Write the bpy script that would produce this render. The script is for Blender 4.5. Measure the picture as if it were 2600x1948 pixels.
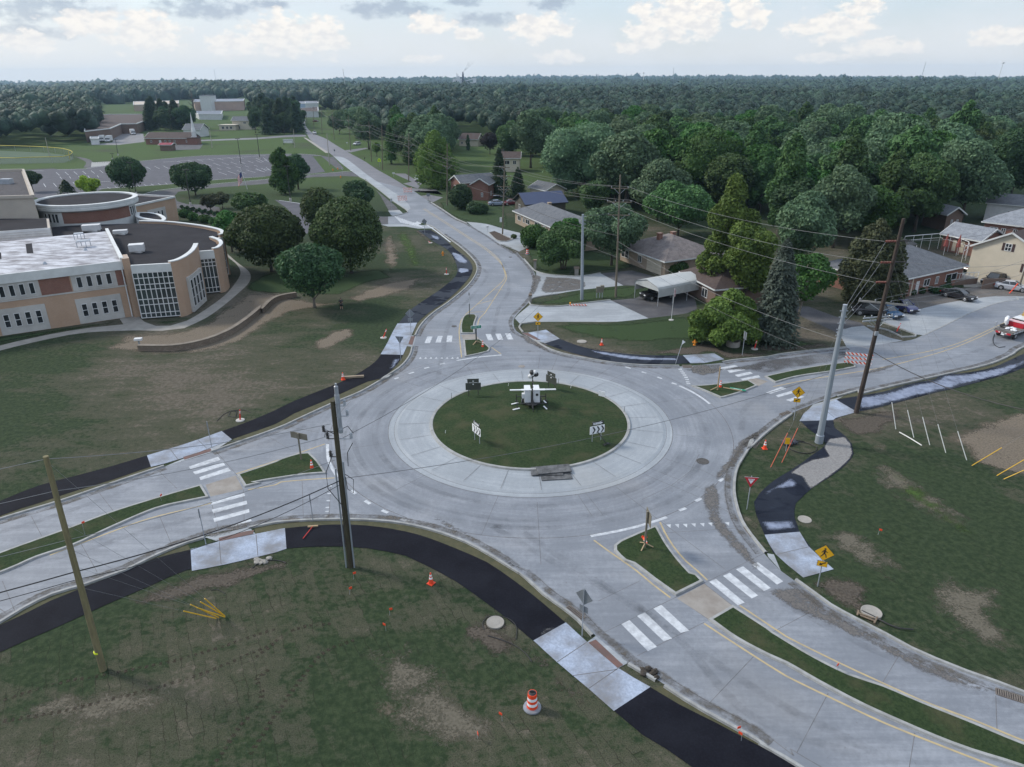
import bpy, math, random
import numpy as np
from mathutils import Vector, Matrix, Euler
from mathutils.geometry import tessellate_polygon
R=math.radians
S=bpy.context.scene
for o in list(bpy.data.objects): bpy.data.objects.remove(o)
# ---------------------------------------------------------------- camera
CAMH=31.0; PITCH=math.atan((974-198)/1803.); ROLL=R(0.26); FPX=1803.
cam=bpy.data.cameras.new('camera'); co=bpy.data.objects.new('camera',cam); S.collection.objects.link(co)
cam.sensor_width=36; cam.lens=FPX/2600*36; cam.clip_start=0.5; cam.clip_end=20000
co.matrix_world=Matrix.Translation((0,0,CAMH))@Euler((math.pi/2-PITCH,0,0)).to_matrix().to_4x4()@Matrix.Rotation(-ROLL,4,'Z')
S.camera=co
S.render.resolution_x=1024; S.render.resolution_y=767
# ---------------------------------------------------------------- sky, sun, exposure
SUN_AZ=R(-70); SUN_EL=R(38)          # azimuth from +Y towards +X
W=bpy.data.worlds.new("World"); S.world=W; W.use_nodes=True
nt=W.node_tree; N=nt.nodes; L=nt.links; N.clear()
def nmath(op,a,b=None,c=None,clamp=False,T=None):
    T=T or nt
    n=T.nodes.new('ShaderNodeMath'); n.operation=op; n.use_clamp=clamp
    for i,v in enumerate((a,b,c)):
        if v is None: continue
        if isinstance(v,(int,float)): n.inputs[i].default_value=v
        else: T.links.new(v,n.inputs[i])
    return n.outputs[0]
def nmix(f,a,b,T=None,blend='MIX'):
    T=T or nt
    n=T.nodes.new('ShaderNodeMix'); n.data_type='RGBA'; n.blend_type=blend
    for s,v in ((n.inputs[0],f),(n.inputs[6],a),(n.inputs[7],b)):
        if isinstance(v,(int,float)): s.default_value=v
        elif isinstance(v,(tuple,list)): s.default_value=(*v[:3],1)
        else: T.links.new(v,s)
    return n.outputs[2]
def nnoise(vec,scale,detail=5,rough=.55,T=None,dist=0):
    T=T or nt
    n=T.nodes.new('ShaderNodeTexNoise'); n.inputs['Scale'].default_value=scale; n.inputs['Detail'].default_value=detail
    n.inputs['Roughness'].default_value=rough; n.inputs['Distortion'].default_value=dist
    if vec is not None: T.links.new(vec,n.inputs['Vector'])
    return n.outputs[0]
def nrange(v,a,b,c=0,d=1,T=None):
    T=T or nt
    n=T.nodes.new('ShaderNodeMapRange'); n.interpolation_type='SMOOTHSTEP'
    T.links.new(v,n.inputs[0])
    for i,x in enumerate((a,b,c,d)): n.inputs[i+1].default_value=x
    return n.outputs[0]
out=N.new('ShaderNodeOutputWorld'); bg=N.new('ShaderNodeBackground'); sky=N.new('ShaderNodeTexSky')
sky.sky_type='NISHITA'; sky.sun_disc=False; sky.sun_elevation=SUN_EL; sky.sun_rotation=SUN_AZ
sky.air_density=1.0; sky.dust_density=2.0; sky.ozone_density=1.5; sky.altitude=100
tc=N.new('ShaderNodeTexCoord'); sp=N.new('ShaderNodeSeparateXYZ'); L.new(tc.outputs['Generated'],sp.inputs[0])
az=nmath('ARCTAN2',sp.outputs[0],sp.outputs[1]); el=nmath('ARCSINE',sp.outputs[2])
cv=N.new('ShaderNodeCombineXYZ'); L.new(nmath('MULTIPLY',az,9.0),cv.inputs[0]); L.new(nmath('MULTIPLY',el,16.0),cv.inputs[1])
n1=nnoise(cv.outputs[0],5.2,8,.6); n2=nnoise(cv.outputs[0],1.1,4,.5); n3=nnoise(cv.outputs[0],7,5,.55)
def sky_dir(px,py):
    u=(px-1300)/FPX; v=(974-py)/FPX
    d=Vector((u,math.cos(PITCH)+v*math.sin(PITCH),-math.sin(PITCH)+v*math.cos(PITCH))).normalized()
    return math.atan2(d.x,d.y),math.asin(d.z)
def cloudmask(blobs):
    acc=None
    for (px,py,rx,ry) in blobs:
        a,e=sky_dir(px,py)
        dx=nmath('MULTIPLY',nmath('SUBTRACT',az,a),FPX/rx*1.1); dy=nmath('MULTIPLY',nmath('SUBTRACT',el,e),FPX/ry*1.05)
        q=nmath('SUBTRACT',1.0,nmath('ADD',nmath('MULTIPLY',dx,dx),nmath('MULTIPLY',dy,dy)))
        q=nmath('MAXIMUM',q,-1.5)
        acc=q if acc is None else nmath('MAXIMUM',acc,q)
    return acc
white=cloudmask([(1735,45,130,55),(1640,82,60,24),(1900,30,60,40),(2110,72,95,34),(2190,25,55,28),(710,85,90,50),(600,112,75,28),(235,55,95,28),(60,105,70,26),(370,80,90,50),(820,90,70,50),(1190,86,45,16),(2250,125,90,20),(2560,100,90,22),(2100,150,70,12),(1100,60,70,25),(1370,70,90,35),(1620,118,60,18),(1430,145,70,18),(1080,148,60,10)])
dark=cloudmask([(515,18,130,26),(1000,22,120,24),(1250,50,110,18),(1400,10,60,18),(110,22,160,30),(90,75,120,16),(1190,5,60,10),(700,8,60,10)])
wm=nrange(nmath('ADD',white,nmath('MULTIPLY',nmath('SUBTRACT',n1,.5),4.2)),.0-.1,.62)
dm=nrange(nmath('ADD',dark,nmath('MULTIPLY',nmath('SUBTRACT',n1,.5),4.0)),-.2,1.1)
veil=nrange(n2,.3,.75,.62,.86)
lowhaze=nrange(el,.0,.09,1.0,0.0)
c=nmix(veil,sky.outputs[0],(3.75,4.3,4.9))
c=nmix(nrange(n2,.35,.65,0,.35),c,(4.4,4.55,4.7))
c=nmix(nrange(el,.12,.6,0,.85),c,(4.3,4.95,6.1))
c=nmix(nmath('MULTIPLY',dm,.68),c,(1.9,2.3,2.95))
shade=nmix(nrange(n3,.35,.6),(4.5,4.45,4.45),(5.7,5.4,5.0))
c=nmix(nmath('MULTIPLY',wm,.95),c,shade)
c=nmix(nmath('MULTIPLY',lowhaze,.7),c,(4.85,4.8,4.7))
L.new(c,bg.inputs[0]); bg.inputs[1].default_value=0.1; L.new(bg.outputs[0],out.inputs[0])
sl=bpy.data.lights.new('sun','SUN'); so=bpy.data.objects.new('sun',sl); S.collection.objects.link(so)
sl.energy=1.9; sl.angle=R(10); sl.color=(1,.93,.83)
d=Vector((math.sin(SUN_AZ)*math.cos(SUN_EL),math.cos(SUN_AZ)*math.cos(SUN_EL),math.sin(SUN_EL)))
so.rotation_euler=(-d).to_track_quat('-Z','Y').to_euler(); so.location=d*200
S.view_settings.view_transform='Standard'; S.view_settings.look='None'; S.view_settings.exposure=0.92; S.view_settings.gamma=1
S.render.engine='CYCLES'
# ---------------------------------------------------------------- photo survey -> world metres on the flat ground
ORG=dict(a=(0,150),b=(650,150),c=(1250,150),d=(1900,150),e=(0,400),f=(650,500),g=(1250,500),h=(1900,500),i=(0,950),j=(650,950),k=(1250,950),l=(1900,950),m=(0,1448),n=(650,1448),o=(1250,1448),p=(1900,1448))
def U(px,py,z=0):
    u=(px-1300)/FPX; v=(974-py)/FPX
    c_,s_=math.cos(ROLL),math.sin(ROLL); u,v=c_*u+s_*v,-s_*u+c_*v
    d=(u,math.cos(PITCH)+v*math.sin(PITCH),-math.sin(PITCH)+v*math.cos(PITCH)); t=(z-CAMH)/d[2]
    return Vector((d[0]*t,d[1]*t,z))
def proj(p):
    x,y,z=p[0],p[1],p[2]-CAMH
    v=math.sin(PITCH)*y+math.cos(PITCH)*z; w=math.cos(PITCH)*y-math.sin(PITCH)*z
    u,v=x/w,v/w; c_,s_=math.cos(ROLL),math.sin(ROLL)
    return 1300+FPX*(c_*u-s_*v),974-FPX*(s_*u+c_*v)
def G(c,x,y,z=0):
    if c=='q': return U(x,y,z)
    return U(ORG[c][0]+x/3.16,ORG[c][1]+y/3.16,z)
def pts(s,z=0):
    r=[];c='q'
    for t in s.split():
        if len(t)==1: c=t; continue
        x,y=t.split(','); r.append(G(c,float(x),float(y),z))
    return r
def resample(P,step=1.0,closed=False,corner=50):
    P=[Vector((p[0],p[1],0)) for p in P]; n=len(P); o=[]
    def isc(i):
        if not closed and (i<=0 or i>=n-1): return True
        a=P[i]-P[(i-1)%n]; b=P[(i+1)%n]-P[i]
        return a.length<1e-6 or b.length<1e-6 or a.angle(b)>R(corner)
    rng=range(n if closed else n-1)
    for i in rng:
        p1,p2=P[i],P[(i+1)%n]
        p0=P[(i-1)%n] if not isc(i) else p1*2-p2
        p3=P[(i+2)%n] if not isc((i+1)%n) else p2*2-p1
        k=max(1,int((p2-p1).length/step))
        for j in range(k):
            t=j/k
            o.append(.5*((2*p1)+(p2-p0)*t+(2*p0-5*p1+4*p2-p3)*t*t+(3*p1-p0-3*p2+p3)*t**3))
    if not closed: o.append(P[-1])
    return o
def offset(P,d,closed=False):
    n=len(P); o=[]
    for i in range(n):
        a=P[(i-1)%n] if (closed or i>0) else P[i]; b=P[(i+1)%n] if (closed or i<n-1) else P[i]
        t1=(P[i]-a); t2=(b-P[i])
        if t1.length<1e-6: t1=t2
        if t2.length<1e-6: t2=t1
        t1=t1.normalized(); t2=t2.normalized(); t=(t1+t2)
        t=t.normalized() if t.length>1e-6 else t1
        nn=Vector((-t.y,t.x,0)); n1=Vector((-t1.y,t1.x,0)); k=max(.5,nn.dot(n1))
        o.append(P[i]+nn*(d/k))
    return o
def area(P): return .5*sum(P[i].x*P[(i+1)%len(P)].y-P[(i+1)%len(P)].x*P[i].y for i in range(len(P)))
# ---------------------------------------------------------------- materials
MATS={}
def newmat(name):
    m=bpy.data.materials.new(name); m.use_nodes=True; T=m.node_tree; T.nodes.clear()
    o=T.nodes.new('ShaderNodeOutputMaterial'); b=T.nodes.new('ShaderNodeBsdfPrincipled'); T.links.new(b.outputs[0],o.inputs[0])
    MATS[name]=m; return m,T,b
def pos(T,obj=False):
    if obj: return T.nodes.new('ShaderNodeTexCoord').outputs['Object']
    return T.nodes.new('ShaderNodeNewGeometry').outputs['Position']
def nscale(T,v,s,rot=0):
    n=T.nodes.new('ShaderNodeMapping'); T.links.new(v,n.inputs[0]); n.inputs['Scale'].default_value=s; n.inputs['Rotation'].default_value=(0,0,rot); return n.outputs[0]
def bump(T,b,h,st,dist=.05):
    n=T.nodes.new('ShaderNodeBump'); n.inputs['Strength'].default_value=st; n.inputs['Distance'].default_value=dist
    T.links.new(h,n.inputs['Height']); T.links.new(n.outputs[0],b.inputs['Normal'])
def mat(name,c1,c2=None,sc=3,rough=.8,metal=0,bmp=0,fine=0,spec=.5,obj=True,stretch=(1,1,1)):
    if name in MATS: return MATS[name]
    m,T,b=newmat(name); c2=c2 or tuple(x*.82 for x in c1)
    v=nscale(T,pos(T,obj),stretch); f=nnoise(v,sc,5,.6,T)
    col=nmix(nrange(f,.3,.7,T=T),c1,c2,T)
    if fine:
        g=nnoise(v,sc*14,3,.6,T); col=nmix(nrange(g,.3,.7,0,fine,T=T),col,tuple(x*.4 for x in c1),T)
    T.links.new(col,b.inputs['Base Color']); b.inputs['Roughness'].default_value=rough; b.inputs['Metallic'].default_value=metal
    b.inputs['Specular IOR Level'].default_value=spec
    if bmp: bump(T,b,nnoise(v,sc*8,4,.6,T),bmp,.02)
    return m
# ---------------------------------------------------------------- objects
def link(o): S.collection.objects.link(o); return o
def tag(o,label=None,cat=None,group=None,kind=None):
    if label: o['label']=label
    if cat: o['category']=cat
    if group: o['group']=group
    if kind: o['kind']=kind
    return o
def thing(name,label,cat,loc=(0,0,0),rz=0,group=None):
    o=link(bpy.data.objects.new(name,None)); o.location=loc; o.rotation_euler=(0,0,rz); o.empty_display_size=.3
    return tag(o,label,cat,group)
def dup(root,loc=None,rz=None,label=None,group=None):
    r=link(root.copy())
    if loc is not None: r.location=loc
    if rz is not None: r.rotation_euler=(0,0,rz)
    if label: r['label']=label
    if group: r['group']=group
    for ch in list(root.children):
        c_=link(ch.copy()); c_.parent=r
        for g_ in list(ch.children):
            d_=link(g_.copy()); d_.parent=c_
    return r
def rawmesh(name,V,F,m=None,parent=None,smooth=False):
    me=bpy.data.meshes.new(name); V=np.asarray(V,dtype=np.float32)
    if isinstance(F,np.ndarray):
        k=F.shape[1]; me.vertices.add(len(V)); me.vertices.foreach_set('co',V.ravel())
        me.loops.add(F.size); me.loops.foreach_set('vertex_index',F.ravel().astype(np.int32))
        me.polygons.add(len(F)); me.polygons.foreach_set('loop_start',np.arange(0,F.size,k,dtype=np.int32))
        me.update(calc_edges=True)
    else: me.from_pydata(V.tolist(),[],F); me.update()
    if m is not None:
        for x in (m if isinstance(m,(list,tuple)) else [m]): me.materials.append(x)
    if smooth: me.polygons.foreach_set('use_smooth',[True]*len(me.polygons))
    o=link(bpy.data.objects.new(name,me))
    if parent is not None: o.parent=parent
    return o
class MB:
    def __init__(s): s.v=[];s.f=[];s.mi=[];s.cur=0
    def add(s,V,F):
        k=len(s.v); s.v+=[tuple(x) for x in V]; s.f+=[tuple(i+k for i in f) for f in F]; s.mi+=[s.cur]*len(F); return s
    def box(s,c,d,rz=0,M=None):
        x,y,z=d[0]/2,d[1]/2,d[2]/2; V=[Vector((a*x,b*y,e*z)) for a in(-1,1) for b in(-1,1) for e in(-1,1)]
        if M is None: M=Matrix.Rotation(rz,3,'Z')
        V=[M@v+Vector(c) for v in V]
        return s.add(V,[(0,1,3,2),(4,6,7,5),(0,4,5,1),(2,3,7,6),(0,2,6,4),(1,5,7,3)])
    def beam(s,a,b,w,h):
        a,b=Vector(a),Vector(b); d=b-a; M=d.to_track_quat('X','Z').to_matrix()
        return s.box((a+b)/2,(d.length,w,h),M=M)
    def cyl(s,a,b,r0,r1=None,n=8,cap=True):
        r1=r0 if r1 is None else r1; a,b=Vector(a),Vector(b); d=b-a
        if d.length<1e-7: return s
        M=d.to_track_quat('Z','Y').to_matrix(); V=[]
        for p,r in((a,r0),(b,r1)):
            for i in range(n): t=2*math.pi*i/n; V.append(M@Vector((math.cos(t)*r,math.sin(t)*r,0))+p)
        F=[(i,(i+1)%n,n+(i+1)%n,n+i) for i in range(n)]
        if cap: F+=[tuple(range(n-1,-1,-1)),tuple(range(n,2*n))]
        return s.add(V,F)
    def tube(s,P,r,n=6):
        P=[Vector(p) for p in P]; rr=r if isinstance(r,(list,tuple)) else [r]*len(P); V=[]; up=Vector((0,0,1))
        for i,p in enumerate(P):
            t=(P[min(i+1,len(P)-1)]-P[max(i-1,0)]).normalized()
            x=t.cross(up); x=x.normalized() if x.length>1e-3 else Vector((1,0,0)); y=x.cross(t)
            for j in range(n): q=2*math.pi*j/n; V.append(p+(x*math.cos(q)+y*math.sin(q))*rr[i])
        F=[(i*n+j,i*n+(j+1)%n,(i+1)*n+(j+1)%n,(i+1)*n+j) for i in range(len(P)-1) for j in range(n)]
        F+=[tuple(range(n-1,-1,-1)),tuple((len(P)-1)*n+j for j in range(n))]
        return s.add(V,F)
    def lathe(s,prof,n=16,c=(0,0,0)):
        V=[];c=Vector(c)
        for r,z in prof:
            for i in range(n): t=2*math.pi*i/n; V.append(c+Vector((math.cos(t)*r,math.sin(t)*r,z)))
        F=[(k*n+i,k*n+(i+1)%n,(k+1)*n+(i+1)%n,(k+1)*n+i) for k in range(len(prof)-1) for i in range(n)]
        F+=[tuple(range(n-1,-1,-1)),tuple((len(prof)-1)*n+i for i in range(n))]
        return s.add(V,F)
    def prism(s,P,z0,z1,bottom=True):
        P=[Vector((p[0],p[1],0)) for p in P]
        if area(P)<0: P=P[::-1]
        n=len(P); V=[(p.x,p.y,z0) for p in P]+[(p.x,p.y,z1) for p in P]
        F=[(i,(i+1)%n,n+(i+1)%n,n+i) for i in range(n)]
        tr=tessellate_polygon([P])
        for t in tr:
            a,b,c_=[P[i] for i in t]
            if (b-a).cross(c_-a).z<0: t=t[::-1]
            F.append(tuple(i+n for i in t))
            if bottom: F.append(tuple(t[::-1]))
        return s.add(V,F)
    def flat(s,P,z):
        P=[Vector((p[0],p[1],0)) for p in P]; F=[]
        for t in tessellate_polygon([P]):
            a,b,c_=[P[i] for i in t]
            if (b-a).cross(c_-a).z<0: t=t[::-1]
            F.append(tuple(t))
        return s.add([(p.x,p.y,z) for p in P],F)
    def strip(s,A,B,za,zb=None,closed=False):
        zb=za if zb is None else zb; n=len(A); V=[(p.x,p.y,za) for p in A]+[(p.x,p.y,zb) for p in B]
        F=[(i,(i+1)%n,n+(i+1)%n,n+i) for i in range(n if closed else n-1)]
        return s.add(V,F)
    def ico(s,c,r,sub=1,jit=0,rng=None):
        import bmesh
        bm=bmesh.new(); bmesh.ops.create_icosphere(bm,subdivisions=sub,radius=1)
        rr=r if isinstance(r,(tuple,list)) else (r,r,r)
        V=[]
        for v in bm.verts:
            k=1+(rng.uniform(-jit,jit) if jit else 0); V.append((c[0]+v.co.x*rr[0]*k,c[1]+v.co.y*rr[1]*k,c[2]+v.co.z*rr[2]*k))
        F=[tuple(v.index for v in f.verts) for f in bm.faces]; bm.free(); return s.add(V,F)
    def build(s,name,m,parent=None,world=False,smooth=False):
        V=s.v
        if world and parent is not None:
            l=parent.location; V=[(a-l.x,b-l.y,c_-l.z) for a,b,c_ in V]
        o=rawmesh(name,V,s.f,m,parent,smooth)
        if any(s.mi): o.data.polygons.foreach_set('material_index',s.mi)
        return o
def struct(name,mb,m,label=None,kind='structure'):
    o=mb.build(name,m); tag(o,kind=kind)
    if label: o['label']=label
    return o
def textmesh(txt,size,m,parent,name='lettering',M=None,extr=.002):
    cu=bpy.data.curves.new(name,'FONT'); cu.body=txt; cu.size=size; cu.align_x='CENTER'; cu.align_y='CENTER'; cu.extrude=extr; cu.resolution_u=2
    t=bpy.data.objects.new(name,cu); S.collection.objects.link(t)
    dg=bpy.context.evaluated_depsgraph_get(); me=bpy.data.meshes.new_from_object(t.evaluated_get(dg)); bpy.data.objects.remove(t)
    me.materials.clear(); me.materials.append(m)
    if M is not None: me.transform(M)
    o=link(bpy.data.objects.new(name,me)); o.parent=parent; return o
rnd=random.Random(7)
# ================================================================ SETTING: ground
CX,CY=1.73,62.5
m,T,b=newmat('grass_ground'); p=pos(T)
big=nnoise(p,.035,4,.55,T); mid=nnoise(p,.35,6,.62,T); fin=nnoise(p,2.2,6,.72,T); ultra=nnoise(p,14,3,.7,T)
a0=(G('l',2000,1300)-G('l',700,640)).to_2d(); ang=math.atan2(a0.y,a0.x)
br=T.nodes.new('ShaderNodeTexBrick'); dn=T.nodes.new('ShaderNodeTexNoise'); dn.inputs['Scale'].default_value=.9; dn.inputs['Detail'].default_value=3; T.links.new(p,dn.inputs['Vector'])
va=T.nodes.new('ShaderNodeVectorMath'); va.operation='MULTIPLY_ADD'; T.links.new(dn.outputs['Color'],va.inputs[0]); va.inputs[1].default_value=(.55,.55,0); T.links.new(p,va.inputs[2])
T.links.new(nscale(T,va.outputs[0],(1,1,1),-ang),br.inputs['Vector'])
br.inputs['Color1'].default_value=(0,0,0,1); br.inputs['Color2'].default_value=(1,1,1,1); br.inputs['Mortar'].default_value=(.5,.5,.5,1)
for k_,v_ in (('Scale',1.0),('Mortar Size',.035),('Mortar Smooth',1.0),('Brick Width',2.6),('Row Height',.62),('Bias',0.)): br.inputs[k_].default_value=v_
sx=T.nodes.new('ShaderNodeSeparateXYZ'); T.links.new(p,sx.inputs[0])
near=nrange(sx.outputs[1],62,44,T=T)                                  # new sod was laid round the southern and eastern verges
east=nmath('MULTIPLY',nrange(sx.outputs[0],14,22,T=T),nrange(sx.outputs[1],75,62,T=T),T=T)
sod=nmath('MAXIMUM',near,east,T=T)
dry=nmath('ADD',nmath('MULTIPLY',nnoise(nscale(T,p,(.35,1,1),-ang),.55,6,.68,T),.6,T=T),nmath('MULTIPLY',fin,.5,T=T),T=T)
dry=nmath('ADD',dry,nmath('MULTIPLY',nmath('SUBTRACT',big,.5,T=T),1.7,T=T),T=T)
dry=nmath('ADD',dry,nmath('MULTIPLY',nmath('MULTIPLY',nmath('SUBTRACT',br.outputs['Color'],.5,T=T),0.11,T=T),sod,T=T),T=T)
farg=nrange(sx.outputs[1],120,240,T=T); farg_=nrange(sx.outputs[1],170,280,T=T)
dry=nmath('SUBTRACT',dry,nmath('MULTIPLY',farg,.35,T=T),T=T)
gr=nmix(nrange(fin,.35,.65,T=T),(.018,.032,.015),(.038,.056,.027),T)
gr=nmix(farg_,gr,nmix(nrange(fin,.35,.65,T=T),(.040,.070,.022),(.066,.105,.032),T),T)
gr=nmix(nrange(big,.5,.7,T=T),gr,(.048,.066,.030),T)
ol=nmix(nrange(ultra,.3,.7,T=T),(.040,.045,.028),(.072,.074,.050),T)
brn=nmix(nrange(fin,.3,.7,T=T),(.072,.064,.050),(.128,.113,.090),T)
col=nmix(nrange(dry,.46,.60,T=T),gr,ol,T); col=nmix(nrange(dry,.60,.80,T=T),col,brn,T)
seam=nmath('MULTIPLY',nmath('MULTIPLY',br.outputs['Fac'],sod,T=T),nrange(mid,.42,.62,T=T),T=T)
col=nmix(nmath('MULTIPLY',seam,.75,T=T),col,(.014,.013,.009),T)
col=nmix(nrange(ultra,.46,.30,0,.8,T=T),col,(.012,.015,.009),T)
T.links.new(col,b.inputs['Base Color']); b.inputs['Roughness'].default_value=1; b.inputs['Specular IOR Level'].default_value=.15
bump(T,b,nmath('ADD',fin,ultra,T=T),.7,.06)
GROUND=m
mb=MB(); XS=[-5600,-2000,-700,-250,-100,0,100,250,700,2000,5600]; YS=[-60,0,60,120,250,600,1500,3500,6400]
V=[(x,y,0) for y in YS for x in XS]; nx=len(XS)
mb.add(V,[(j*nx+i,j*nx+i+1,(j+1)*nx+i+1,(j+1)*nx+i) for j in range(len(YS)-1) for i in range(nx-1)])
struct('ground',mb,GROUND)
m,T,b=newmat('island_grass'); p=pos(T); f1=nnoise(p,.5,5,.6,T); f2=nnoise(p,5,5,.7,T); u_=nnoise(p,18,3,.7,T)
col=nmix(nrange(f2,.3,.7,T=T),(.015,.030,.012),(.036,.056,.023),T); col=nmix(nrange(f1,.45,.7,0,.6,T=T),col,(.066,.064,.036),T)
col=nmix(nrange(u_,.45,.3,0,.5,T=T),col,(.01,.018,.008),T)
T.links.new(col,b.inputs['Base Color']); b.inputs['Roughness'].default_value=1; b.inputs['Specular IOR Level'].default_value=.15; bump(T,b,nmath('ADD',f2,u_,T=T),.7,.06)
ISG=m
# ---------------------------------------------------------------- road concrete
def concrete(name,c1,c2,polar=True,rough=.62):
    m,T,b=newmat(name); p=pos(T); s=T.nodes.new('ShaderNodeSeparateXYZ'); T.links.new(p,s.inputs[0]); x,y=s.outputs[0],s.outputs[1]
    dx=nmath('SUBTRACT',x,CX,T=T); dy=nmath('SUBTRACT',y,CY,T=T)
    r=nmath('SQRT',nmath('ADD',nmath('MULTIPLY',dx,dx,T=T),nmath('MULTIPLY',dy,dy,T=T),T=T),T=T); th=nmath('ARCTAN2',dy,dx,T=T)
    cb=T.nodes.new('ShaderNodeCombineXYZ'); T.links.new(nmath('MULTIPLY',r,2.2,T=T),cb.inputs[0]); T.links.new(nmath('MULTIPLY',th,1.6,T=T),cb.inputs[1])
    ring=nnoise(cb.outputs[0],1,6,.68,T)
    def st(a): return nnoise(nscale(T,p,(.16,2.0,1),-a),1,5,.65,T)
    west=st(R(22)); south=st(R(-42)); eastn=st(R(18)); north=st(R(100))
    lin=nmix(nrange(y,60,72,T=T),west,north,T)
    def val(z): return z
    cmb=T.nodes.new('ShaderNodeMix'); cmb.data_type='FLOAT'
    def fm(f,a,b_):
        n=T.nodes.new('ShaderNodeMix'); n.data_type='FLOAT'; T.links.new(f,n.inputs[0]); T.links.new(a,n.inputs[2]); T.links.new(b_,n.inputs[3]); return n.outputs[0]
    T.nodes.remove(cmb)
    lin=fm(nrange(y,62,80,T=T),west,north); lin=fm(nmath('MULTIPLY',nrange(x,14,22,T=T),nrange(y,52,62,T=T),T=T),lin,eastn)
    lin=fm(nmath('MULTIPLY',nrange(x,-8,2,T=T),nrange(y,50,42,T=T),T=T),lin,south)
    stv=fm(nrange(r,18.5,24,T=T),ring,lin) if polar else lin
    blot=nnoise(p,.22,5,.6,T); fin=nnoise(p,3.5,5,.7,T)
    v=nmath('ADD',nmath('MULTIPLY',stv,.34,T=T),nmath('ADD',nmath('MULTIPLY',blot,.40,T=T),nmath('MULTIPLY',fin,.22,T=T),T=T),T=T)
    col=nmix(nrange(v,.40,.66,T=T),c1,c2,T)
    warm=nnoise(p,.11,3,.5,T); col=nmix(nrange(warm,.5,.75,0,.45,T=T),col,(c1[0]*1.12,c1[1]*1.0,c1[2]*.86),T)
    if polar:
        wn=T.nodes.new('ShaderNodeTexWhiteNoise'); cc=T.nodes.new('ShaderNodeCombineXYZ'); T.links.new(nmath('FLOOR',nmath('MULTIPLY',nmath('ADD',th,-.05,T=T),3.8197,T=T),T=T),cc.inputs[0]); T.links.new(nmath('FLOOR',nmath('MULTIPLY',r,.28,T=T),T=T),cc.inputs[1]); T.links.new(cc.outputs[0],wn.inputs[0])
        col=nmix(nrange(wn.outputs[0],0,1,0,.20,T=T),col,tuple(x*.55 for x in c2),T)
    spk=nnoise(p,5.5,2,.5,T); col=nmix(nrange(spk,.70,.76,0,.5,T=T),col,(.09,.085,.08),T)
    T.links.new(col,b.inputs['Base Color']); b.inputs['Roughness'].default_value=rough; b.inputs['Specular IOR Level'].default_value=.45
    bump(T,b,nnoise(p,22,3,.6,T),.12,.01); return m
ROAD=concrete('road_concrete',(.146,.162,.188),(.262,.283,.316)); APR=concrete('apron_concrete',(.225,.25,.275),(.335,.365,.395)); 
DRV=concrete('drive_concrete',(.22,.24,.26),(.36,.39,.42),polar=False)
OLDR=concrete('old_road',(.12,.12,.135),(.19,.19,.205),polar=False)
KERB=mat('kerb_concrete',(.32,.33,.33),(.22,.225,.22),1.5,.8,fine=.25,obj=False)
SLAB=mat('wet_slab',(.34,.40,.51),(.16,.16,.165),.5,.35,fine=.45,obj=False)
WALKC=mat('walk_concrete',(.30,.285,.26),(.23,.22,.20),.8,.85,obj=False,fine=.1)
JOINT=mat('joint_dark',(.085,.085,.09),(.15,.15,.155),2,.9,obj=False)
WHITE=mat('road_white',(.52,.55,.58),(.34,.36,.39),2.4,.6,obj=False,fine=.15)
YEL=mat('road_yellow',(.42,.33,.17),(.30,.25,.16),1.2,.7,obj=False)
def asphalt(name,c1,c2,rough,spec=.5,wet=None):
    m,T,b=newmat(name); p=pos(T); f=nnoise(p,.35,5,.6,T); g=nnoise(p,9,4,.7,T); w=nnoise(p,.22,3,.5,T,.6)
    col=nmix(nrange(f,.35,.7,T=T),c1,c2,T); col=nmix(nrange(g,.4,.75,0,.35,T=T),col,tuple(x*2.2 for x in c2),T)
    T.links.new(col,b.inputs['Base Color']); b.inputs['Specular IOR Level'].default_value=spec
    if wet: T.links.new(nrange(w,wet[0],wet[1],wet[2],rough,T=T),b.inputs['Roughness'])
    else: b.inputs['Roughness'].default_value=rough
    bump(T,b,g,.15,.01); return m
ASN=asphalt('new_asphalt',(.0045,.005,.0085),(.009,.010,.015),.8,.10)
ASW=asphalt('wet_asphalt',(.006,.008,.015),(.014,.018,.028),.8,.08,(.54,.58,.4))
ASP=asphalt('parking_asphalt',(.058,.059,.070),(.080,.081,.095),.9,.3)
ASO=asphalt('old_asphalt',(.05,.05,.056),(.085,.085,.09),.85,.3)
# road network: one sheet
west_n="i -900,1530 -400,1330 0,1175 480,1030 860,900 1320,745 1700,630 2212,450 j 350,365 600,250 840,150 1000,60 1110,0 f 1000,1475 1160,1372 1238,1280 1262,1200 1280,1120 1330,1030 1420,940 1560,840 1700,720 1765,630 1778,565 1745,500 1640,400 1500,300 1420,240 1365,222"
north_w="b 1365,1310 1240,1325 1060,1330 1060,1265 1100,1262 1185,1243 1215,1220 1100,1140 1000,1060 900,985 830,945"
north_e="b 1270,1062 1400,1150 1500,1213 1600,1280 1690,1320 1850,1412 1950,1480 2080,1560 f 2110,455 g 90,390 190,445 250,500 320,580 350,640 350,700 330,780 290,850 220,920 180,970 170,1020 190,1075 240,1110 330,1150 420,1210 560,1262 800,1310 1000,1340 1200,1357 1500,1362 1650,1352 1850,1332 1950,1315 2212,1290 h 250,1270 500,1240 790,1212 1010,1190 1300,1150 1400,1110 1550,1040 1800,920 2000,850 2212,810 2600,730 3200,640"
south_e="h 3200,850 2700,1000 2212,1200 2100,1270 1900,1350 1500,1440 1100,1530 900,1580 l 880,130 650,195 480,260 340,320 200,420 90,510 0,600 k 2100,510 2020,640 1960,740 1935,830 1930,950 1950,1060 1990,1180 2060,1290 2180,1440 l 260,1580 p 370,85 500,180 650,290 850,400 1100,530 1300,640 1500,730 1750,830 1990,915 2212,1000 2700,1180 3300,1400"
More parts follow.
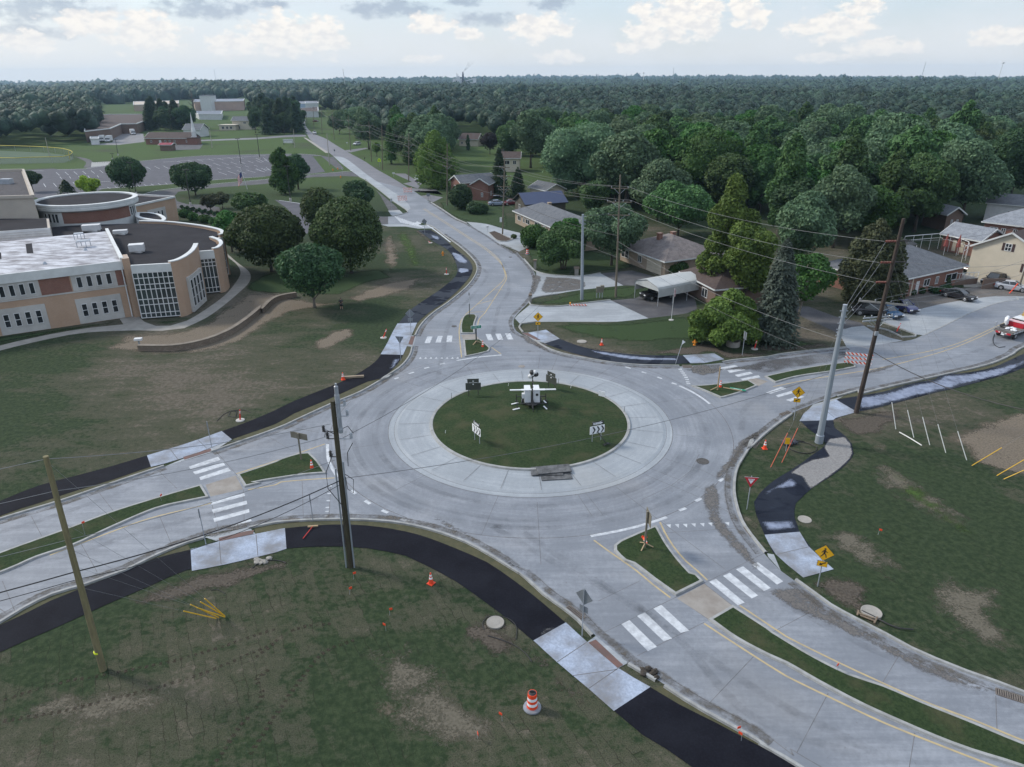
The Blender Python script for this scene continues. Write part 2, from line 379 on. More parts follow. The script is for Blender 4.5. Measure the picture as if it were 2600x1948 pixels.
south_w="i -900,2150 -300,1780 m 0,415 190,300 420,190 660,120 800,70 1000,0 i 1250,1452 1500,1350 1750,1268 2000,1230 2212,1190 j 200,1185 420,1170 650,1165 870,1168 1100,1185 1300,1220 1500,1275 1700,1350 1850,1430 2000,1520 2080,1580 o 180,0 300,80 420,190 560,290 700,400 830,530 1100,750 1320,880 1400,930 1550,1030 1700,1120 1900,1230 2100,1340 2212,1420 p 150,1420 300,1500 430,1580 900,1850 1500,2200"
E1=resample(pts(west_n)); E1b=resample(pts(north_w)); E2=resample(pts(north_e)); E3=resample(pts(south_e)); E4=resample(pts(south_w))
outline=E1+E1b+E2+E3+E4[::-1]
mb=MB(); mb.flat(outline,.02); struct('road',mb,ROAD)
old_l="b 830,945 780,905 700,850 590,755 500,695 430,640 395,570 371,520 368,490"
old_r="b 395,490 400,535 450,590 560,640 640,690 760,760 870,820 960,880 1040,925 1110,965 1200,1020 1270,1062"
OL=resample(pts(old_l),3); OR=resample(pts(old_r),3)
mb=MB(); mb.flat(OL+OR[::-1][::-1] if False else OL+OR,.018); struct('old_road',mb,OLDR)
mb=MB(); mb.flat(resample(pts("b 1000,1060 900,985 830,945 700,850 620,780 720,800 900,935 1060,1040 1190,1130 1240,1200 1215,1220 1100,1140"),2,True),.024); struct('light_edge_patch',mb,DRV)
def circ(r,n=128,a0=0,a1=2*math.pi): return [Vector((CX+r*math.cos(a0+(a1-a0)*i/n),CY+r*math.sin(a0+(a1-a0)*i/n),0)) for i in range(n)]
# truck apron: mountable kerb ring, sloped apron, island kerb, grass dome
mb=MB(); mb.strip(circ(13.7),circ(13.15),.026,.03,True).strip(circ(13.15),circ(12.85),.03,.10,True).strip(circ(12.85),circ(9.75),.10,.16,True); struct('apron',mb,APR)
mb=MB(); mb.strip(circ(9.78),circ(9.72),.158,.30,True).strip(circ(9.72),circ(9.48),.30,.30,True).strip(circ(9.48),circ(9.44),.30,.24,True); struct('island_kerb',mb,KERB)
mb=MB(); rr=[9.46,8.5,7,5,3,1.2]; 
for q in range(len(rr)-1): mb.strip(circ(rr[q],96),circ(rr[q+1],96),.26+.5*(1-(rr[q]/9.46)**2),.26+.5*(1-(rr[q+1]/9.46)**2),True)
mb.flat(circ(1.2,96),.26+.5*(1-(1.2/9.46)**2)); struct('central_island_grass',mb,ISG)
def ISZ(x,y): return .26+.5*(1-min(1,((x-CX)**2+(y-CY)**2)/9.46**2))
# medians
def median(name,s,gm=ISG,label=None):
    P=resample(pts(s),.6,True,40)
    if area(P)<0: P=P[::-1]
    Q=offset(P,.22,True); P2=offset(P,.04,True)
    k=MB(); k.strip(P,P2,.0,.15,True).strip(P2,Q,.15,.15,True); struct(name+'_kerb',k,KERB)
    g_=MB(); g_.flat(Q,.148); struct(name+'_grass',g_,gm)
median('west_median_tip',"i 1900,815 2212,708 j 200,688 345,643 430,637 500,705 568,803 400,815 200,843 0,875 i 2100,880 1962,912")
median('west_median',"i 1620,893 1300,985 900,1110 500,1260 0,1440 -500,1640 -500,1790 60,1585 300,1480 600,1380 900,1240 1250,1092 1500,1032 1682,995")
median('north_median_tip',"f 1662,1152 1800,1147 1882,1222 1868,1245 1780,1268 1676,1288 1668,1220")
median('north_median',"f 1642,1100 1640,1030 1662,965 1700,945 1762,948 1775,965 1755,1030 1757,1100")
median('east_median_tip',"k 1590,97 1650,98 1900,75 2050,52 2128,100 1990,155 1860,192 1832,196 1700,140")
median('east_median',"h 128,1445 400,1388 650,1348 800,1333 860,1352 862,1372 700,1403 400,1448 215,1497")
median('south_median_tip',"k 1312,1220 1335,1250 1400,1365 1500,1500 1590,1600 o 1640,40 1697,100 1472,212 1300,90 1130,-40 k 1060,1510 975,1425 975,1380 1020,1345 1200,1265")
median('south_median',"o 1728,402 1925,288 2212,472 p 200,505 500,685 800,835 1070,925 1400,1065 1800,1225 2212,1395 2900,1640 2900,1870 2212,1605 1800,1475 1500,1362 1200,1232 900,1095 560,915 300,765 o 2212,702 1950,562")
# kerbs along the outer edges (gaps at the ramps)
def kerb(s,side,name='kerb',h=.15,gut=True,clip=True):
    P=resample(pts(s),.8) if isinstance(s,str) else s
    Q=offset(P,side*.2); k=MB(); k.strip(P,offset(P,side*.03),.0,h).strip(offset(P,side*.03),Q,h,h).strip(Q,offset(P,side*.22),h,0)
    struct(name,k,KERB)
    if gut:
        g_=MB(); g_.strip(offset(P,-side*.58),offset(P,-side*.625),.024); struct('gutter_joint',g_,JOINT)
kerb("i -900,1530 -400,1330 0,1175 480,1030 860,900 1320,745",1); kerb("i 1700,630 2212,450 j 350,365 600,250 840,150 1000,60 1110,0 f 1000,1475 1160,1372 1238,1280 1262,1200",1)
kerb("f 1280,1120 1330,1030 1420,940 1560,840 1700,720 1765,630 1778,565 1745,500 1640,400 1500,300 1420,240 1365,222",1)
kerb("b 1100,1262 1185,1243 1215,1220 1100,1140 1000,1060 900,985 830,945",1,gut=False)
kerb("b 1400,1150 1500,1213 1600,1280 1690,1320",1)
kerb("g 250,500 320,580 350,600 420,622 520,634 700,640 870,615",1,gut=False); kerb("g 870,630 720,748 500,783 340,810 295,850 310,872 430,885 560,880 700,862 950,832",1,gut=False) if False else None
kerb("g 520,780 330,810 290,850 305,872 430,885 560,880 700,862 950,832",1,gut=False)
kerb("g 350,1003 225,1020 208,1045 240,1090",1,gut=False)
kerb("g 330,1150 420,1210 560,1262 800,1310 1000,1340 1200,1357 1500,1362",1)
kerb("g 1850,1332 1950,1315 2212,1290 h 250,1270 500,1240 790,1212",1)
kerb("h 950,1040 1100,1070 1230,1130 1345,1125 1352,1110 1200,1050 1080,1012",1,gut=False)
kerb("h 1990,800 2150,810 2160,825 2000,850 1800,920 1550,1040 1400,1110",1,gut=False,h=.05)
kerb("h 3200,850 2700,1000 2212,1200 2100,1270 1900,1350 1500,1440 1100,1530 900,1580 l 880,130 700,180",1)
kerb("l 340,320 200,420 90,510 0,600 k 2100,510 2020,640 1960,740 1935,830 1930,950 1950,1060 1990,1180 2060,1290 2180,1440",1)
kerb("p 370,85 500,180 650,290 850,400 1100,530 1300,640 1500,730 1750,830 1990,915 2212,1000 2700,1180",1)
kerb("i -900,2150 -300,1780 m 0,415 190,300 420,190 660,120 800,70 1000,0 i 1250,1452 1500,1350 1640,1310",-1)
kerb("i 2000,1230 2212,1190 j 200,1185 420,1170 650,1165 870,1168 1100,1185 1300,1220 1500,1275 1700,1350 1850,1430 2000,1520 2080,1580 o 180,0 300,80 420,190 560,290 700,400 815,525",-1)
kerb("o 1100,750 1320,880",-1,gut=False); kerb("o 1390,925 1550,1030 1700,1120 1900,1230 2100,1340 2212,1420 p 150,1420 300,1500 430,1580 900,1850",-1)
# joints
mb=MB()
def seg(mb,a,b,w,z):
    a=Vector((a[0],a[1],0)); b=Vector((b[0],b[1],0)); d=(b-a).normalized(); n_=Vector((-d.y,d.x,0))*w/2
    mb.add([(*(a+n_).xy,z),(*(b+n_).xy,z),(*(b-n_).xy,z),(*(a-n_).xy,z)],[(3,2,1,0)])
for s in ("i 1730,620 1900,810","i 1280,785 1420,920","i 800,960 910,1100","i 250,1140 335,1300","i 1955,930 1960,1225","i 1280,1140 1390,1400","i 1690,1010 1760,1270","m 20,90 120,330","i 650,1360 780,1590","j 95,500 280,610","j 290,430 500,470","j 370,860 380,1170","j 600,900 585,1165","p 200,495 570,300","p 1070,915 1200,700","p 1985,1010 1995,1290","o 900,500 1440,235 2212,-150","o 1160,690 1700,420","o 1740,1070 2110,680","p 390,1465 640,990","p 1290,1590 1335,1310","o 1700,110 1930,290","o 850,250 1190,85","f 1650,1300 1780,1480","f 1400,1390 1620,1470","f 1130,1470 1310,1520","g 385,1262 365,1400","g 700,1305 600,1410","g 980,1350 840,1440","f 1460,1010 1300,960","f 1330,1100 1650,1100","f 1290,1185 1660,1180","f 1780,1095 2130,1095","f 1820,1160 2180,1160","h 1120,1180 1250,1340","h 500,1245 640,1350","h 1480,1080 1700,1420","k 1230,810 1710,1010 1900,1110","k 1385,680 1700,780 1830,850","k 990,905 1330,1168 1870,1570","k 690,975 800,1140","k 360,1030 390,1530","k 1660,645 1590,780 1430,900 1200,1010","k 1390,1275 1950,1240","o 1490,230 1740,400","l 330,120 700,165"):
    P=pts(s)
    for a,b_ in zip(P[:-1],P[1:]): seg(mb,a,b_,.035,.024)
for i_ in range(24):
    a=i_*math.pi/12+.05; c_,s_=math.cos(a),math.sin(a)
    seg(mb,(CX+9.8*c_,CY+9.8*s_),(CX+12.8*c_,CY+12.8*s_),.03,.175 if False else .166)
    if i_%2: seg(mb,(CX+13.7*c_,CY+13.7*s_),(CX+(19.2 if i_%4==1 else 17)*c_,CY+(19.2 if i_%4==1 else 17)*s_),.03,.024)
for r_,w_,a_,b_ in ((13.7,.05,0,2*math.pi),(13.12,.05,0,2*math.pi)): mb.strip(circ(r_+w_),circ(r_),.032,None,True)
struct('road_joints',mb,JOINT)
mb=MB()
for a_,b_ in ((R(-167),R(-120)),(R(-118),R(-42)),(R(-42),R(28)),(R(28),R(55)),(R(100),R(150)),(R(165),R(192))): mb.strip(circ(19.24,60,a_,b_),circ(19.18,60,a_,b_),.024)
struct('outer_ring_joint',mb,JOINT)
# painted markings
mb=MB()
for s in ("i 1515,745 1750,665 1770,690 1530,767","i 1548,787 1790,708 1810,735 1568,808","i 1600,830 1830,752 1853,778 1610,853","i 1688,1028 1960,958 1968,980 1698,1052","i 1700,1090 1978,1018 1985,1045 1712,1120","i 1712,1160 1998,1085 2002,1112 1720,1190","i 1850,1215 2010,1158 2020,1180 1860,1232",
 "f 1375,1122 1418,1122 1395,1175 1352,1175","f 1460,1118 1498,1118 1482,1170 1440,1170","f 1535,1115 1577,1115 1572,1165 1527,1165","f 1842,1102 1885,1102 1905,1152 1862,1152","f 1920,1100 1962,1098 1985,1148 1943,1150","f 1998,1097 2040,1097 2065,1145 2020,1147",
 "g 1815,1375 1945,1350 1970,1362 1850,1392","g 1885,1395 2010,1375 2030,1390 1905,1415","g 1945,1430 2070,1405 2090,1420 1970,1448","g 1990,1462 2135,1432 2152,1450 2010,1475","l 140,152 260,105 305,118 180,160","l 220,173 350,135 372,150 240,188","l 300,210 415,172 450,185 340,222",
 "o 1035,435 1100,403 1320,617 1248,652","o 1162,370 1225,340 1443,550 1375,572","o 1292,310 1355,280 1580,488 1512,505","o 1740,95 1795,72 2025,262 1970,285","o 1850,48 1905,22 2132,205 2082,230","k 1955,1568 2012,1545 p 180,145 125,170","k 2080,1530 2130,1512 p 280,92 230,118"):
    P=pts(s); mb.flat(P,.027)
for x in (1318,1360,1402,1445,1490,1532,1575,1617): mb.flat(pts(f"f {x-11},1300 {x+11},1300 {x+3},1286"),.027)
for x,y in ((1415,1222),(1482,1220),(1548,1218),(1615,1214),(1685,1212),(1750,1208),(1818,1206),(1885,1205)): mb.flat(pts(f"k {x-20},{y-12} {x+16},{y-14} {x+14},{y+16}"),.027)
for x,y in ((1505,1384),(1517,1400),(1528,1415),(1540,1431),(1552,1449),(1560,1467),(1565,1486),(1572,1500)): mb.flat(pts(f"g {x-15},{y-3} {x+15},{y-4} {x+18},{y+5} {x-10},{y+4}"),.027)
for y in (900,960,1018,1072,1105,1140): mb.flat(pts(f"j {600-(y-900)*.12-20},{y-3} {600-(y-900)*.12+8},{y-6} {600-(y-900)*.12+8},{y+5} {600-(y-900)*.12-20},{y+4}"),.027)
def line(mb,s,w,z=.027,step=.7):
    P=resample(pts(s),step); mb.strip(offset(P,w/2),offset(P,-w/2),z)
for s in ("k 790,1302 1000,1263 1200,1215 1400,1150","j 573,565 580,680 610,755 655,825","k 1500,95 1600,143 1680,192 1745,240","f 1610,1315 1780,1288 1970,1270"): line(mb,s,.28)
for s in ("j 765,935 800,963","j 875,1018 916,1044","j 1010,1095 1058,1115","j 1165,1165 1225,1185","k 1500,1097 1553,1077","k 1632,1022 1677,998","k 1735,943 1775,925","k 1820,862 1857,840","k 1325,25 1360,38","k 1440,72 1480,85","f 1475,1345 1515,1335","f 1350,1378 1390,1368","f 1225,1420 1267,1408","f 1112,1462 1145,1452","g 1068,1365 1110,1378","g 1200,1405 1235,1417"): line(mb,s,.28)
line(mb,"b 1370,1330 1450,1385 1560,1470",.35)
for k_ in range(11):
    x=1110+k_*18; y=1262+k_*6.2; mb.flat(pts(f"b {x},{y} {x+8},{y} {x+62},{y+52-k_*2} {x+52},{y+52-k_*2}"),.027)
mb.flat(pts("b 1240,1322 1285,1312 1290,1303 1325,1318 1322,1325 1270,1330 1240,1328"),.0275)
struct('white_road_markings',mb,WHITE)
mb=MB()
for s in ("f 1340,98 1500,200 1700,330 1850,430 1960,530 2003,610 2008,660 1965,735 1900,835 1835,935","f 1352,95 1515,198 1715,328 1862,425 1950,505 1985,575 1995,655 1900,750 1750,885 1690,938 1650,985 1632,1050 1632,1120 1650,1290","f 1835,935 1790,985 1775,1060","f 1905,748 1985,747","f 1780,862 1905,828","f 1700,930 1830,922","f 1890,1210 1965,1262",
 "h 2250,915 1950,1060 1700,1170 1450,1240 1080,1307","h 2250,930 2150,975 1900,1105 1650,1212 1350,1302 1100,1365 900,1402 500,1465 200,1525","k 815,1335 930,1420 1150,1575 o 1280,110 1428,222","k 1345,1190 1380,1265 1450,1380 1550,1500 1650,1585 o 1725,82","o 1700,430 1900,562 2212,762 p 300,850 700,1045 1100,1232 1600,1432 2000,1585 2600,1800","o 1985,285 2212,437 p 300,532 700,732 1000,872 1400,1052 1800,1202 2212,1372 2800,1590",
 "i 1895,802 2212,698 j 250,668 555,562","i 400,1455 850,1285 1200,1160 1600,1062 1700,1035","i 1990,930 2212,890 j 200,868 400,850 630,835"): line(mb,s,.13)
struct('yellow_road_markings',mb,YEL)
# brown crossing cuts in the medians
BRICKP=mat('crossing_pavers',(.25,.235,.215),(.19,.17,.15),.9,.8,obj=False)
mb=MB()
for s in ("i 1650,890 1890,815 1950,925 1690,985","f 1645,1108 1760,1102 1790,1142 1662,1150","k 2040,50 2110,32 2212,60 2135,98","o 1480,228 1700,112 1925,288 1735,395"): mb.flat(pts(s),.025)
struct('median_crossings',mb,BRICKP)
# ---------------------------------------------------------------- trails and walks
def path(name,a,b_,z,m_,step=1.0):
    A=resample(pts(a),step); B=resample(pts(b_),step); mb=MB(); mb.flat(A+B[::-1],z); return struct(name,mb,m_)
path('trail',"i -700,1300 0,1020 300,900 600,820 900,740 1180,655 1500,560 1780,460 2000,380 2212,290 j 300,220 600,100 f 700,1480 850,1400 950,1330 1000,1270 1050,1180 1100,1080","i -700,1440 0,1140 300,1040 600,940 900,850 1210,745 1450,680 1860,525 2212,400 j 300,320 540,220 700,150 900,60 f 1000,1460 1100,1380 1170,1290 1200,1200 1240,1110",.030,ASN)
path('trail_north',"f 1100,1080 1140,1020 1190,960 1250,900 1350,830 1470,750 1570,670 1610,620 1615,570 1590,500 1530,420 1440,370 1370,320 1300,270","f 1240,1110 1290,1015 1400,920 1520,840 1640,730 1720,630 1735,560 1690,490 1600,420 1500,330 1400,265",.030,ASW)
path('trail_slab_west',"i 1180,655 1500,558 1780,460","i 1212,747 1450,682 1862,527",.036,SLAB)
path('trail_slab_north',"f 1135,1018 1100,1080 1050,1180 1000,1265","f 1292,1012 1250,1110 1215,1190 1180,1270",.036,SLAB)
path('trail_south',"m -900,800 0,445 400,250 670,140 1000,15 i 1250,1480 1530,1410 1750,1350 2212,1255 j 235,1240 500,1215 750,1210 1000,1230 1300,1290 1600,1400 1850,1510 1960,1580 o 300,180 480,330 590,425 760,580 1010,790 1265,940 1500,1080 1800,1230 2212,1450 2800,1750","m -900,1100 0,660 500,440 870,270 1200,130 1500,0 i 1800,1530 2212,1432 j 245,1402 400,1390 700,1385 900,1400 1200,1460 1350,1530 1450,1580 n 1600,90 1800,230 2000,380 2212,560 o 330,565 520,740 770,950 975,1130 1200,1320 1400,1440 1600,1580 2200,1980",.030,ASN)
path('trail_slab_southwest',"i 1530,1408 1750,1348 2212,1253 j 232,1238","i 1540,1582 1800,1532 2212,1434 j 245,1404",.036,SLAB)
path('trail_slab_south',"o 590,422 760,578 1010,788 1268,940","o 330,567 520,742 770,952 975,1133",.036,SLAB)
path('trail_east',"l 200,1440 130,1290 60,1120 45,1030 90,960 200,860 330,780 420,720 500,660 600,590 620,560 590,520 480,440 415,375 480,290 700,210 870,180 1100,140 1300,80 1500,40 1560,0 h 1700,1420 1960,1370 2212,1260 2700,1050 3200,890","l 500,1390 410,1270 370,1150 380,1040 430,990 520,910 650,830 780,730 845,640 830,560 780,500 690,430 680,370 750,340 870,305 1000,280 1250,215 1500,150 1700,105 2080,0 h 2212,1370 2700,1180 3200,980",.030,ASW)
path('trail_slab_east',"l 410,380 480,288 705,208","l 680,372 700,355 872,306",.036,SLAB)
path('trail_slab_southeast',"l 130,1292 220,1450 p 440,62","l 412,1268 480,1382 p 685,-5",.036,SLAB)
path('trail_northeast',"g 400,1170 540,1140 700,1200 900,1240 1200,1270 1530,1275","g 430,1182 600,1242 850,1302 1100,1337 1400,1342 1600,1337",.030,ASW)
mb=MB(); mb.flat(pts("g 285,1092 430,1068 540,1140 420,1178"),.036); mb.flat(pts("g 1528,1273 1780,1257 1862,1305 1700,1336 1590,1337"),.036); struct('trail_slabs_northeast',mb,SLAB)
mb=MB()
for s in ("i 1370,610 1430,690","i 1590,530 1660,600","f 1040,1180 1230,1185","f 1090,1090 1255,1110","i 1760,1350 1775,1530","i 2055,1290 2070,1460","o 520,740 760,580","o 640,850 1000,800","o 770,955 1010,790","l 230,1450 490,1388","l 590,270 690,350","g 350,1130 520,1120","g 1640,1270 1710,1330"):
    P=pts(s); seg(mb,P[0],P[1],.05,.039)
struct('slab_joints',mb,JOINT)
# ramps (dark red tactile plates and apron pieces)
mb=MB()
for s in ("i 1450,690 1860,528 1700,628 1320,745","f 1240,1110 1285,1118 1262,1205 1210,1200","i 1640,1310 1750,1345 2050,1282 2000,1230","o 760,580 830,530 1090,745 1010,790","g 235,1092 300,1090 430,1180 330,1152","l 480,290 700,212 760,180 520,245","l 260,1580 205,1450 150,1440 160,1470"): mb.flat(pts(s),.026)
struct('ramp_concrete',mb,DRV)
TACT=mat('tactile_plate',(.13,.07,.06),(.09,.06,.055),1.2,.8,obj=False)
mb=MB()
for s in ("i 1755,1318 1970,1265 2040,1255 2030,1285 1760,1345","o 770,585 830,560 1050,765 1005,788","g 240,1095 285,1092 390,1150 350,1150","i 1470,668 1690,600 1700,620 1480,690","f 1245,1120 1275,1120 1255,1190 1222,1185"): mb.flat(pts(s),.041)
struct('tactile_plates',mb,TACT)
# driveways
def sheet(name,s,z,m_,step=2,sm=True,corner=40): P=resample(pts(s),step,True,corner) if sm else pts(s); mb=MB(); mb.flat(P,z); return struct(name,mb,m_)
sheet('driveway_upper',"g 350,600 430,622 700,640 868,614 1052,712 720,746 500,782 330,812 300,800 352,680",.014,DRV)
sheet('driveway_upper_asphalt',"g 868,614 1120,590 1300,640 1330,720 1210,712 1052,712",.010,ASO)
sheet('driveway_carport',"g 300,868 450,886 700,862 950,830 1255,975 1000,1003 700,1003 350,1005 225,1022 180,975",.014,DRV)
sheet('driveway_carport_asphalt',"g 950,830 1150,812 1250,760 1600,740 1640,900 1560,935 1255,975",.010,ASO)
sheet('driveway_house',"f 1690,200 1850,218 2000,262 2212,320 2280,420 2212,392 2110,440 1900,350 1740,240",.014,DRV)
sheet('driveway_house_asphalt',"f 2000,262 2212,320 g 100,290 330,330 420,360 330,395 240,392 120,370 f 2212,392 2110,400",.010,ASO)
sheet('apartment_parking_concrete',"h 1100,960 1080,1000 1200,1050 1350,1105 1400,1110 1550,1040 1800,920 2000,850 2212,812 2212,800 2000,796 1600,850 1300,920",.014,DRV)
sheet('apartment_drive',"h 700,1085 830,1045 930,1035 1000,1080 1130,1130 1240,1155 1010,1192 790,1212 760,1150",.014,DRV)
sheet('apartment_parking_asphalt',"h 1050,960 1120,820 1250,780 1500,750 1900,720 2300,720 2300,800 2212,800 2000,796 1600,850 1300,920 1100,985",.009,asphalt('worn_asphalt',(.085,.08,.075),(.13,.12,.112),.95,.2))
sheet('apartment_side_drive',"h 340,880 480,880 700,960 900,1010 930,1035 830,1045 700,1085 560,1020 420,960",.008,ASO)
sheet('apartment_slab',"h 1740,680 1890,650 1900,720 1730,725",.013,WALKC)
sheet('verge_mulch',"f 1862,290 1912,275 1972,300 2062,342 2012,360 1932,350",.05,mat('mulch',(.06,.042,.03),(.035,.025,.018),3,1,obj=False,bmp=.6))
kerb("f 1862,290 1932,352 2012,362 2066,344 1972,300",1,gut=False)
for zi_,s in enumerate(("b 1300,1100 1420,1150 1500,1110 1400,1090","b 1180,1030 1240,1060 1460,1058 1500,1090 1440,1045 1300,1040","b 1100,918 1200,920 1330,1000 1300,1040 1180,1000 1250,985","b 700,735 880,712 900,718 760,750","b 1650,935 1880,935 1880,950 1650,950")): sheet('side_drive',s,.0062+zi_*.0013,OLDR,3,False)
# school grounds
sheet('school_parking',"a -300,925 0,895 200,890 430,880 460,886 690,880 735,850 890,850 1000,835 1100,822 1300,803 1650,775 2130,765 b 350,762 520,775 445,783 560,905 458,918 330,925 75,942 a 1750,968 1400,1000 1100,1022 830,1040 700,1100 450,1160 250,1100 -300,1100",.010,ASP,4,False)
sheet('school_plaza',"a 735,830 890,822 890,850 730,868",.016,KERB,4,False)
sheet('school_drive',"a 1140,1092 1260,1060 1400,1042 1750,1003 2130,968 b 75,965 300,935 458,928 680,905 780,905 830,945 720,940 680,940 460,948 300,968 75,1003 a 1750,1030 1430,1065 1400,1100 1420,1140 1500,1165 1650,1170 1760,1190 1780,1300 1600,1270 1440,1200 1300,1200 1100,1130",.012,ASO,4,False)
sheet('school_spur',"b 450,785 520,775 600,790 690,880 560,905 458,918",.009,ASP,4,False)
sheet('school_verge',"b 455,780 520,778 680,905 560,912",.02,GROUND,4,False)
sheet('trail_upper',"b 620,785 690,860 700,880 640,885 560,790",.013,ASO,4,False)
sheet('trail_side',"b 850,955 900,985 1000,1060 1100,1150 1170,1215 1070,1225 1000,1100 930,1010",.0125,ASO,2,False)
sheet('trail_side_slab',"b 1060,1218 1150,1212 1180,1240 1100,1262 1085,1255",.03,DRV,2,False)
sheet('trail_side_verge',"b 880,965 1000,1060 1100,1138 1212,1218 1185,1243 1165,1240 1120,1180 950,1040 860,965",.028,GROUND,2,False)
sheet('school_exit',"b 1040,1265 1100,1262 1340,1290 1365,1312 1200,1330 1080,1325 900,1330 900,1260",.011,ASO,3,False)
sheet('school_exit_walk',"b 1000,1330 1080,1325 1250,1330 1370,1335 1450,1360 1300,1362 1200,1345 1060,1345",.026,DRV,2,False)
sheet('far_parking',"b 150,1130 360,1160 420,1300 460,1400 400,1400 250,1200",.012,ASP,3,False)
sheet('school_walk',"e -300,1610 0,1510 400,1420 700,1370 990,1340 960,1295 1110,1270 1160,1320 1250,1352 1370,1350 1500,1310 1650,1220 1800,1110 1880,1020 1930,930 1900,860 1830,800 1810,760 1900,840 2000,920 2000,1000 1900,1100 1780,1200 1650,1290 1480,1370 1300,1392 1100,1388 700,1405 400,1455 0,1550 -300,1640",.016,WALKC,1.5)
sheet('field_path',"a 590,780 700,800 745,830 720,872 670,872 690,830 640,800",.012,ASO,3)
sheet('warehouse_yard',"a 700,690 900,670 930,600 980,590 1150,600 1160,665 950,690",.010,mat('gravel_yard',(.20,.20,.21),(.15,.15,.155),.3,1,obj=False),3,False)
sheet('church_lot',"a 1380,690 1630,683 1600,725 1380,732",.012,ASO,3,False)
sheet('church_road',"a 1600,650 2212,625 b 0,632 200,615 330,605 400,610 400,622 200,630 0,645 a 2212,640 1600,660",.012,OLDR,3,False)
sheet('church_sidewalk',"b 380,630 400,632 600,750 560,755",.014,WALKC,3,False)
sheet('ball_field',"a -400,735 0,737 300,750 480,765 560,780 590,800 510,835 0,842 -400,850",.011,mat('turf',(.04,.075,.04),(.055,.09,.05),.2,1,obj=False),3)
# parking stripes
mb=MB()
def stripes(a,b_,dx,n,w=.14):
    A0,A1=pts(a); B0,B1=pts(b_)
    for i_ in range(n):
        t=i_/(n-1); seg(mb,A0.lerp(A1,t).xy.to_3d(),B0.lerp(B1,t).xy.to_3d(),w,.016)
stripes("a 450,910 800,893","a 478,935 828,915",0,6); stripes("a 480,945 780,935","a 494,962 792,950",0,5); stripes("a 350,1000 740,985","a 368,1028 790,1010",0,6,.16); stripes("a 1420,820 1900,785","a 1460,832 1955,800",0,7); stripes("a 1640,840 2120,810","a 1700,860 2160,826",0,8); stripes("a 1750,905 2120,880","a 1820,930 2200,902",0,6); stripes("a 1170,865 1380,855","a 1210,885 1420,875",0,4)
stripes("a 1740,875 2040,852","a 1775,887 2070,862",0,5); stripes("b 0,795 60,792","b 60,825 90,815",0,2); stripes("b 0,880 80,870","b 60,905 110,890",0,3); stripes("a 860,1028 1380,990","a 885,1040 1400,1002",0,10)
for s in ("a 1310,828 1500,815 1900,790 2130,775","a 0,905 120,902","a 140,899 350,896","a 460,888 560,888 690,880 890,850","a 1100,822 1300,803 1650,775 2130,765 b 350,762 520,775","a 800,1042 1100,1023 1400,1001 1750,968 2130,945","a 1140,1090 1260,1055 1400,1038 1750,1000 2140,965 b 300,935 680,908 760,898 775,890","a 800,985 880,982"): line(mb,s,.35,.03,4)
line(mb,"b 185,1135 260,1145 355,1160",.35,.03,4)
struct('parking_lines',mb,WHITE)
# ---------------------------------------------------------------- irregular stains and bare patches (real dirt with shapes of their own), and painted trail sheen
def decalmat(name,c1,c2,rough=1,k=1.2,lo=.35,hi=.62,sc=.8,bm=.4,stripe=0,spec=.2,fs=6):
    m,T,b=newmat(name); p=pos(T); a=T.nodes.new('ShaderNodeAttribute'); a.attribute_name='a'
    f=nnoise(p,sc,6,.68,T); g=nnoise(p,fs,5,.7,T)
    T.links.new(nmix(nrange(g,.3,.7,T=T),c1,c2,T),b.inputs['Base Color']); b.inputs['Roughness'].default_value=rough; b.inputs['Specular IOR Level'].default_value=spec
    al=nmath('ADD',a.outputs['Fac'],nmath('MULTIPLY',nmath('SUBTRACT',nmath('ADD',nmath('MULTIPLY',f,.7,T=T),nmath('MULTIPLY',g,.3,T=T),T=T),.62,T=T),k,T=T),T=T)
    al=nrange(al,lo,hi,T=T)
    if stripe:
        s=T.nodes.new('ShaderNodeAttribute'); s.attribute_name='s'
        al=nmath('MULTIPLY',al,nrange(nmath('ADD',nmath('SINE',nmath('MULTIPLY',s.outputs['Fac'],stripe,T=T),T=T),nmath('MULTIPLY',nmath('SUBTRACT',g,.5,T=T),4,T=T),T=T),-.1,.4,T=T),T=T)
    T.links.new(al,b.inputs['Alpha'])
    if bm: bump(T,b,g,bm,.04)
    return m
BARE=decalmat('bare_soil',(.095,.079,.060),(.175,.148,.115),k=2.4,lo=.05,hi=.62,sc=.4)
TOPS=decalmat('topsoil',(.046,.039,.031),(.098,.085,.070),k=2.2,lo=.0,hi=.42,sc=.45,bm=.9)
THIN=decalmat('thin_turf',(.078,.072,.054),(.125,.114,.090),k=3.0,lo=.15,hi=.8,sc=.5,bm=.3)
BRT=decalmat('fresh_green',(.030,.062,.014),(.055,.090,.024),k=2.8,lo=.25,hi=.85,sc=.7)
MUD=decalmat('road_mud',(.075,.072,.07),(.125,.115,.105),k=2.8,lo=.05,hi=.9,sc=.75,bm=0,rough=.6,spec=.5)
DUST=decalmat('pale_dust',(.32,.32,.31),(.42,.42,.41),k=2.6,lo=.2,hi=1.2,sc=.6,bm=0,rough=.8)
WETD=decalmat('damp_concrete',(.10,.10,.105),(.13,.13,.135),k=2.6,lo=.2,hi=1.1,sc=.4,bm=0,rough=.16,spec=.8)
MUDP=decalmat('dried_mud',(.155,.152,.150),(.235,.232,.23),k=1.2,lo=.05,hi=.55,sc=.5,bm=0,rough=.8)
TRK=decalmat('tyre_tread',(.034,.030,.021),(.05,.042,.032),k=2.6,lo=.35,hi=1.0,sc=1.2,stripe=17,bm=0)
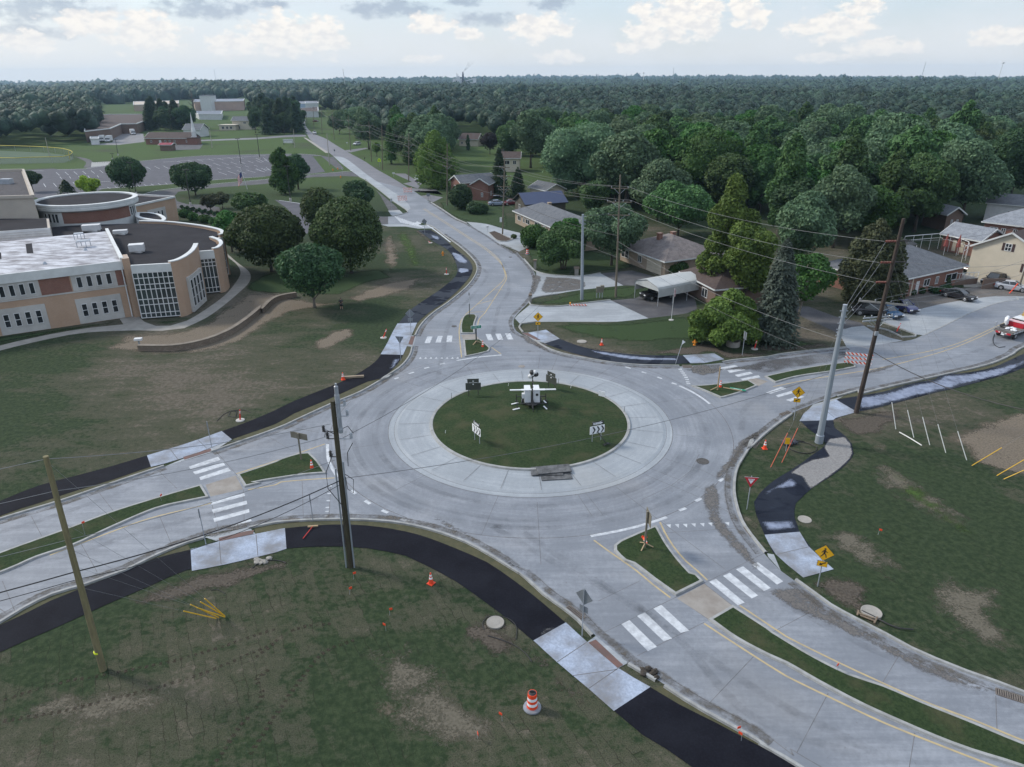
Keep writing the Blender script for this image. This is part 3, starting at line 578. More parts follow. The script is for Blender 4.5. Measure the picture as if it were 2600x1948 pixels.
def decal(name,L_,z,m_,w=1.2):
    VV=[];FF=[];AA=[];k=0
    for s in (L_ if isinstance(L_,list) else [L_]):
        P=resample(pts(s),1.2,True,80); Q=np.array([(p_.x,p_.y) for p_ in P]); Q2=np.roll(Q,-1,0)
        lo=Q.min(0)-.3; hi=Q.max(0)+.3; st=max(.3,min(1.2,(hi-lo).max()/70)); nx_,ny_=[int(v)+2 for v in (hi-lo)/st]
        X,Y=np.meshgrid(lo[0]+st*np.arange(nx_),lo[1]+st*np.arange(ny_)); PX=X.ravel(); PY=Y.ravel()
        ins=np.zeros(len(PX),bool); dm_=np.full(len(PX),1e9)
        for (x1,y1),(x2,y2) in zip(Q,Q2):
            c_=((y1>PY)!=(y2>PY)); 
            if y1!=y2: ins^=c_&(PX<(x2-x1)*(PY-y1)/(y2-y1)+x1)
            dx,dy=x2-x1,y2-y1; t=np.clip(((PX-x1)*dx+(PY-y1)*dy)/(dx*dx+dy*dy+1e-9),0,1); dm_=np.minimum(dm_,np.hypot(PX-x1-t*dx,PY-y1-t*dy))
        a_=np.where(ins,np.clip(dm_/w,0,1),0); I=np.arange(nx_*ny_).reshape(ny_,nx_)
        f=np.stack([I[:-1,:-1],I[:-1,1:],I[1:,1:],I[1:,:-1]],-1).reshape(-1,4); f=f[(a_[f]>0).any(1)]
        VV.append(np.stack([PX,PY,np.full(len(PX),z)],1)); FF.append(f+k); AA.append(a_); k+=len(PX); z+=.0005
    V=np.concatenate(VV);F=np.concatenate(FF);A=np.concatenate(AA); u_,inv=np.unique(F,return_inverse=True); V=V[u_];A=A[u_];F=inv.reshape(F.shape)
    o=rawmesh(name,V,F,m_); at=o.data.attributes.new('a','FLOAT','POINT'); at.data.foreach_set('value',A.astype(np.float32)); tag(o,kind='structure'); return o
def band(name,L_,z,m_,w):
    V=[];F=[];A=[];SS=[]
    for s in L_:
        P=resample(pts(s),.5) if isinstance(s,str) else s; rows=[offset(P,w/2),offset(P,w/5),offset(P,-w/5),offset(P,-w/2)]; n=len(P); k=len(V); acc=0; sl_=[]
        for i in range(n):
            if i: acc+=(P[i]-P[i-1]).length
            sl_.append(acc)
        for q,av in zip(rows,(0,1,1,0)): V+=[(v.x,v.y,z) for v in q]; A+=[float(av)]*n; SS+=sl_
        F+=[(k+r_*n+i,k+(r_+1)*n+i,k+(r_+1)*n+i+1,k+r_*n+i+1) for r_ in range(3) for i in range(n-1)]; z+=.0007
    o=rawmesh(name,V,F,m_); at=o.data.attributes.new('a','FLOAT','POINT'); at.data.foreach_set('value',A); at=o.data.attributes.new('s','FLOAT','POINT'); at.data.foreach_set('value',SS); tag(o,kind='structure'); return o
decal('bare_ground',["e 830,1560 860,1500 1000,1410 1300,1395 1550,1350 1750,1220 1960,1085 2212,1080 f 180,765 330,800 600,840 740,820 700,870 500,900 330,930 150,1010 0,1120 e 1900,1500 1500,1590","f 700,820 900,720 1150,660 1400,620 1330,700 1180,780 950,830 800,860","f 400,1180 600,1060 830,1030 860,1090 700,1200 550,1260 420,1240",
 "m 910,1260 1000,1100 1300,950 1500,1080 1300,1150 1050,1230","m -100,1600 200,1380 600,1220 730,1300 500,1450 200,1600","m 1900,870 2100,730 2212,680 n 150,650 200,700 60,820 m 2000,900","l 1480,500 1900,330 2212,270 2500,400 2400,900 2100,830 1780,720 1650,600","m 500,690 640,600 760,590 600,660","n 1230,420 1330,380 1450,550 1420,600","l 940,600 1050,480 1200,520 1170,640 980,680","f 1000,330 1120,300 1180,500 1100,620 1010,560","i 1650,330 2212,100 j 250,60 0,200 i 1900,310","i 650,640 1000,480 1400,350 1400,390 1000,510","n 850,1050 1100,950 1280,1180 1100,1300 900,1300"],.004,BARE,2.2)
decal('thin_turf_areas',['l 1000,560 1150,650 1700,1000 2100,1350 1500,1250 900,850 700,880 900,700','l 480,1200 900,1200 1500,1580 p 1100,200 800,0 560,-60','p 1200,60 1700,0 2212,100 2300,800 1800,680 1400,400','n 650,560 1250,480 1900,1000 2300,1500 1300,1590 900,1300 800,900','m -100,1000 900,800 1500,800 1400,1200 500,1500 -100,1300','l 2000,100 1300,330 1000,300 1700,150 2212,-20'],.003,THIN,2.5)
decal('soil_patches',["m 920,250 1500,20 i 1600,1570 2212,1450 j 250,1420 420,1440 300,1580 n 200,60 m 2150,90 1800,180 1500,270 1300,330 1010,360","n 1520,450 1700,370 1850,290 2050,430 2212,590 2212,720 2000,760 1880,830 1700,650 1600,560","o -20,310 330,575 770,965 930,1130 760,1180 550,1080 330,780 200,700 0,830","p 380,90 620,0 830,10 1080,180 1000,230 1150,350 1100,500 1000,480 700,300",
 "g 225,1060 480,1050 560,1110 640,1160 850,1200 1200,1230 1500,1190 1700,1160 1950,1240 2212,1230 2212,1290 1860,1310 1780,1262 1530,1282 900,1250 600,1190 400,1080 290,1095","i 1150,620 1500,510 1780,430 2000,350 2100,330 2000,390 1780,465 1180,650","f 990,1130 1100,1075 1040,1180 1000,1230","k 1990,1080 2100,1060 2212,1300 2212,1460 2060,1290","h 60,1250 20,1150 250,1180 600,1160 700,1210 300,1255","l 480,270 430,290 330,330 360,370 410,380","b 1240,1375 1330,1370 1480,1500 1520,1560 1400,1500","l 650,350 900,310 1300,215 1220,420 1000,520 850,540 700,430"],.006,TOPS,2.0)
decal('fresh_grass',["f 860,920 1000,840 1130,800 1130,850 1000,980 880,1050 850,1000","f 1080,300 1250,260 1330,380 1380,560 1200,580 1130,450","l 960,680 1100,640 1500,900 2050,1340 1700,1350 1400,1180 1100,960","l 620,930 700,920 800,1010 780,1050"],.008,BRT,2.5)
decal('road_mud_film',["k 1960,540 2200,400 2212,450 2100,560 2010,660 1960,800 1930,760 1800,900 1760,820 1860,700","k 1680,900 1800,850 1850,1000 1850,1150 1950,1250 2100,1450 2212,1560 2100,1580 1900,1400 1760,1230 1680,1080","p 100,150 400,120 700,330 1100,560 1500,760 1960,950 1950,1010 1500,880 1100,680 700,480 350,330","j 1380,1130 1550,1180 1740,1290 1700,1320 1500,1240 1400,1170","g 300,620 400,640 380,720 340,800 300,760 320,680","g 420,640 700,660 750,730 500,770 380,760","g 200,1050 350,1150 500,1220 420,1240 250,1160","o 830,540 1100,650 1250,760 1440,900 1400,930 1180,830","g 1600,1350 1850,1340 1850,1400 1700,1440 1580,1420","i 1600,1300 1750,1240 2000,1190 2050,1220 1700,1330","g 1260,1230 280,1250 420,1290 300,1260 230,1230","h 880,1420 1100,1350 1250,1330 1100,1400 900,1440","k 1160,250 1240,260 1230,300 1180,290","k 1170,460 1290,460 1280,540 1200,530"],.0285,MUD,.45)
decal('damp_patches',["h 0,1330 400,1270 800,1225 820,1290 700,1330 400,1380 120,1430 20,1400","g 1400,1370 1800,1370 1990,1350 2212,1310 2212,1400 2100,1400 1900,1400 1650,1420"],.0275,WETD,.6)
decal('dust_on_trail',["j 400,1350 700,1340 850,1370 700,1385 450,1385","o 370,430 590,420 520,520 400,560 330,560","o 1380,1390 1560,1450 1760,1580 1600,1590 1450,1480","o 980,1130 1100,1080 1150,1180 1050,1200"],.0335,DUST,.6)
decal('dried_mud_on_trail',["l 600,590 640,520 780,500 830,560 845,640 780,730 650,830 500,930 430,830 330,790 420,725 500,690 640,660"],.0325,MUDP,.3)
band('tyre_tracks',["m -100,1230 400,1150 800,1060 1300,930 1700,800 2212,580","m -100,1080 500,900 900,830 1500,700 2212,470","m 1700,1590 1900,1290 2100,1030 n 0,880 100,800","n -50,1480 200,1100 380,850 560,650 800,560","n 0,700 300,480 600,430"],.009,TRK,.5)

DRYV=mat('dry_verge',(.085,.080,.042),(.050,.055,.028),1.6,1,bmp=.8,fine=.5,obj=False)
def verge(a,b_,z=.007): 
    A=resample(pts(a)); B=resample(pts(b_)); mb=MB(); mb.flat(A+B[::-1],z); struct('dry_grass_verge',mb,DRYV)
verge("i -900,2150 -300,1780 m 0,415 190,300 420,190 660,120 800,70 1000,0 i 1250,1452 1500,1350","m -900,830 0,455 400,260 670,150 1000,25 i 1250,1490 1530,1415")
verge("i 2040,1228 2212,1190 j 200,1185 420,1170 650,1165 870,1168 1100,1185 1300,1220 1500,1275 1700,1350 1850,1430 2000,1520 2080,1580 o 180,0 300,80 420,190 560,290 640,350","i 2050,1290 2212,1260 j 235,1245 500,1220 750,1215 1000,1235 1300,1295 1600,1405 1850,1515 1960,1585 o 300,185 480,335 560,410",.0075)
verge("o 1390,925 1550,1030 1700,1120 1900,1230 2100,1340 2212,1420 p 150,1420 300,1500 430,1580 900,1850","o 1280,945 1500,1080 1800,1230 2212,1450 2800,1750",.008)
verge("i -900,1530 -400,1330 0,1175 480,1030 860,900 1320,745","i -700,1435 0,1138 300,1038 600,938 900,848 1210,742",.0085)
verge("i 1900,560 2212,450 j 350,365 600,250 840,150 1000,60 1110,0 f 1000,1475 1160,1372 1238,1280 1262,1210","i 1870,520 2212,400 j 300,320 540,220 700,150 900,60 f 1000,1458 1100,1378 1170,1288 1205,1200",.009)
verge("f 1300,1100 1330,1030 1420,940 1560,840 1700,720 1765,630 1778,565 1745,500 1640,400 1500,300 1430,248","f 1260,1110 1292,1018 1402,922 1522,842 1642,732 1722,632 1737,560 1692,490 1602,420 1502,330 1402,268",.0095)
verge("h 3200,850 2700,1000 2212,1200 2100,1270 1900,1350 1500,1440 1100,1530 900,1580 l 880,130 700,180","h 3200,885 2700,1045 2212,1258 1960,1368 1700,1418 1250,1508 l 1100,138 870,178 705,205",.0098)

SHEEN=decalmat('painted_sky_sheen',(.15,.18,.26),(.21,.245,.34),k=1.9,lo=.1,hi=.95,sc=.3,bm=0,rough=.35,spec=.6,fs=1.5)  # blue sky reflection on the wet trails, painted as a pale film colour
decal('painted_sheen_on_trail',["l 890,290 870,190 1100,145 1300,90 1500,45 1560,5 h 1700,1425 1960,1375 2212,1300 2600,1110 2700,1150 2212,1350 l 2080,0 1700,100 1500,148 1250,212 1000,275","f 1390,300 1470,320 1480,350 1420,340","f 1560,440 1640,460 1710,520 1700,545 1620,530 1570,480","f 1620,570 1720,575 1720,600 1640,620 1610,600","f 1100,1300 1180,1290 1120,1380 1050,1390","l 130,940 330,820 420,870 400,920 250,930 140,990","l 80,1180 370,1160 400,1250 140,1270","g 700,1215 1200,1280 1500,1290 1500,1320 1100,1310 800,1250"],.0325,SHEEN,.5)

LAWN=decalmat('lawn_turf',(.017,.036,.013),(.038,.062,.023),k=1.6,lo=.15,hi=.8,sc=.4,bm=.5)
decal('mown_lawn',["g 225,1030 700,1008 1000,1008 1250,985 1560,940 1700,1000 2212,1100 h 790,1190 250,1240 g 1950,1200 1500,1160 1200,1180 850,1150 560,1080 400,1035","g 230,420 400,380 700,400 1050,500 1150,570 870,605 520,625 380,600 320,560","g 310,850 720,755 1050,715 1260,712 1150,810 950,822 700,855 430,878","b 1500,1230 1700,1310 2060,1370 2000,1200 1800,1130 1450,1150","e 1150,1310 1250,1340 1400,1340 1640,1230 1850,1020 1900,900 1850,880 1800,1085 1660,1110 1500,1290","e -200,1460 960,1300 980,1330 -200,1530","f -100,760 0,640 300,580 700,600 1000,580 1150,650 900,700 700,790 400,790"],.0022,LAWN,1.6)

GUT=decalmat('gutter_silt',(.085,.078,.070),(.13,.12,.105),k=3.2,lo=.1,hi=1.35,sc=.9,bm=0,rough=.8)
RUBM=decalmat('tyre_rubber',(.055,.058,.066),(.095,.10,.11),k=2.8,lo=.25,hi=2.8,sc=.35,bm=0,rough=.6,fs=2)
gl=[]
for s_,sd in (("i -400,1330 0,1175 480,1030 860,900 1320,745",-1),("i 1700,630 2212,450 j 350,365 600,250 840,150 1000,60 f 1000,1475 1160,1372 1238,1280 1262,1200",-1),("f 1280,1120 1330,1030 1420,940 1560,840 1700,720 1765,630 1778,565 1745,500 1640,400 1500,300",-1),("b 1400,1150 1500,1213 1600,1280 1690,1320 1850,1412 1950,1480 2080,1560 f 2110,455 g 90,390 190,445 250,500 320,580 350,640 350,700 330,780 290,850 220,920 180,970 170,1020 190,1075 240,1110 330,1150 420,1210 560,1262 800,1310 1000,1340 1200,1357 1500,1362",-1),("g 1850,1332 1950,1315 2212,1290 h 250,1270 500,1240 790,1212",-1),("h 3200,850 2700,1000 2212,1200 2100,1270 1900,1350 1500,1440 1100,1530 900,1580 l 880,130 650,195 480,260 340,320 200,420 90,510 0,600 k 2100,510 2020,640 1960,740 1935,830 1930,950 1950,1060 1990,1180 2060,1290 2180,1440",-1),("p 370,85 500,180 650,290 850,400 1100,530 1300,640 1500,730 1750,830 1990,915 2212,1000 2700,1180",-1),("m 0,415 190,300 420,190 660,120 800,70 1000,0 i 1250,1452 1500,1350 1750,1268 2000,1230 2212,1190 j 200,1185 420,1170 650,1165 870,1168 1100,1185 1300,1220 1500,1275 1700,1350 1850,1430 2000,1520 2080,1580 o 180,0 300,80 420,190 560,290 700,400 830,530 1100,750 1320,880 1400,930 1550,1030 1700,1120 1900,1230 2100,1340 2212,1420",1)):
    gl.append(offset(resample(pts(s_),.5),sd*.42))
band('gutter_silt_bands',gl,.0292,GUT,.95)
band('tyre_mark_bands',[circ(15.0,200,.3,5.9),circ(16.9,200,1.2,6.6),circ(17.9,200,3.2,5.6),"o 0,-350 500,-60 900,150 1500,560 p 0,1150 900,1500","o 250,-300 700,0 1250,350 1800,750 p 300,1100 1200,1560","p -100,60 400,330 1000,640 1700,940 2400,1200","i -200,1330 500,1120 1100,900 1700,700 2212,520 j 400,420","i -100,1600 600,1440 1200,1250 1900,1080 2212,1040 j 500,1010","h 2300,1050 1700,1280 1000,1420 400,1500 l 0,250 k 2000,450","f 1450,1500 1500,1250 1560,1000 1750,780 1850,640 1800,560 1500,300","g 0,1130 50,900 130,750 100,550 0,430"],.0298,RUBM,1.1)
# ================================================================ TREES
def leafmat(name,dark,light,trans=.25):
    m,T,b=newmat(name); g=T.nodes.new('ShaderNodeNewGeometry'); oi=T.nodes.new('ShaderNodeObjectInfo')
    big=nnoise(g.outputs['Position'],.45,4,.6,T)
    v=nmath('ADD',nmath('MULTIPLY',g.outputs['Random Per Island'],.32,T=T),nmath('MULTIPLY',big,1.0,T=T),T=T)
    col=nmix(nrange(v,.3,1.0,T=T),dark,light,T)
    h=T.nodes.new('ShaderNodeHueSaturation'); T.links.new(col,h.inputs['Color'])
    T.links.new(nrange(oi.outputs['Random'],0,1,.485,.515,T=T),h.inputs['Hue']); T.links.new(nmath('MULTIPLY_ADD',oi.outputs['Random'],.5,.75,T=T),h.inputs['Value'])
    T.links.new(h.outputs[0],b.inputs['Base Color']); b.inputs['Roughness'].default_value=.7; b.inputs['Specular IOR Level'].default_value=.3
    tr=T.nodes.new('ShaderNodeBsdfTranslucent'); T.links.new(h.outputs[0],tr.inputs[0]); mx=T.nodes.new('ShaderNodeMixShader'); mx.inputs[0].default_value=trans
    T.links.new(b.outputs[0],mx.inputs[1]); T.links.new(tr.outputs[0],mx.inputs[2]); T.links.new(mx.outputs[0],T.nodes['Material Output'].inputs[0]); return m
LM={'dark':leafmat('leaf_dark',(0.019,0.048,0.021),(0.057,0.117,0.044)),'mid':leafmat('leaf_mid',(0.030,0.072,0.025),(0.088,0.173,0.053)),'silver':leafmat('leaf_silver',(0.043,0.087,0.045),(0.142,0.225,0.119)),
 'olive':leafmat('leaf_olive',(0.024,0.050,0.015),(0.080,0.128,0.038)),'bright':leafmat('leaf_bright',(0.046,0.098,0.018),(0.155,0.255,0.050)),'lime':leafmat('leaf_lime',(0.135,0.210,0.019),(0.351,0.480,0.050)),'spruce':leafmat('leaf_spruce',(0.032,0.046,0.036),(0.088,0.112,0.085)),
 'pine':leafmat('leaf_pine',(0.016,0.039,0.019),(0.046,0.087,0.037)),'plum':leafmat('leaf_plum',(0.018,0.015,0.015),(0.047,0.039,0.035)),'brown':leafmat('leaf_brown',(0.030,0.036,0.018),(0.078,0.086,0.040)),'green':leafmat('leaf_green',(0.022,0.068,0.013),(0.061,0.150,0.030))}
BARK=mat('bark',(.095,.08,.065),(.055,.045,.036),4,1,bmp=.5); BARKL=mat('bark_pale',(.20,.18,.155),(.12,.105,.09),4,1,bmp=.4)
def ico_np(sub):
    m_=MB(); m_.ico((0,0,0),1,sub); return np.array(m_.v),np.array(m_.f)
ICO1=ico_np(1); ICO2=ico_np(2)
def crown(lobes,n,size,seed,core=.76,up=.25,coresub=ICO2,droop=0):
    r=np.random.RandomState(seed); L_=np.array(lobes,float); c=L_[:,:3]; ra=L_[:,3:6]
    w=(ra[:,0]*ra[:,2]); w=w/w.sum(); k=r.choice(len(L_),n*2,p=w)
    d=r.normal(size=(n*2,3)); d/=np.linalg.norm(d,axis=1)[:,None]; flip=(d[:,2]<-.25)&(r.rand(n*2)<.6); d[flip,2]*=-1
    rad=.84+.24*r.rand(n*2)**1.3; P=c[k]+d*ra[k]*rad[:,None]
    keep=np.ones(n*2,bool)
    for j in range(len(L_)):
        q=(((P-c[j])/ra[j])**2).sum(1); keep&=~((q<.62)&(k!=j))
    idx=np.nonzero(keep)[0][:n]; P=P[idx]; d=d[idx]; m_=len(idx)
    nrm=d*.7+r.normal(size=(m_,3))*.55; nrm[:,2]+=up; nrm/=np.linalg.norm(nrm,axis=1)[:,None]
    t=np.cross(nrm,r.normal(size=(m_,3))); t/=np.linalg.norm(t,axis=1)[:,None]; b_=np.cross(nrm,t)
    s=size*(.55+.9*r.rand(m_))[:,None]; V=np.empty((m_,4,3)); a=.5*t*s; e=.36*b_*s
    V[:,0]=P-a-e*.5; V[:,1]=P+e-a*.2; V[:,2]=P+a+e*.3; V[:,3]=P-e+a*.1
    V=V.reshape(-1,3); Q=np.arange(m_*4).reshape(m_,4)
    # twig clumps standing proud of the outline
    CV=[];CF=[];base=len(V)
    if core:
        iv,fv=coresub
        for j in range(len(L_)):
            jit=1+r.uniform(-.10,.10,len(iv)); CV.append(c[j]+iv*jit[:,None]*ra[j]*core); CF.append(fv+base); base+=len(iv)
        cf=np.concatenate(CF); cf=np.concatenate([cf,cf[:,2:3]],1); V=np.concatenate([V]+CV)
        return V,Q,cf
    return V,Q,None
def crownmesh(name,V,Q,cf,m_,parent):
    F=[tuple(q) for q in Q.tolist()]
    if cf is not None: F+=[tuple(q[:3]) for q in cf.tolist()]
    return rawmesh(name,V,F,m_,parent)
CUST={'poplar':[(-.15,0,.91,.24),(-.05,.1,.83,.30),(-.2,-.1,.74,.34),(-.45,0,.64,.34),(.05,-.1,.66,.33),(.4,.1,.6,.36),(.65,.1,.48,.34),(-.6,0,.42,.33),(0,.3,.5,.38),(.3,-.3,.42,.36),(.8,0,.34,.30),(-.5,-.3,.27,.30),(-.05,-.3,.32,.34),(.35,.2,.24,.30),(-.7,.1,.28,.24),(.6,-.3,.22,.28)],'mound':[(-.72,0,.42,.34),(-.35,-.2,.6,.38),(.05,0,.82,.34),(.5,0,.64,.38),(.82,.1,.42,.30),(-.5,.2,.32,.38),(0,-.45,.4,.42),(.45,-.35,.32,.38),(.15,.3,.6,.38),(-.88,-.1,.2,.26),(-.15,.1,.66,.3),(.75,-.3,.2,.28),(-.3,-.6,.22,.3)]}
def lobeset(kind,H,Rr,cb,seed,nl=None):
    r=np.random.RandomState(seed+99); hz=(H-cb)/2; cz=cb+hz; L_=[]
    if kind=='round':
        L_.append((0,0,cz,Rr*.82,Rr*.82,hz*.86))
        for _ in range(nl or 24):
            d=r.normal(size=3); d/=np.linalg.norm(d); d[2]=abs(d[2])*.9-.15; s=Rr*r.uniform(.2,.38); q=r.uniform(.62,.8); L_.append((d[0]*Rr*q,d[1]*Rr*q,cz+d[2]*hz*q,s,s,s*.9))
    elif kind=='maple':
        for _ in range(nl or 20):
            d=r.normal(size=3); d/=np.linalg.norm(d); d[2]=d[2]*.9+.1; q=r.uniform(.45,.78); s=Rr*r.uniform(.30,.46); L_.append((d[0]*Rr*q,d[1]*Rr*q,cz+d[2]*hz*q,s,s,s*r.uniform(.75,1.1)))
        L_.append((0,0,cz,Rr*.6,Rr*.6,hz*.7))
    elif kind=='tall':
        for i_ in range(nl or 24):
            t=(i_+.5)/(nl or 24); z=cb+(H-cb)*t*.93; prof=math.sin(math.pi*min(1,(.18+t*.86)))**.7; a=i_*2.4; q=Rr*prof*r.uniform(.3,.78); s=Rr*(.17+.2*prof)*r.uniform(.65,1.25); L_.append((math.cos(a)*q,math.sin(a)*q,z,s,s,s*1.35))
    elif kind in CUST:
        for (a_,b_,z_,q_) in CUST[kind]: s=Rr*q_*r.uniform(.85,1.12); L_.append((a_*Rr+r.uniform(-.1,.1)*Rr,b_*Rr,max(s*.8,z_*H),s,s,s*(1.25 if kind=='poplar' else .9)))
    elif kind=='bush':
        for _ in range(nl or 9):
            a=r.uniform(0,6.28); q=Rr*r.uniform(0,.62); s=Rr*r.uniform(.32,.5); L_.append((math.cos(a)*q,math.sin(a)*q,max(s*.5,H*.45*r.uniform(.6,1.1)),s,s,min(s,H*.5)))
        L_.append((0,0,H*.45,Rr*.75,Rr*.75,H*.45))
    return L_
def conifer_np(H,Rr,cb,n,size,seed,tiers=13,power=.62):
    r=np.random.RandomState(seed); t=r.rand(n)**.75; ti=np.floor(t*tiers)/tiers; nb=9; fr=t*tiers-np.floor(t*tiers)
    a=np.floor(r.rand(n)*nb)/nb*2*math.pi+ti*41+r.normal(size=n)*.16; env=Rr*(1-ti)**power; q=r.rand(n)**.5
    rad=env*q*(1.05-.12*r.rand(n)); z=cb+(H-cb)*(ti+ (1-q)*.06) - q*env*.22+r.normal(size=n)*.08*size*3
    rad=rad*(1-.25*fr); z=z+(H-cb)/tiers*fr*.9
    P=np.stack([np.cos(a)*rad,np.sin(a)*rad,z],1)
    nrm=np.stack([np.cos(a)*.5,np.sin(a)*.5,np.full(n,.8)],1)+r.normal(size=(n,3))*.45; nrm/=np.linalg.norm(nrm,axis=1)[:,None]
    tt=np.stack([np.cos(a),np.sin(a),np.full(n,-.25)],1)+r.normal(size=(n,3))*.35; tt-=nrm*(tt*nrm).sum(1)[:,None]; tt/=np.linalg.norm(tt,axis=1)[:,None]; b_=np.cross(nrm,tt)
    s=(size*(.6+.8*r.rand(n)))[:,None]; V=np.empty((n,4,3)); V[:,0]=P-.6*tt*s; V[:,1]=P+.28*b_*s; V[:,2]=P+.6*tt*s; V[:,3]=P-.28*b_*s
    V=V.reshape(-1,3); Q=np.arange(n*4).reshape(n,4); mb=MB(); mb.lathe([(Rr*.55,cb+.2),(Rr*.36,cb+(H-cb)*.35),(Rr*.16,cb+(H-cb)*.7),(.03,H*.96)],9)
    base=len(V); V=np.concatenate([V,np.array(mb.v)]); return V,Q,[tuple(i+base for i in f) for f in mb.f]
def trunkmesh(H,Rr,cb,lobes,seed,m_,parent,r0=None,lean=0,multi=1):
    r=random.Random(seed); mb=MB(); r0=r0 or max(.14,H*.021)
    for k in range(multi):
        ox=r.uniform(-.5,.5)*(multi>1); oy=r.uniform(-.5,.5)*(multi>1); P=[];rr=[]
        for i_ in range(7): t=i_/6; P.append((ox*(1+3*t)+lean*t*t+r.uniform(-.06,.06)*H*.1*t,oy*(1+3*t)+r.uniform(-.06,.06)*H*.1*t,H*.82*t)); rr.append(r0*(1.25 if i_==0 else 1)*(1-.85*t))
        mb.tube(P,rr,7)
    if lobes:
        for l in r.sample(lobes,min(len(lobes),9)):
            z=max(cb*.75,min(H*.7,l[2]-abs(l[0])-.6)); t=z/(H*.82); b0=Vector((lean*t*t,0,z)); e=Vector(l[:3]); mid=b0.lerp(e,.5)+Vector((0,0,.25)); mb.tube([b0,mid,e],[r0*.42,r0*.28,.03],5)
    return mb.build('trunk',m_,parent,smooth=True)
def tree(name,label,cat,x,y,H,Rr,kind,lm,n,leaf,cb=None,seed=None,group=None,bark=None,multi=1,core=.76,nl=None,up=.25,r0=None,lean=0,tiers=13):
    seed=seed if seed is not None else int(abs(x*37+y*91))%9999
    t=thing(name,label,cat,(x,y,0),0,group); cb=H*.22 if cb is None else cb
    if kind=='conifer':
        V,Q,cf=conifer_np(H,Rr,cb,n,leaf,seed,tiers); rawmesh('crown',V,[tuple(q) for q in Q.tolist()]+cf,LM[lm],t); trunkmesh(H,Rr,cb,None,seed,bark or BARK,t,r0)
    else:
        lo=lobeset(kind,H,Rr,cb,seed,nl); V,Q,cf=crown(lo,n,leaf,seed,core,up); crownmesh('crown',V,Q,cf,LM[lm],t); trunkmesh(H,Rr,cb,lo,seed,bark or BARK,t,r0,lean,multi)
    return t
def at(px,py): v=U(px,py); return v.x,v.y
def hgt(px,py,top):
    x,y=at(px,py); lo,hi=0.,60.
    for _ in range(40):
        m_=(lo+hi)/2
        if proj((x,y,m_))[1]>top: lo=m_
        else: hi=m_
    return lo
def tpx(name,label,cat,bx,by,top,hw,kind,lm,n,leaf,**k):
    """base point, top row and half width are read off the survey; the tree gets its real height and spread"""
    x,y=at(bx,by); Rr=hw*(y*math.cos(PITCH)+(CAMH-5)*math.sin(PITCH))/FPX*(.93 if kind=='round' else .95 if kind=='maple' else 1.2 if kind=='conifer' else 1)
    H=z0_=hgt(bx,by,top)
    if kind in('round','maple','tall'):
        tp=(CAMH-z0_*.6)/math.hypot(x,y)
        for _ in range(12): c_=k.get('cb') or H*.22; hz_=(H-c_)/2; H+=.7*(z0_-((H+c_)/2+math.sqrt(hz_*hz_+(Rr*tp)**2))-.2)
    return tree(name,label,cat,x,y,max(H,1.0),Rr,kind,lm,n,leaf,**k)
SCH='trees round the school'; YD='trees in the house yards'
tpx('broadleaf_tree','dark green round tree with pale trunk beside the curved retaining wall','tree',799,782,607,93,'round','dark',11000,.42,cb=1.6,group=SCH,bark=BARKL)
tpx('broadleaf_tree','largest brown-tinged olive tree, just left of the dark round tree near the school corner','tree',690,690,508,108,'round','olive',17000,.44,cb=.5,group=SCH)
tpx('broadleaf_tree','wide yellow-olive tree closest to the mown bank beside the northern trail','tree',893,694,486,106,'round','olive',17000,.44,cb=.2,group=SCH,seed=5)
tpx('broadleaf_tree','olive tree half hidden behind the two biggest olive trees','tree',820,610,466,58,'round','olive',6000,.5,cb=.8,group=SCH)
tpx('broadleaf_tree','compact dark tree beside the asphalt side trail north of the olive trees','tree',916,540,454,42,'maple','dark',5000,.45,cb=1.2,group=SCH)
tpx('broadleaf_tree','tall upright mid green tree at the parking lot corner, left of a darker tree','tree',724,493,368,36,'tall','green',7000,.5,cb=1.4,group=SCH)
tpx('broadleaf_tree','dark rounded tree right of the tall upright tree by the parking lot','tree',758,481,384,34,'round','dark',4500,.5,cb=1,group=SCH)
tpx('broadleaf_tree','left of the two globe-shaped trees at the near edge of the parking lot','tree',331,489,392,52,'round','dark',7500,.55,cb=.7,group=SCH)
tpx('broadleaf_tree','right of the two globe-shaped trees at the near edge of the parking lot','tree',497,496,406,58,'round','dark',8000,.55,cb=.7,group=SCH,seed=77)
tpx('broadleaf_tree','dark low tree standing behind the dark-roofed block at the left','tree',85,487,430,27,'round','dark',3000,.55,cb=1.8,group=SCH)
tpx('pine_tree','small blue-green sapling left of the lime tree behind the round drum','tree',172,496,460,24,'conifer','pine',900,.6,cb=.8,group=SCH)
tpx('young_tree','lime yellow young tree behind the round drum of the school','tree',230,494,446,28,'maple','lime',2600,.42,cb=.4,group=SCH)
tpx('ornamental_tree','bronze green tree right of the flagpole, lowest of the school clump','tree',642,545,486,52,'round','olive',5500,.5,cb=.8,group=SCH)
tpx('ornamental_tree','fresh green tree on the left of the school clump, right of the rounded roof','tree',590,640,527,42,'round','green',5000,.46,cb=.8,group=SCH)
tpx('ornamental_tree','brown-purple small tree standing in the circular drive bed','tree',536,538,494,24,'maple','brown',2200,.45,cb=1.2,group=SCH)
tpx('ornamental_tree','brown small tree at the right end of the circular drive bed','tree',566,530,490,26,'maple','brown',2200,.45,cb=1.2,group=SCH)
for i_,(px,py,w) in enumerate(((470,552,18),(492,560,16),(520,566,20),(545,572,16))): tpx('shrub',['leftmost','second','third','rightmost'][i_]+' green shrub of the row beside the rounded right end of the school roof','shrub',px,py,py-22,w,'bush','green',900,.4,group='shrubs by the rounded roof end')
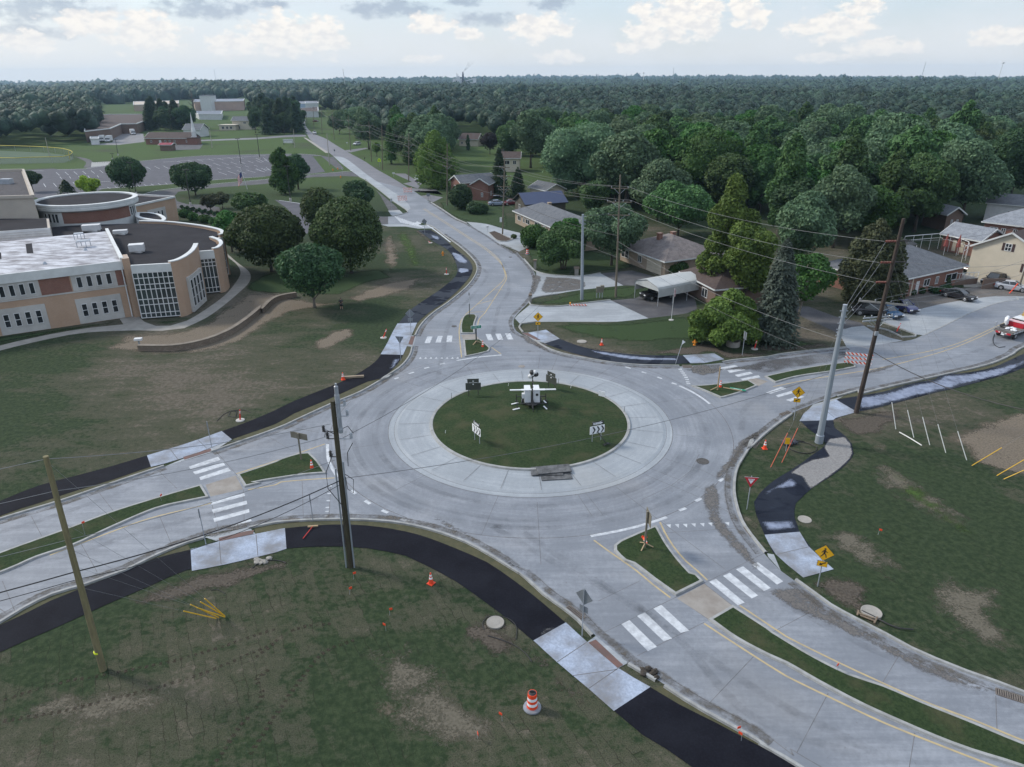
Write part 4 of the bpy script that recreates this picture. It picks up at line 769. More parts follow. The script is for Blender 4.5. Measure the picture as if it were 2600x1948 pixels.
for i_ in range(14): tpx('hedge_shrub','clipped dark ball shrub edging the circular drive bed','shrub',462+i_*7.5,530+i_*1.3+(4 if i_%2 else 0),524+i_*1.2,5,'bush','dark',140,.4,group='ball shrubs of the circular drive bed',nl=3)
# right of the road
tpx('shrub','broad bush between the driveway fork and the white driveway, under the grey-roofed house','shrub',1356,626,566,46,'bush','green',4500,.36,group=YD)
tpx('yard_tree','low spreading tree with long leafy boughs left of the grey steel pole','tree',1428,684,578,68,'maple','mid',12000,.38,cb=1.0,group=YD,multi=3)
tpx('yard_tree','pale-leaved full tree between the grey steel pole and the brown-roofed ranch house','tree',1552,674,508,80,'maple','silver',12000,.42,cb=1.6,group=YD)
tpx('yard_tree','leafy tree behind the low spreading tree, in front of the long grey roof','tree',1440,645,545,50,'maple','green',4500,.4,cb=.8,group=YD)
tpx('shrub','dark green shrub beside the pale garage door','shrub',1715,695,658,40,'bush','green',3600,.34,group=YD)
tpx('yard_tree','yellow-green tree merging with the right side of the tallest open-crowned tree','tree',1885,775,560,72,'maple','bright',11000,.40,cb=1.0,group=YD)
tpx('poplar_tree','tallest yellow-green tree with open crown and pale limbs near the carport','tree',1846,753,438,84,'poplar','bright',15000,.42,cb=3.0,group=YD,bark=BARKL,core=.5,r0=.3)
tpx('shrub_tree','broad bright-green low tree in front of the tallest yellow-green tree','tree',1838,868,735,86,'mound','bright',15000,.36,cb=.15,group=YD,multi=4)
tpx('spruce_tree','grey-blue spruce with ragged skirt right of the bright-green low tree','tree',1962,868,618,62,'conifer','spruce',14000,.42,cb=.4,group=YD,tiers=18)
tpx('half_bare_tree','thin half-bare tree with leaning trunk beside the apartment drive','tree',2022,829,645,80,'maple','green',6500,.38,cb=2.6,group=YD,core=0,nl=14,lean=1.2,bark=BARKL)
tpx('dark_spruce','dark brown-green conical tree left of the low apartment roof','tree',2198,772,548,78,'tall','brown',15000,.42,cb=.3,group=YD,nl=26)
tpx('yard_tree','full green tree between the grey-blue spruce and the dark conical tree','tree',2022,700,480,86,'maple','silver',12000,.5,cb=2,group=YD)
tpx('yard_tree','big rounded tree behind the brown-roofed ranch house, right of the crossarm pole','tree',1721,602,462,98,'round','mid',14000,.5,cb=2.2,group=YD)
tpx('yard_tree','silvery tree rising behind the big rounded tree and the crossarm pole','tree',1668,560,408,86,'maple','silver',11000,.55,cb=2,group=YD)
tpx('walnut_tree','wide deep-green spreading tree in the middle of the wood beyond the ranch house','tree',1790,520,342,128,'maple','green',15000,.6,cb=2,group=YD,nl=30)
tpx('walnut_tree','deep-green tree to the right of the wide deep-green spreading tree','tree',1905,525,372,78,'maple','green',10000,.6,cb=2,group=YD)
tpx('silver_maple','massive silver maple behind the blue metal roof','tree',1478,500,312,112,'maple','silver',15000,.62,cb=1.5,group=YD,nl=30)
tpx('silver_maple','silver maple with bare lower limbs right of the split-level house','tree',1352,400,300,48,'maple','silver',7000,.6,cb=5,group=YD)
tpx('silver_maple','silver maple filling the gap behind the long grey-roofed house','tree',1590,480,306,86,'maple','silver',12000,.65,cb=1.5,group=YD,nl=26)
tpx('maple_tree','broad-crowned maple above the dark utility pole, left of the white pool house','tree',2134,545,352,130,'maple','silver',17000,.6,cb=2.2,group=YD,nl=32)
tpx('maple_tree','dark leafy maple directly behind the low apartment roof','tree',2320,590,378,88,'maple','mid',13000,.58,cb=2,group=YD)
tpx('maple_tree','largest maple overhanging the white outbuilding at the right','tree',2440,560,345,98,'maple','silver',14000,.6,cb=2.5,group=YD,nl=28)
tpx('maple_tree','very dark tree behind the white outbuilding at the right edge','tree',2565,500,330,90,'maple','dark',11000,.65,cb=2,group=YD)
tpx('lime_leaved_tree','tall yellow-green ragged tree beside the brick house and white car','tree',1110,478,326,54,'tall','bright',9000,.42,cb=.5,group='trees along the old road',nl=26,core=.6)
tpx('larch_tree','bright conical larch left of the crossarm poles','tree',994,417,318,20,'conifer','green',2600,.6,cb=1.5,group='trees along the old road')
tpx('young_tree','small round street tree beside the school crossing sign','tree',957,398,358,12,'round','bright',1200,.5,cb=1.2,group='trees along the old road')
tpx('spruce_tree','dark spruce right of the brick house behind the crossarm pole','tree',1268,500,380,26,'conifer','pine',3600,.55,cb=.5,group='trees along the old road')
tpx('spruce_tree','dark spruce beside the blue metal roof','tree',1315,500,430,24,'conifer','pine',2600,.5,cb=.5,group='trees along the old road')
tpx('plum_tree','purple-black round plum tree beside the split-level house','tree',1244,392,332,26,'round','plum',3200,.5,cb=1.2,group='trees along the old road')
tpx('columnar_tree','narrow column-shaped evergreen left of the purple plum tree','tree',1189,382,338,7,'tall','dark',900,.5,cb=.2,group='trees along the old road')
tpx('dark_tree','dark tree behind the crossarm poles at the bend of the old road','tree',1058,440,340,38,'maple','mid',6000,.5,cb=1,group='trees along the old road')
tpx('dark_tree','dark leafy tree left of the lime-leaved tree above the crossarm poles','tree',1075,405,335,34,'maple','dark',5000,.5,cb=1,group='trees along the old road')
tpx('silver_maple','silver tree between the white gabled house and the brown-roofed house','tree',1130,385,300,42,'maple','silver',6500,.6,cb=1,group='trees along the old road')
tpx('silver_maple','silver tree left of the white gabled house by the old road','tree',905,352,262,36,'maple','silver',5000,.65,cb=1,group='trees along the old road')
tpx('maple_tree','mid green tree just right of the purple plum tree and tan house','tree',1300,395,308,40,'maple','mid',6500,.6,cb=1,group='trees along the old road')
tpx('yard_tree','green tree between the navy metal roof and the pale-leaved full tree','tree',1500,545,455,44,'maple','mid',7000,.5,cb=1,group=YD)
tpx('bush_tree','dense shrubbery tree in front of the red brick house','tree',1172,530,462,36,'bush','dark',5500,.42,group='trees along the old road')
tpx('bush_tree','low hedge tree between the brick house and the parked cars','tree',1210,542,512,34,'bush','dark',3500,.42,group='trees along the old road')
tpx('silver_maple','silvery tree on the right of the old road by the second crossarm pole','tree',937,380,272,38,'maple','silver',5500,.6,cb=1.5,group='trees along the old road')
tpx('silver_maple','silvery tree on the right of the old road near the white pickup','tree',862,340,278,30,'maple','silver',4000,.7,cb=1.5,group='trees along the old road')
tpx('shrub','round yellowish shrub at the end wall of the long grey-roofed house','shrub',1304,606,594,9,'bush','olive',700,.25,group=YD)
for i_,(px,py,w) in enumerate(((2290,745,14),(2312,748,15),(2334,744,15),(2356,738,14),(2376,745,16),(2400,738,18))): tpx('hedge_shrub','clipped shrub in front of the low brick apartment','shrub',px,py,py-16,w,'bush','dark',900,.28,group='clipped shrubs of the brick apartment')
tpx('hedge_cone','taller cone-shaped clipped evergreen beside the brick apartment deck','shrub',2398,728,694,16,'conifer','dark',1800,.28,cb=.1)
# ---------------------------------------------------------------- woods: prototypes shared by individual trees
def inside(p,poly):
    x,y=p; c=False; n=len(poly)
    for i in range(n):
        (x1,y1),(x2,y2)=poly[i],poly[(i+1)%n]
        if (y1>y)!=(y2>y) and x<(x2-x1)*(y-y1)/(y2-y1)+x1: c=not c
    return c
def PX(s):
    r=[];c='q'
    for t in s.split():
        if len(t)==1: c=t; continue
        x,y=map(float,t.split(',')); r.append((x,y) if c=='q' else (ORG[c][0]+x/3.16,ORG[c][1]+y/3.16))
    return r
WOODS=[PX("812,216 818,262 838,295 880,312 930,338 965,362 1015,405 1060,440 1140,445 1145,372 1262,372 1290,440 1345,470 1420,490 1500,510 1560,545 1700,575 1960,600 2080,640 2180,650 2340,620 2400,530 2480,460 2700,430 3500,560 4200,500 3600,216"),
 PX("-1400,216 -1400,450 -300,392 0,374 120,372 190,366 236,362 248,318 252,290 300,268 420,262 640,262 700,252 790,250 790,216"),
 PX("378,335 385,300 430,285 520,290 530,340 470,330"),PX("648,340 650,300 700,290 755,300 768,338 720,345")]
HOLES=[PX("232,266 350,264 352,292 248,312"),PX("330,258 660,250 660,296 560,330 640,335 550,345 380,300"),PX("690,258 830,262 830,300 760,300 700,290"),PX("960,300 1025,300 1025,335 960,335"),PX("1165,388 1255,388 1270,440 1180,440"),PX("1130,452 1265,440 1265,560 1120,560"),PX("1236,372 1340,372 1340,432 1236,432"),PX("1150,340 1228,340 1228,375 1150,375"),PX("1280,430 1410,430 1440,520 1280,520"),PX("2370,500 2700,480 2800,760 2350,760"),PX("1700,540 1960,560 1960,700 1650,700"),PX("1940,440 2010,440 2000,520 1940,520"),
 PX("540,268 600,256 640,268 600,300"),PX("0,300 30,290 40,330 0,330")] 
protos=[]
for i_,(kind,lm,H,Rr) in enumerate((('maple','mid',14,5.6),('maple','silver',15,6.4),('maple','dark',13,5.2),('round','olive',12,4.8),('maple','green',13.5,5.8),('tall','mid',17,4.2),('maple','silver',16,5.4),('round','dark',11,4.6))):
    t=tree('broadleaf_tree','x','tree',0,0,H,Rr,kind,lm,6500,.60,cb=H*.16,seed=400+i_,group='x',nl=16); protos.append(t)
pine=tree('pine_tree','x','tree',0,0,14,3.4,'conifer','pine',2600,.8,cb=.6,seed=900,group='x'); 
named=[(o.location.x,o.location.y) for o in S.objects if o.type=='EMPTY' and o.get('category')=='tree' and o not in protos and o is not pine]
LAND=[('the ranch house',1560,560),('the blue metal roof',1390,470),('the split-level house',1300,400),('the red brick house',1230,490),('the church steeple',488,340),('the brick warehouse',290,310),('the factory stack',1189,200),('the low apartment roof',2400,620),('the white outbuilding',2560,500),('the far road end',780,300),('the ball field',90,370),('the cream house',620,310),('the left border',60,330),('the crossarm pole',1575,440),('the purple plum tree',1244,350),('the white gabled house',990,310)]
tone={0:'mid-green',1:'silver-green',2:'dark-green',3:'olive-green',4:'deep-green',5:'tall narrow',6:'tall silvery',7:'dark domed'}
cand=[]; r=random.Random(11)
y=128.
while y<640:
    sp=9.8+ (y-150)*.008; x=-480.
    while x<480:
        xx=x+r.uniform(-4,4); yy=y+r.uniform(-4,4); p_=proj((xx,yy,0)); x+=sp
        if p_[0]<-120 or p_[0]>2720: continue
        if not any(inside(p_,w) for w in WOODS) or any(inside(p_,h) for h in HOLES): continue
        if any((xx-a)**2+(yy-b)**2<60 for a,b in named): continue
        cand.append((math.hypot(xx,yy),xx,yy,p_))
    y+=sp*.9
cand.sort(); used=set(); woodn=0; rest=[]
for k,(d,xx,yy,p_) in enumerate(cand):
    con=inside(p_,WOODS[2]) or inside(p_,WOODS[3])
    if woodn>=272 and not con: rest.append((xx,yy)); continue
    woodn+=1
    j=r.randrange(8); s=r.uniform(.85,1.42)
    if p_[0]<260: j=r.choice((0,2,2,7,4))
    top=proj((xx,yy,13)); l=min(LAND,key=lambda q:(q[1]-top[0])**2+(q[2]-top[1])**2*2); dx=top[0]-l[1]
    where='left of' if dx<-45 else 'right of' if dx>45 else 'behind'
    far='just ' if abs(dx)<130 else 'well ' if abs(dx)>330 else ''
    size='small' if s<.98 else 'large' if s>1.22 else 'medium'
    row='front edge' if d<215 else 'second rank' if d<270 else 'mid wood' if d<340 else 'deep wood'
    lab=f"{size} {'dark conifer' if con else tone[j]+' tree'} {far}{where} {l[0]}, {row}"
    con2=con and r.random()<.55
    if con and not con2: lab=lab.replace('dark conifer','dark dense tree'); j=2
    o=dup(pine if con2 else protos[j],(xx,yy,0),r.uniform(0,6.28),lab,'conifers beyond the church' if con else 'individual trees of the wood'); s2=s*r.uniform(.85,1.1)
    o.scale=(s*1.7,s*1.7,s2*.95) if con2 else (s,s,s2)
for t in protos+[pine]:
    for ch in list(t.children): bpy.data.objects.remove(ch)
    bpy.data.objects.remove(t)
# ---------------------------------------------------------------- far woodland: one mass nobody could count
VV=[];QQ=[];base=0; rs=np.random.RandomState(3)
def addcloud(P,sizes,hts,nleaf,ls):
    """low canopies: each a lumpy core plus leaf clumps; P (n,2)"""
    global base
    iv,fv=ICO1; n=len(P)
    for li in range(3):
        off=rs.normal(size=(n,2))*sizes[:,None]*.38; rr_=sizes*rs.uniform(.55,.85,n); c=np.stack([P[:,0]+off[:,0],P[:,1]+off[:,1],hts-rr_*rs.uniform(.7,1.1,n)-li*.4],1)
        jit=1+rs.uniform(-.16,.16,(n,len(iv))); v=c[:,None,:]+iv[None]*jit[...,None]*rr_[:,None,None]; VV.append(v.reshape(-1,3)); f=fv[None]+(np.arange(n)*len(iv))[:,None,None]+base
        f=f.reshape(-1,3); QQ.append(np.concatenate([f,f[:,2:3]],1)) if False else FT.append(f); base+=n*len(iv)
        d=rs.normal(size=(n,nleaf,3)); d/=np.linalg.norm(d,axis=2)[...,None]; d[...,2]=np.abs(d[...,2])*.95; Pp=c[:,None,:]+d*(rr_*1.02)[:,None,None]*(.93+.2*rs.rand(n,nleaf,1))
        Pp=Pp.reshape(-1,3); d=d.reshape(-1,3); m_=len(Pp); nr=d*.6+rs.normal(size=(m_,3))*.6; nr[:,2]+=.3; nr/=np.linalg.norm(nr,axis=1)[:,None]; t=np.cross(nr,rs.normal(size=(m_,3))); t/=np.linalg.norm(t,axis=1)[:,None]; b_=np.cross(nr,t)
        s=np.repeat(sizes,nleaf)[:,None]*ls*(.6+.8*rs.rand(m_,1)); v=np.stack([Pp-t*s,Pp+b_*s*.7,Pp+t*s],1).reshape(-1,3); VV.append(v); FT.append(np.arange(m_*3).reshape(m_,3)+base); base+=m_*3
FT=[]
if rest: P=np.array(rest); n=len(P); addcloud(P,rs.uniform(4.2,7.0,n),rs.uniform(12,18,n),120,.10)
VIS=[PX("-900,216 -900,262 820,262 830,262 820,216"),WOODS[0],WOODS[1]]
dist=430.; 
while dist<6200:
    sp=max(10.,dist*.0155); n=int(dist*1.62/sp); L0=[]
    for q in range(n):
        a=-.81+1.62*(q+rs.uniform(-.4,.4))/n; dd=dist+rs.uniform(-.5,.5)*sp*1.3; xx,yy=math.sin(a)*dd,math.cos(a)*dd
        if yy<600 or yy>6350 or abs(xx)>5500: continue
        p_=proj((xx,yy,0))
        if dd<1500 and any(inside(p_,h) for h in HOLES): continue
        if dd<900 and not any(inside(p_,w) for w in VIS): continue
        if math.sin(xx*.013+1.3)*math.sin(yy*.0088+.4)+.35*math.sin(xx*.031+yy*.017)>.86: continue
        L0.append((xx,yy))
    if L0:
        P=np.array(L0); n_=len(P); ro=.9+rs.rand(n_)**2*.9-.25; hh=(rs.uniform(9.5,14,n_)+ro*3.4+rs.rand(n_)**4*4+ (4*np.sin(P[:,0]*.004+P[:,1]*.0023) if dist>900 else 0))
        if dist>2600: hh=hh+ (dist-2600)*.0035*(np.sin(P[:,0]*.0011+1.1)+.6)
        addcloud(P,sp*.62*ro,hh,80 if dist<900 else 34 if dist<2000 else 12,.12)
    dist+=sp*1.08
V=np.concatenate(VV); F=np.concatenate(FT)
fm_=leafmat('leaf_far',(.012,.031,.023),(.038,.072,.045),0); T=fm_.node_tree; g_=T.nodes.new('ShaderNodeNewGeometry').outputs['Position']; hs=[n for n in T.nodes if n.type=='HUE_SAT'][0]
for l_ in list(hs.inputs['Value'].links)+list(hs.inputs['Hue'].links): T.links.remove(l_)
vz=nnoise(g_,.05,4,.75,T); T.links.new(nrange(vz,.3,.7,.45,1.6,T=T),hs.inputs['Value']); T.links.new(nrange(nnoise(g_,.035,2,.5,T),.3,.7,.47,.525,T=T),hs.inputs['Hue'])
o=rawmesh('distant_woodland',V,F,fm_); pass
tag(o,'unbroken mass of far treetops reaching to the horizon','woodland',kind='stuff')
# ================================================================ BUILDINGS
def brickmat(name,c1,c2,mo,w=.24,h=.08,rough=.9):
    m,T,b=newmat(name); g=T.nodes.new('ShaderNodeNewGeometry'); s=T.nodes.new('ShaderNodeSeparateXYZ'); T.links.new(g.outputs['Position'],s.inputs[0])
    sn=T.nodes.new('ShaderNodeSeparateXYZ'); T.links.new(g.outputs['Normal'],sn.inputs[0]); cb=T.nodes.new('ShaderNodeCombineXYZ')
    hor=nmath('SUBTRACT',nmath('MULTIPLY',s.outputs[1],sn.outputs[0],T=T),nmath('MULTIPLY',s.outputs[0],sn.outputs[1],T=T),T=T)
    T.links.new(hor,cb.inputs[0]); T.links.new(s.outputs[2],cb.inputs[1]); br=T.nodes.new('ShaderNodeTexBrick'); T.links.new(cb.outputs[0],br.inputs['Vector'])
    for k,v in (('Color1',(*c1,1)),('Color2',(*c2,1)),('Mortar',(*mo,1))): br.inputs[k].default_value=v
    for k,v in (('Scale',1.),('Mortar Size',.012),('Brick Width',w),('Row Height',h)): br.inputs[k].default_value=v
    f=nnoise(g.outputs['Position'],.5,5,.6,T); T.links.new(nmix(nrange(f,.3,.7,0,.35,T=T),br.outputs['Color'],tuple(x*.7 for x in c1),T),b.inputs['Base Color']); b.inputs['Roughness'].default_value=rough; return m
TANB=brickmat('tan_brick',(.43,.275,.175),(.37,.235,.15),(.36,.30,.25)); REDB=brickmat('red_brick',(.21,.085,.06),(.15,.055,.04),(.22,.16,.13)); BLOCK=brickmat('wall_blocks',(.22,.175,.135),(.14,.11,.085),(.08,.065,.05),.42,.2)
RANB=brickmat('ranch_brick',(.34,.27,.20),(.26,.20,.145),(.30,.26,.22)); BRNB=brickmat('brown_brick',(.16,.10,.075),(.12,.075,.055),(.17,.14,.12))
STONE=mat('cast_stone',(.46,.45,.43),(.36,.355,.34),.5,.9,obj=False,fine=.1); FASC=mat('white_fascia',(.58,.60,.60),(.48,.50,.50),.6,.6,obj=False); CREAM=mat('cream_siding',(.50,.45,.36),(.44,.40,.32),.4,.8,obj=False)
RUB=mat('rubber_roof',(.014,.014,.018),(.026,.025,.030),.25,.9,spec=.15,obj=False,fine=.25); WROOF=mat('white_blotched_roof',(.55,.57,.62),(.12,.11,.12),.42,.6,obj=False,stretch=(1,2.2,1),fine=.3)
GLASS=mat('window_glass',(.014,.017,.02),(.03,.035,.04),.4,.12,spec=.4); GLASS2=mat('curtain_glass',(.045,.06,.062),(.02,.028,.03),.35,.08,spec=.9,obj=False)
METW=mat('white_metal',(.60,.61,.61),(.50,.51,.52),1,.45); METG=mat('galvanised',(.36,.39,.43),(.30,.33,.37),1.5,.5,metal=.35); BLK=mat('black_parts',(.014,.014,.015),(.03,.03,.03),2,.6); BEIGEP=mat('beige_panel',(.40,.36,.31),(.34,.31,.27),.3,.9,obj=False)
def shingle(name,c1,c2):
    m,T,b=newmat(name); p=pos(T); f=nnoise(p,1.2,5,.7,T); g=nnoise(nscale(T,p,(1,1,6)),5,3,.7,T)
    T.links.new(nmix(nrange(nmath('ADD',nmath('MULTIPLY',f,.5,T=T),nmath('MULTIPLY',g,.5,T=T),T=T),.38,.62,T=T),c1,c2,T),b.inputs['Base Color']); b.inputs['Roughness'].default_value=.9; b.inputs['Specular IOR Level'].default_value=.3
    bump(T,b,g,.3,.02); return m
SHG=shingle('grey_shingle',(.075,.082,.095),(.13,.14,.155)); SHB=shingle('brown_shingle',(.10,.088,.088),(.185,.165,.16)); SHD=shingle('dark_brown_shingle',(.055,.04,.038),(.085,.066,.06)); SHL=shingle('light_grey_shingle',(.14,.155,.18),(.24,.26,.29))
m,T,b=newmat('blue_metal_roof'); wv=T.nodes.new('ShaderNodeTexWave'); wv.inputs['Scale'].default_value=1.1; T.links.new(T.nodes.new('ShaderNodeTexCoord').outputs['Object'],wv.inputs[0]); T.links.new(nmix(nrange(wv.outputs[1],.85,.95,T=T),(.022,.035,.085),(.035,.05,.11),T),b.inputs['Base Color']); b.inputs['Roughness'].default_value=.4; BLUER=m
class Wall:
    def __init__(s,A,B): s.A=Vector((A[0],A[1],0)); s.B=Vector((B[0],B[1],0)); s.d=(s.B-s.A).normalized(); s.n=Vector((s.d.y,-s.d.x,0)); s.L=(s.B-s.A).length
    def hit(s,c,x,y):
        a=Vector((0,0,CAMH)); r=G(c,x,y,0)-a; t=(s.A-a).dot(s.n)/r.dot(s.n); p=a+r*t; return (p-s.A).dot(s.d),p.z
    def P(s,u,z,o=0): q=s.A+s.d*u+s.n*o; return Vector((q.x,q.y,z))
    def box(s,mb,u0,u1,z0,z1,o0=-.05,o1=.05):
        V=[s.P(u,z,o) for u in(u0,u1) for o in(o0,o1) for z in(z0,z1)]; return mb.add(V,[(0,1,3,2),(4,6,7,5),(0,4,5,1),(2,3,7,6),(0,2,6,4),(1,5,7,3)])
    def win(s,par,u0,u1,z0,z1,fm,gm,nx=1,nz=1,fw=.08,name='window'):
        mb=MB(); s.box(mb,u0,u1,z0,z0+fw,.0,.07).cur=0; s.box(mb,u0,u1,z1-fw,z1,.0,.07)
        for i in range(nx+1): uc=u0+fw/2+(u1-u0-fw)*i/nx; s.box(mb,uc-fw/2,uc+fw/2,z0+fw,z1-fw,.0,.068)
        for j in range(1,nz): zc=z0+(z1-z0)*j/nz; s.box(mb,u0+fw,u1-fw,zc-fw/2,zc+fw/2,.0,.064)
        f=mb.build(name,fm,par,True); g=MB(); s.box(g,u0+.02,u1-.02,z0+.02,z1-.02,.005,.03); g_=MB(); g_.v=g.v; g_.f=g.f; g_.mi=g.mi
        o=g_.build('pane',gm,None); o.data.transform(Matrix.Translation(-par.location)); o.parent=f; return f
def bld(name,label,cat,A,group=None): return thing(name,label,cat,(A[0],A[1],0),0,group)
# ---- school
A=Vector((-53.8,96.9)); dv=Vector((-.851,-.525)).normalized(); nv=Vector((-.525,.851)).normalized()
S1=A+dv*48; Wf=Wall(S1,A)
school=bld('school','two-storey tan brick school with rounded glazed wing and flat roofs','school',A)
rearR=A+nv*25.7; rearL=S1+nv*25.7
mb=MB(); mb.prism([S1,A,rearR,rearL],0,7.7); mb.build('wing_wall',TANB,school,True)
mb=MB(); mb.prism([S1+dv*0-nv*.12,A-nv*.12-dv*.1,rearR-dv*.1,rearL],7.702,7.82); mb.build('wing_roof',WROOF,school,True)
mb=MB(); Wf.box(mb,0,48.1,6.85,8.05,.0,.22); mb.build('fascia',FASC,school,True)
hu=lambda x,y: Wf.hit('e',x,y)
mb=MB(); Wf.box(mb,0,48,4.45,4.65,0,.06); mb.build('string_course',STONE,school,True)
def bay(x0,x1,yref,lo,hi,wn,low):
    u0=hu(x0,yref)[0]; u1=hu(x1,yref)[0]; mb=MB(); Wf.box(mb,u0,u1,lo,hi,0,.05); mb.build('stone_panel',STONE,school,True); w=(u1-u0)
    for i in range(wn):
        uc=u0+w*(i+1)/(wn+1)+ (i-(wn-1)/2)*w*.02; hw=w*.062
        Wall(Wf.P(0,0,.05),Wf.P(48,0,.05)).win(school,uc-hw,uc+hw,lo+(.95 if low else .35),hi-(.75 if low else .25),METW,GLASS,1,2 if low else 1,.07)
bay(555,925,930,4.68,6.82,4,False); bay(610,985,1190,.05,3.55,4,True); bay(-60,320,1050,4.68,6.82,4,False); bay(-20,388,1290,.05,3.55,4,True)
for du in (9.6,19.2): 
    for (x0,x1,y,lo,hi,l) in ((-60,320,1050,4.68,6.82,False),(-20,388,1290,.05,3.55,True)):
        pass
mb=MB()
for x0,x1,y in ((310,562,1000),(905,1012,950)): mb=MB(); Wf.box(mb,hu(x0,y)[0],min(47.9,hu(x1,y)[0]),4.68,6.82,0,.03); mb.build('red_brick_panel',REDB,school,True)
mb=MB(); u_=hu(1000,1000)[0]; mb.tube([Wf.P(u_,7.2,.25),Wf.P(u_,.1,.25)],.09); mb.build('downpipe',METW,school,True)
# wing end parapet (white coping) 
mb=MB(); e0=A; 
for t0,t1,z in ((0,.30,8.45),(.31,.72,8.35),(.73,1,8.3)):
    a_=A+nv*25.7*t0; b_=A+nv*25.7*t1; mb.beam((a_.x,a_.y,z-.2),(b_.x,b_.y,z-.2),.45,.42)
mb.build('parapet',FASC,school,True)
mb=MB(); mb.prism([A-nv*.6+(-dv)*0,A-nv*.6-dv*.9,A+nv*2.2-dv*.9,A+nv*2.2],0,8.4); mb.build('end_pier',TANB,school,True)
# rounded wing
def curvewall(P,z0,z1,th,name,m_,cop=True):
    P=resample(P,1.0) if len(P)>2 else [Vector((p[0],p[1],0)) for p in P]; Q=offset(P,th); mb=MB(); mb.prism(P+Q[::-1],z0,z1); mb.build(name,m_,school,True)
    if cop: mb=MB(); mb.prism(offset(P,-.06)+offset(P,th+.06)[::-1],z1,z1+.14); mb.build('coping',FASC,school,True)
gl1=[(-51.9,95.3),(-46.95,96.5)]; w1=[(-46.9,96.4),(-46.35,97.2),(-46.1,99.2),(-46.35,102.3),(-47.0,105.3),(-47.9,108.2)]
curvewall(w1,0,7.9,.55,'curved_wall',TANB)
gl2=[(-47.9,108.0),(-45.9,108.8)]; w2=[(-45.9,108.7),(-45.4,109.3),(-45.7,112),(-47.2,115.2),(-49.6,117.8)]; curvewall(w2,0,7.0,.45,'curved_wall',TANB)
gl3=[(-49.6,117.6),(-48.7,119.8)]; w3=[(-48.9,119.4),(-48.5,120.2),(-50.2,123.6),(-54,126.9),(-58.5,129.6),(-63,131.6),(-68.6,132.6)]; curvewall(w3,0,7.0,.45,'curved_wall',TANB)
RP=[Vector((*p,0)) for p in ((-53.3,97.6),(-51.7,95.9),(-47.2,96.8))]+resample([Vector((p[0]-.3,p[1],0)) for p in w1[1:]],1.2)+[Vector((-46.6,108.9,0)),Vector((-46.4,111.8,0)),Vector((-48,115,0)),Vector((-50.2,117.8,0)),Vector((-49.6,120.2,0)),Vector((-51,123.4,0)),Vector((-54.5,126.4,0)),Vector((-59,129,0)),Vector((-63.2,131,0)),Vector((-69,131.8,0)),Vector((-80,130,0)),Vector((-92,122,0)),Vector((-82,112,0)),Vector((-68.2,118.9,0))]
mb=MB(); mb.prism(RP,6.2,6.7); mb.build('round_wing_roof',RUB,school,True)
def curtain(a,b_,z0,z1,nx,zs,ft):
    w=Wall(a,b_); mb=MB(); w.box(mb,0,w.L,z0,z1,-.06,.0); g=mb.build('curtain_glass',GLASS2,school,True); mb=MB()
    for i in range(nx+1): u=w.L*i/nx; w.box(mb,u-.05,u+.05,z0,z1,.0,.07)
    for z in zs: w.box(mb,0,w.L,z-.05,z+.05,.0,.064)
    mb.build('mullions',METW,school,True); mb=MB(); w.box(mb,0,w.L,z1,ft,-.3,.10); mb.build('fascia',FASC,school,True)
curtain(gl1[0],gl1[1],.2,6.7,8,(.25,.9,2.1,2.9,4.3,5.0,5.9,6.65),7.75); curtain(gl2[0],gl2[1],.2,5.6,4,(.25,1,2.6,4.4,5.0,5.55),6.8); curtain(gl3[0],gl3[1],.2,5.8,3,(.25,1.4,2.6,4.0,5.4),6.6)
w=Wall(w1[1],w1[4]); mb=MB(); w.box(mb,1.2,7.0,.1,5.2,.0,.62); mb.build('stone_panel',STONE,school,True); ww=Wall(w.P(0,0,.62),w.P(6,0,.62))
for i in range(4): ww.win(school,1.65+i*1.32,2.55+i*1.32,.8,4.7,METW,GLASS,1,3,.06)
# drum
DC=(-81.4,138.9); mb=MB(); mb.lathe([(8.2,0),(8.2,9.05)],64,(*DC,0)); mb.build('drum_wall',FASC,school,True,smooth=False)
mb=MB(); mb.lathe([(8.35,8.9),(8.95,9.15),(9.0,9.6),(8.85,9.65),(8.95,9.8),(9.0,10.2),(8.1,10.2),(8.1,9.95)],72,(*DC,0)); mb.f=[f for f in mb.f if len(f)==4]; mb.build('drum_cornice',FASC,school,True)
mb=MB(); mb.flat([Vector((DC[0]+8.1*math.cos(t*math.pi/32),DC[1]+8.1*math.sin(t*math.pi/32),0)) for t in range(64)],9.96); mb.build('drum_roof',RUB,school,True)
def arc(c_,r,a0,a1,n): return [Vector((c_[0]+r*math.cos(R(a0+(a1-a0)*i/n)),c_[1]+r*math.sin(R(a0+(a1-a0)*i/n)),0)) for i in range(n+1)]
mb=MB(); mb.prism(arc(DC,8.26,-91,-4,24)+arc(DC,8.1,-91,-4,24)[::-1],6.9,8.85); mb.build('drum_brick_panel',REDB,school,True)
for a in (-99,-104,-110,-117,0,6,12):
    t=R(a); c_=Vector((DC[0]+8.2*math.cos(t),DC[1]+8.2*math.sin(t),0)); tt=Vector((-math.sin(t),math.cos(t),0)); Wall(c_-tt*.3,c_+tt*.3).win(school,0,.6,7.0,8.6,METW,GLASS,1,1,.05)
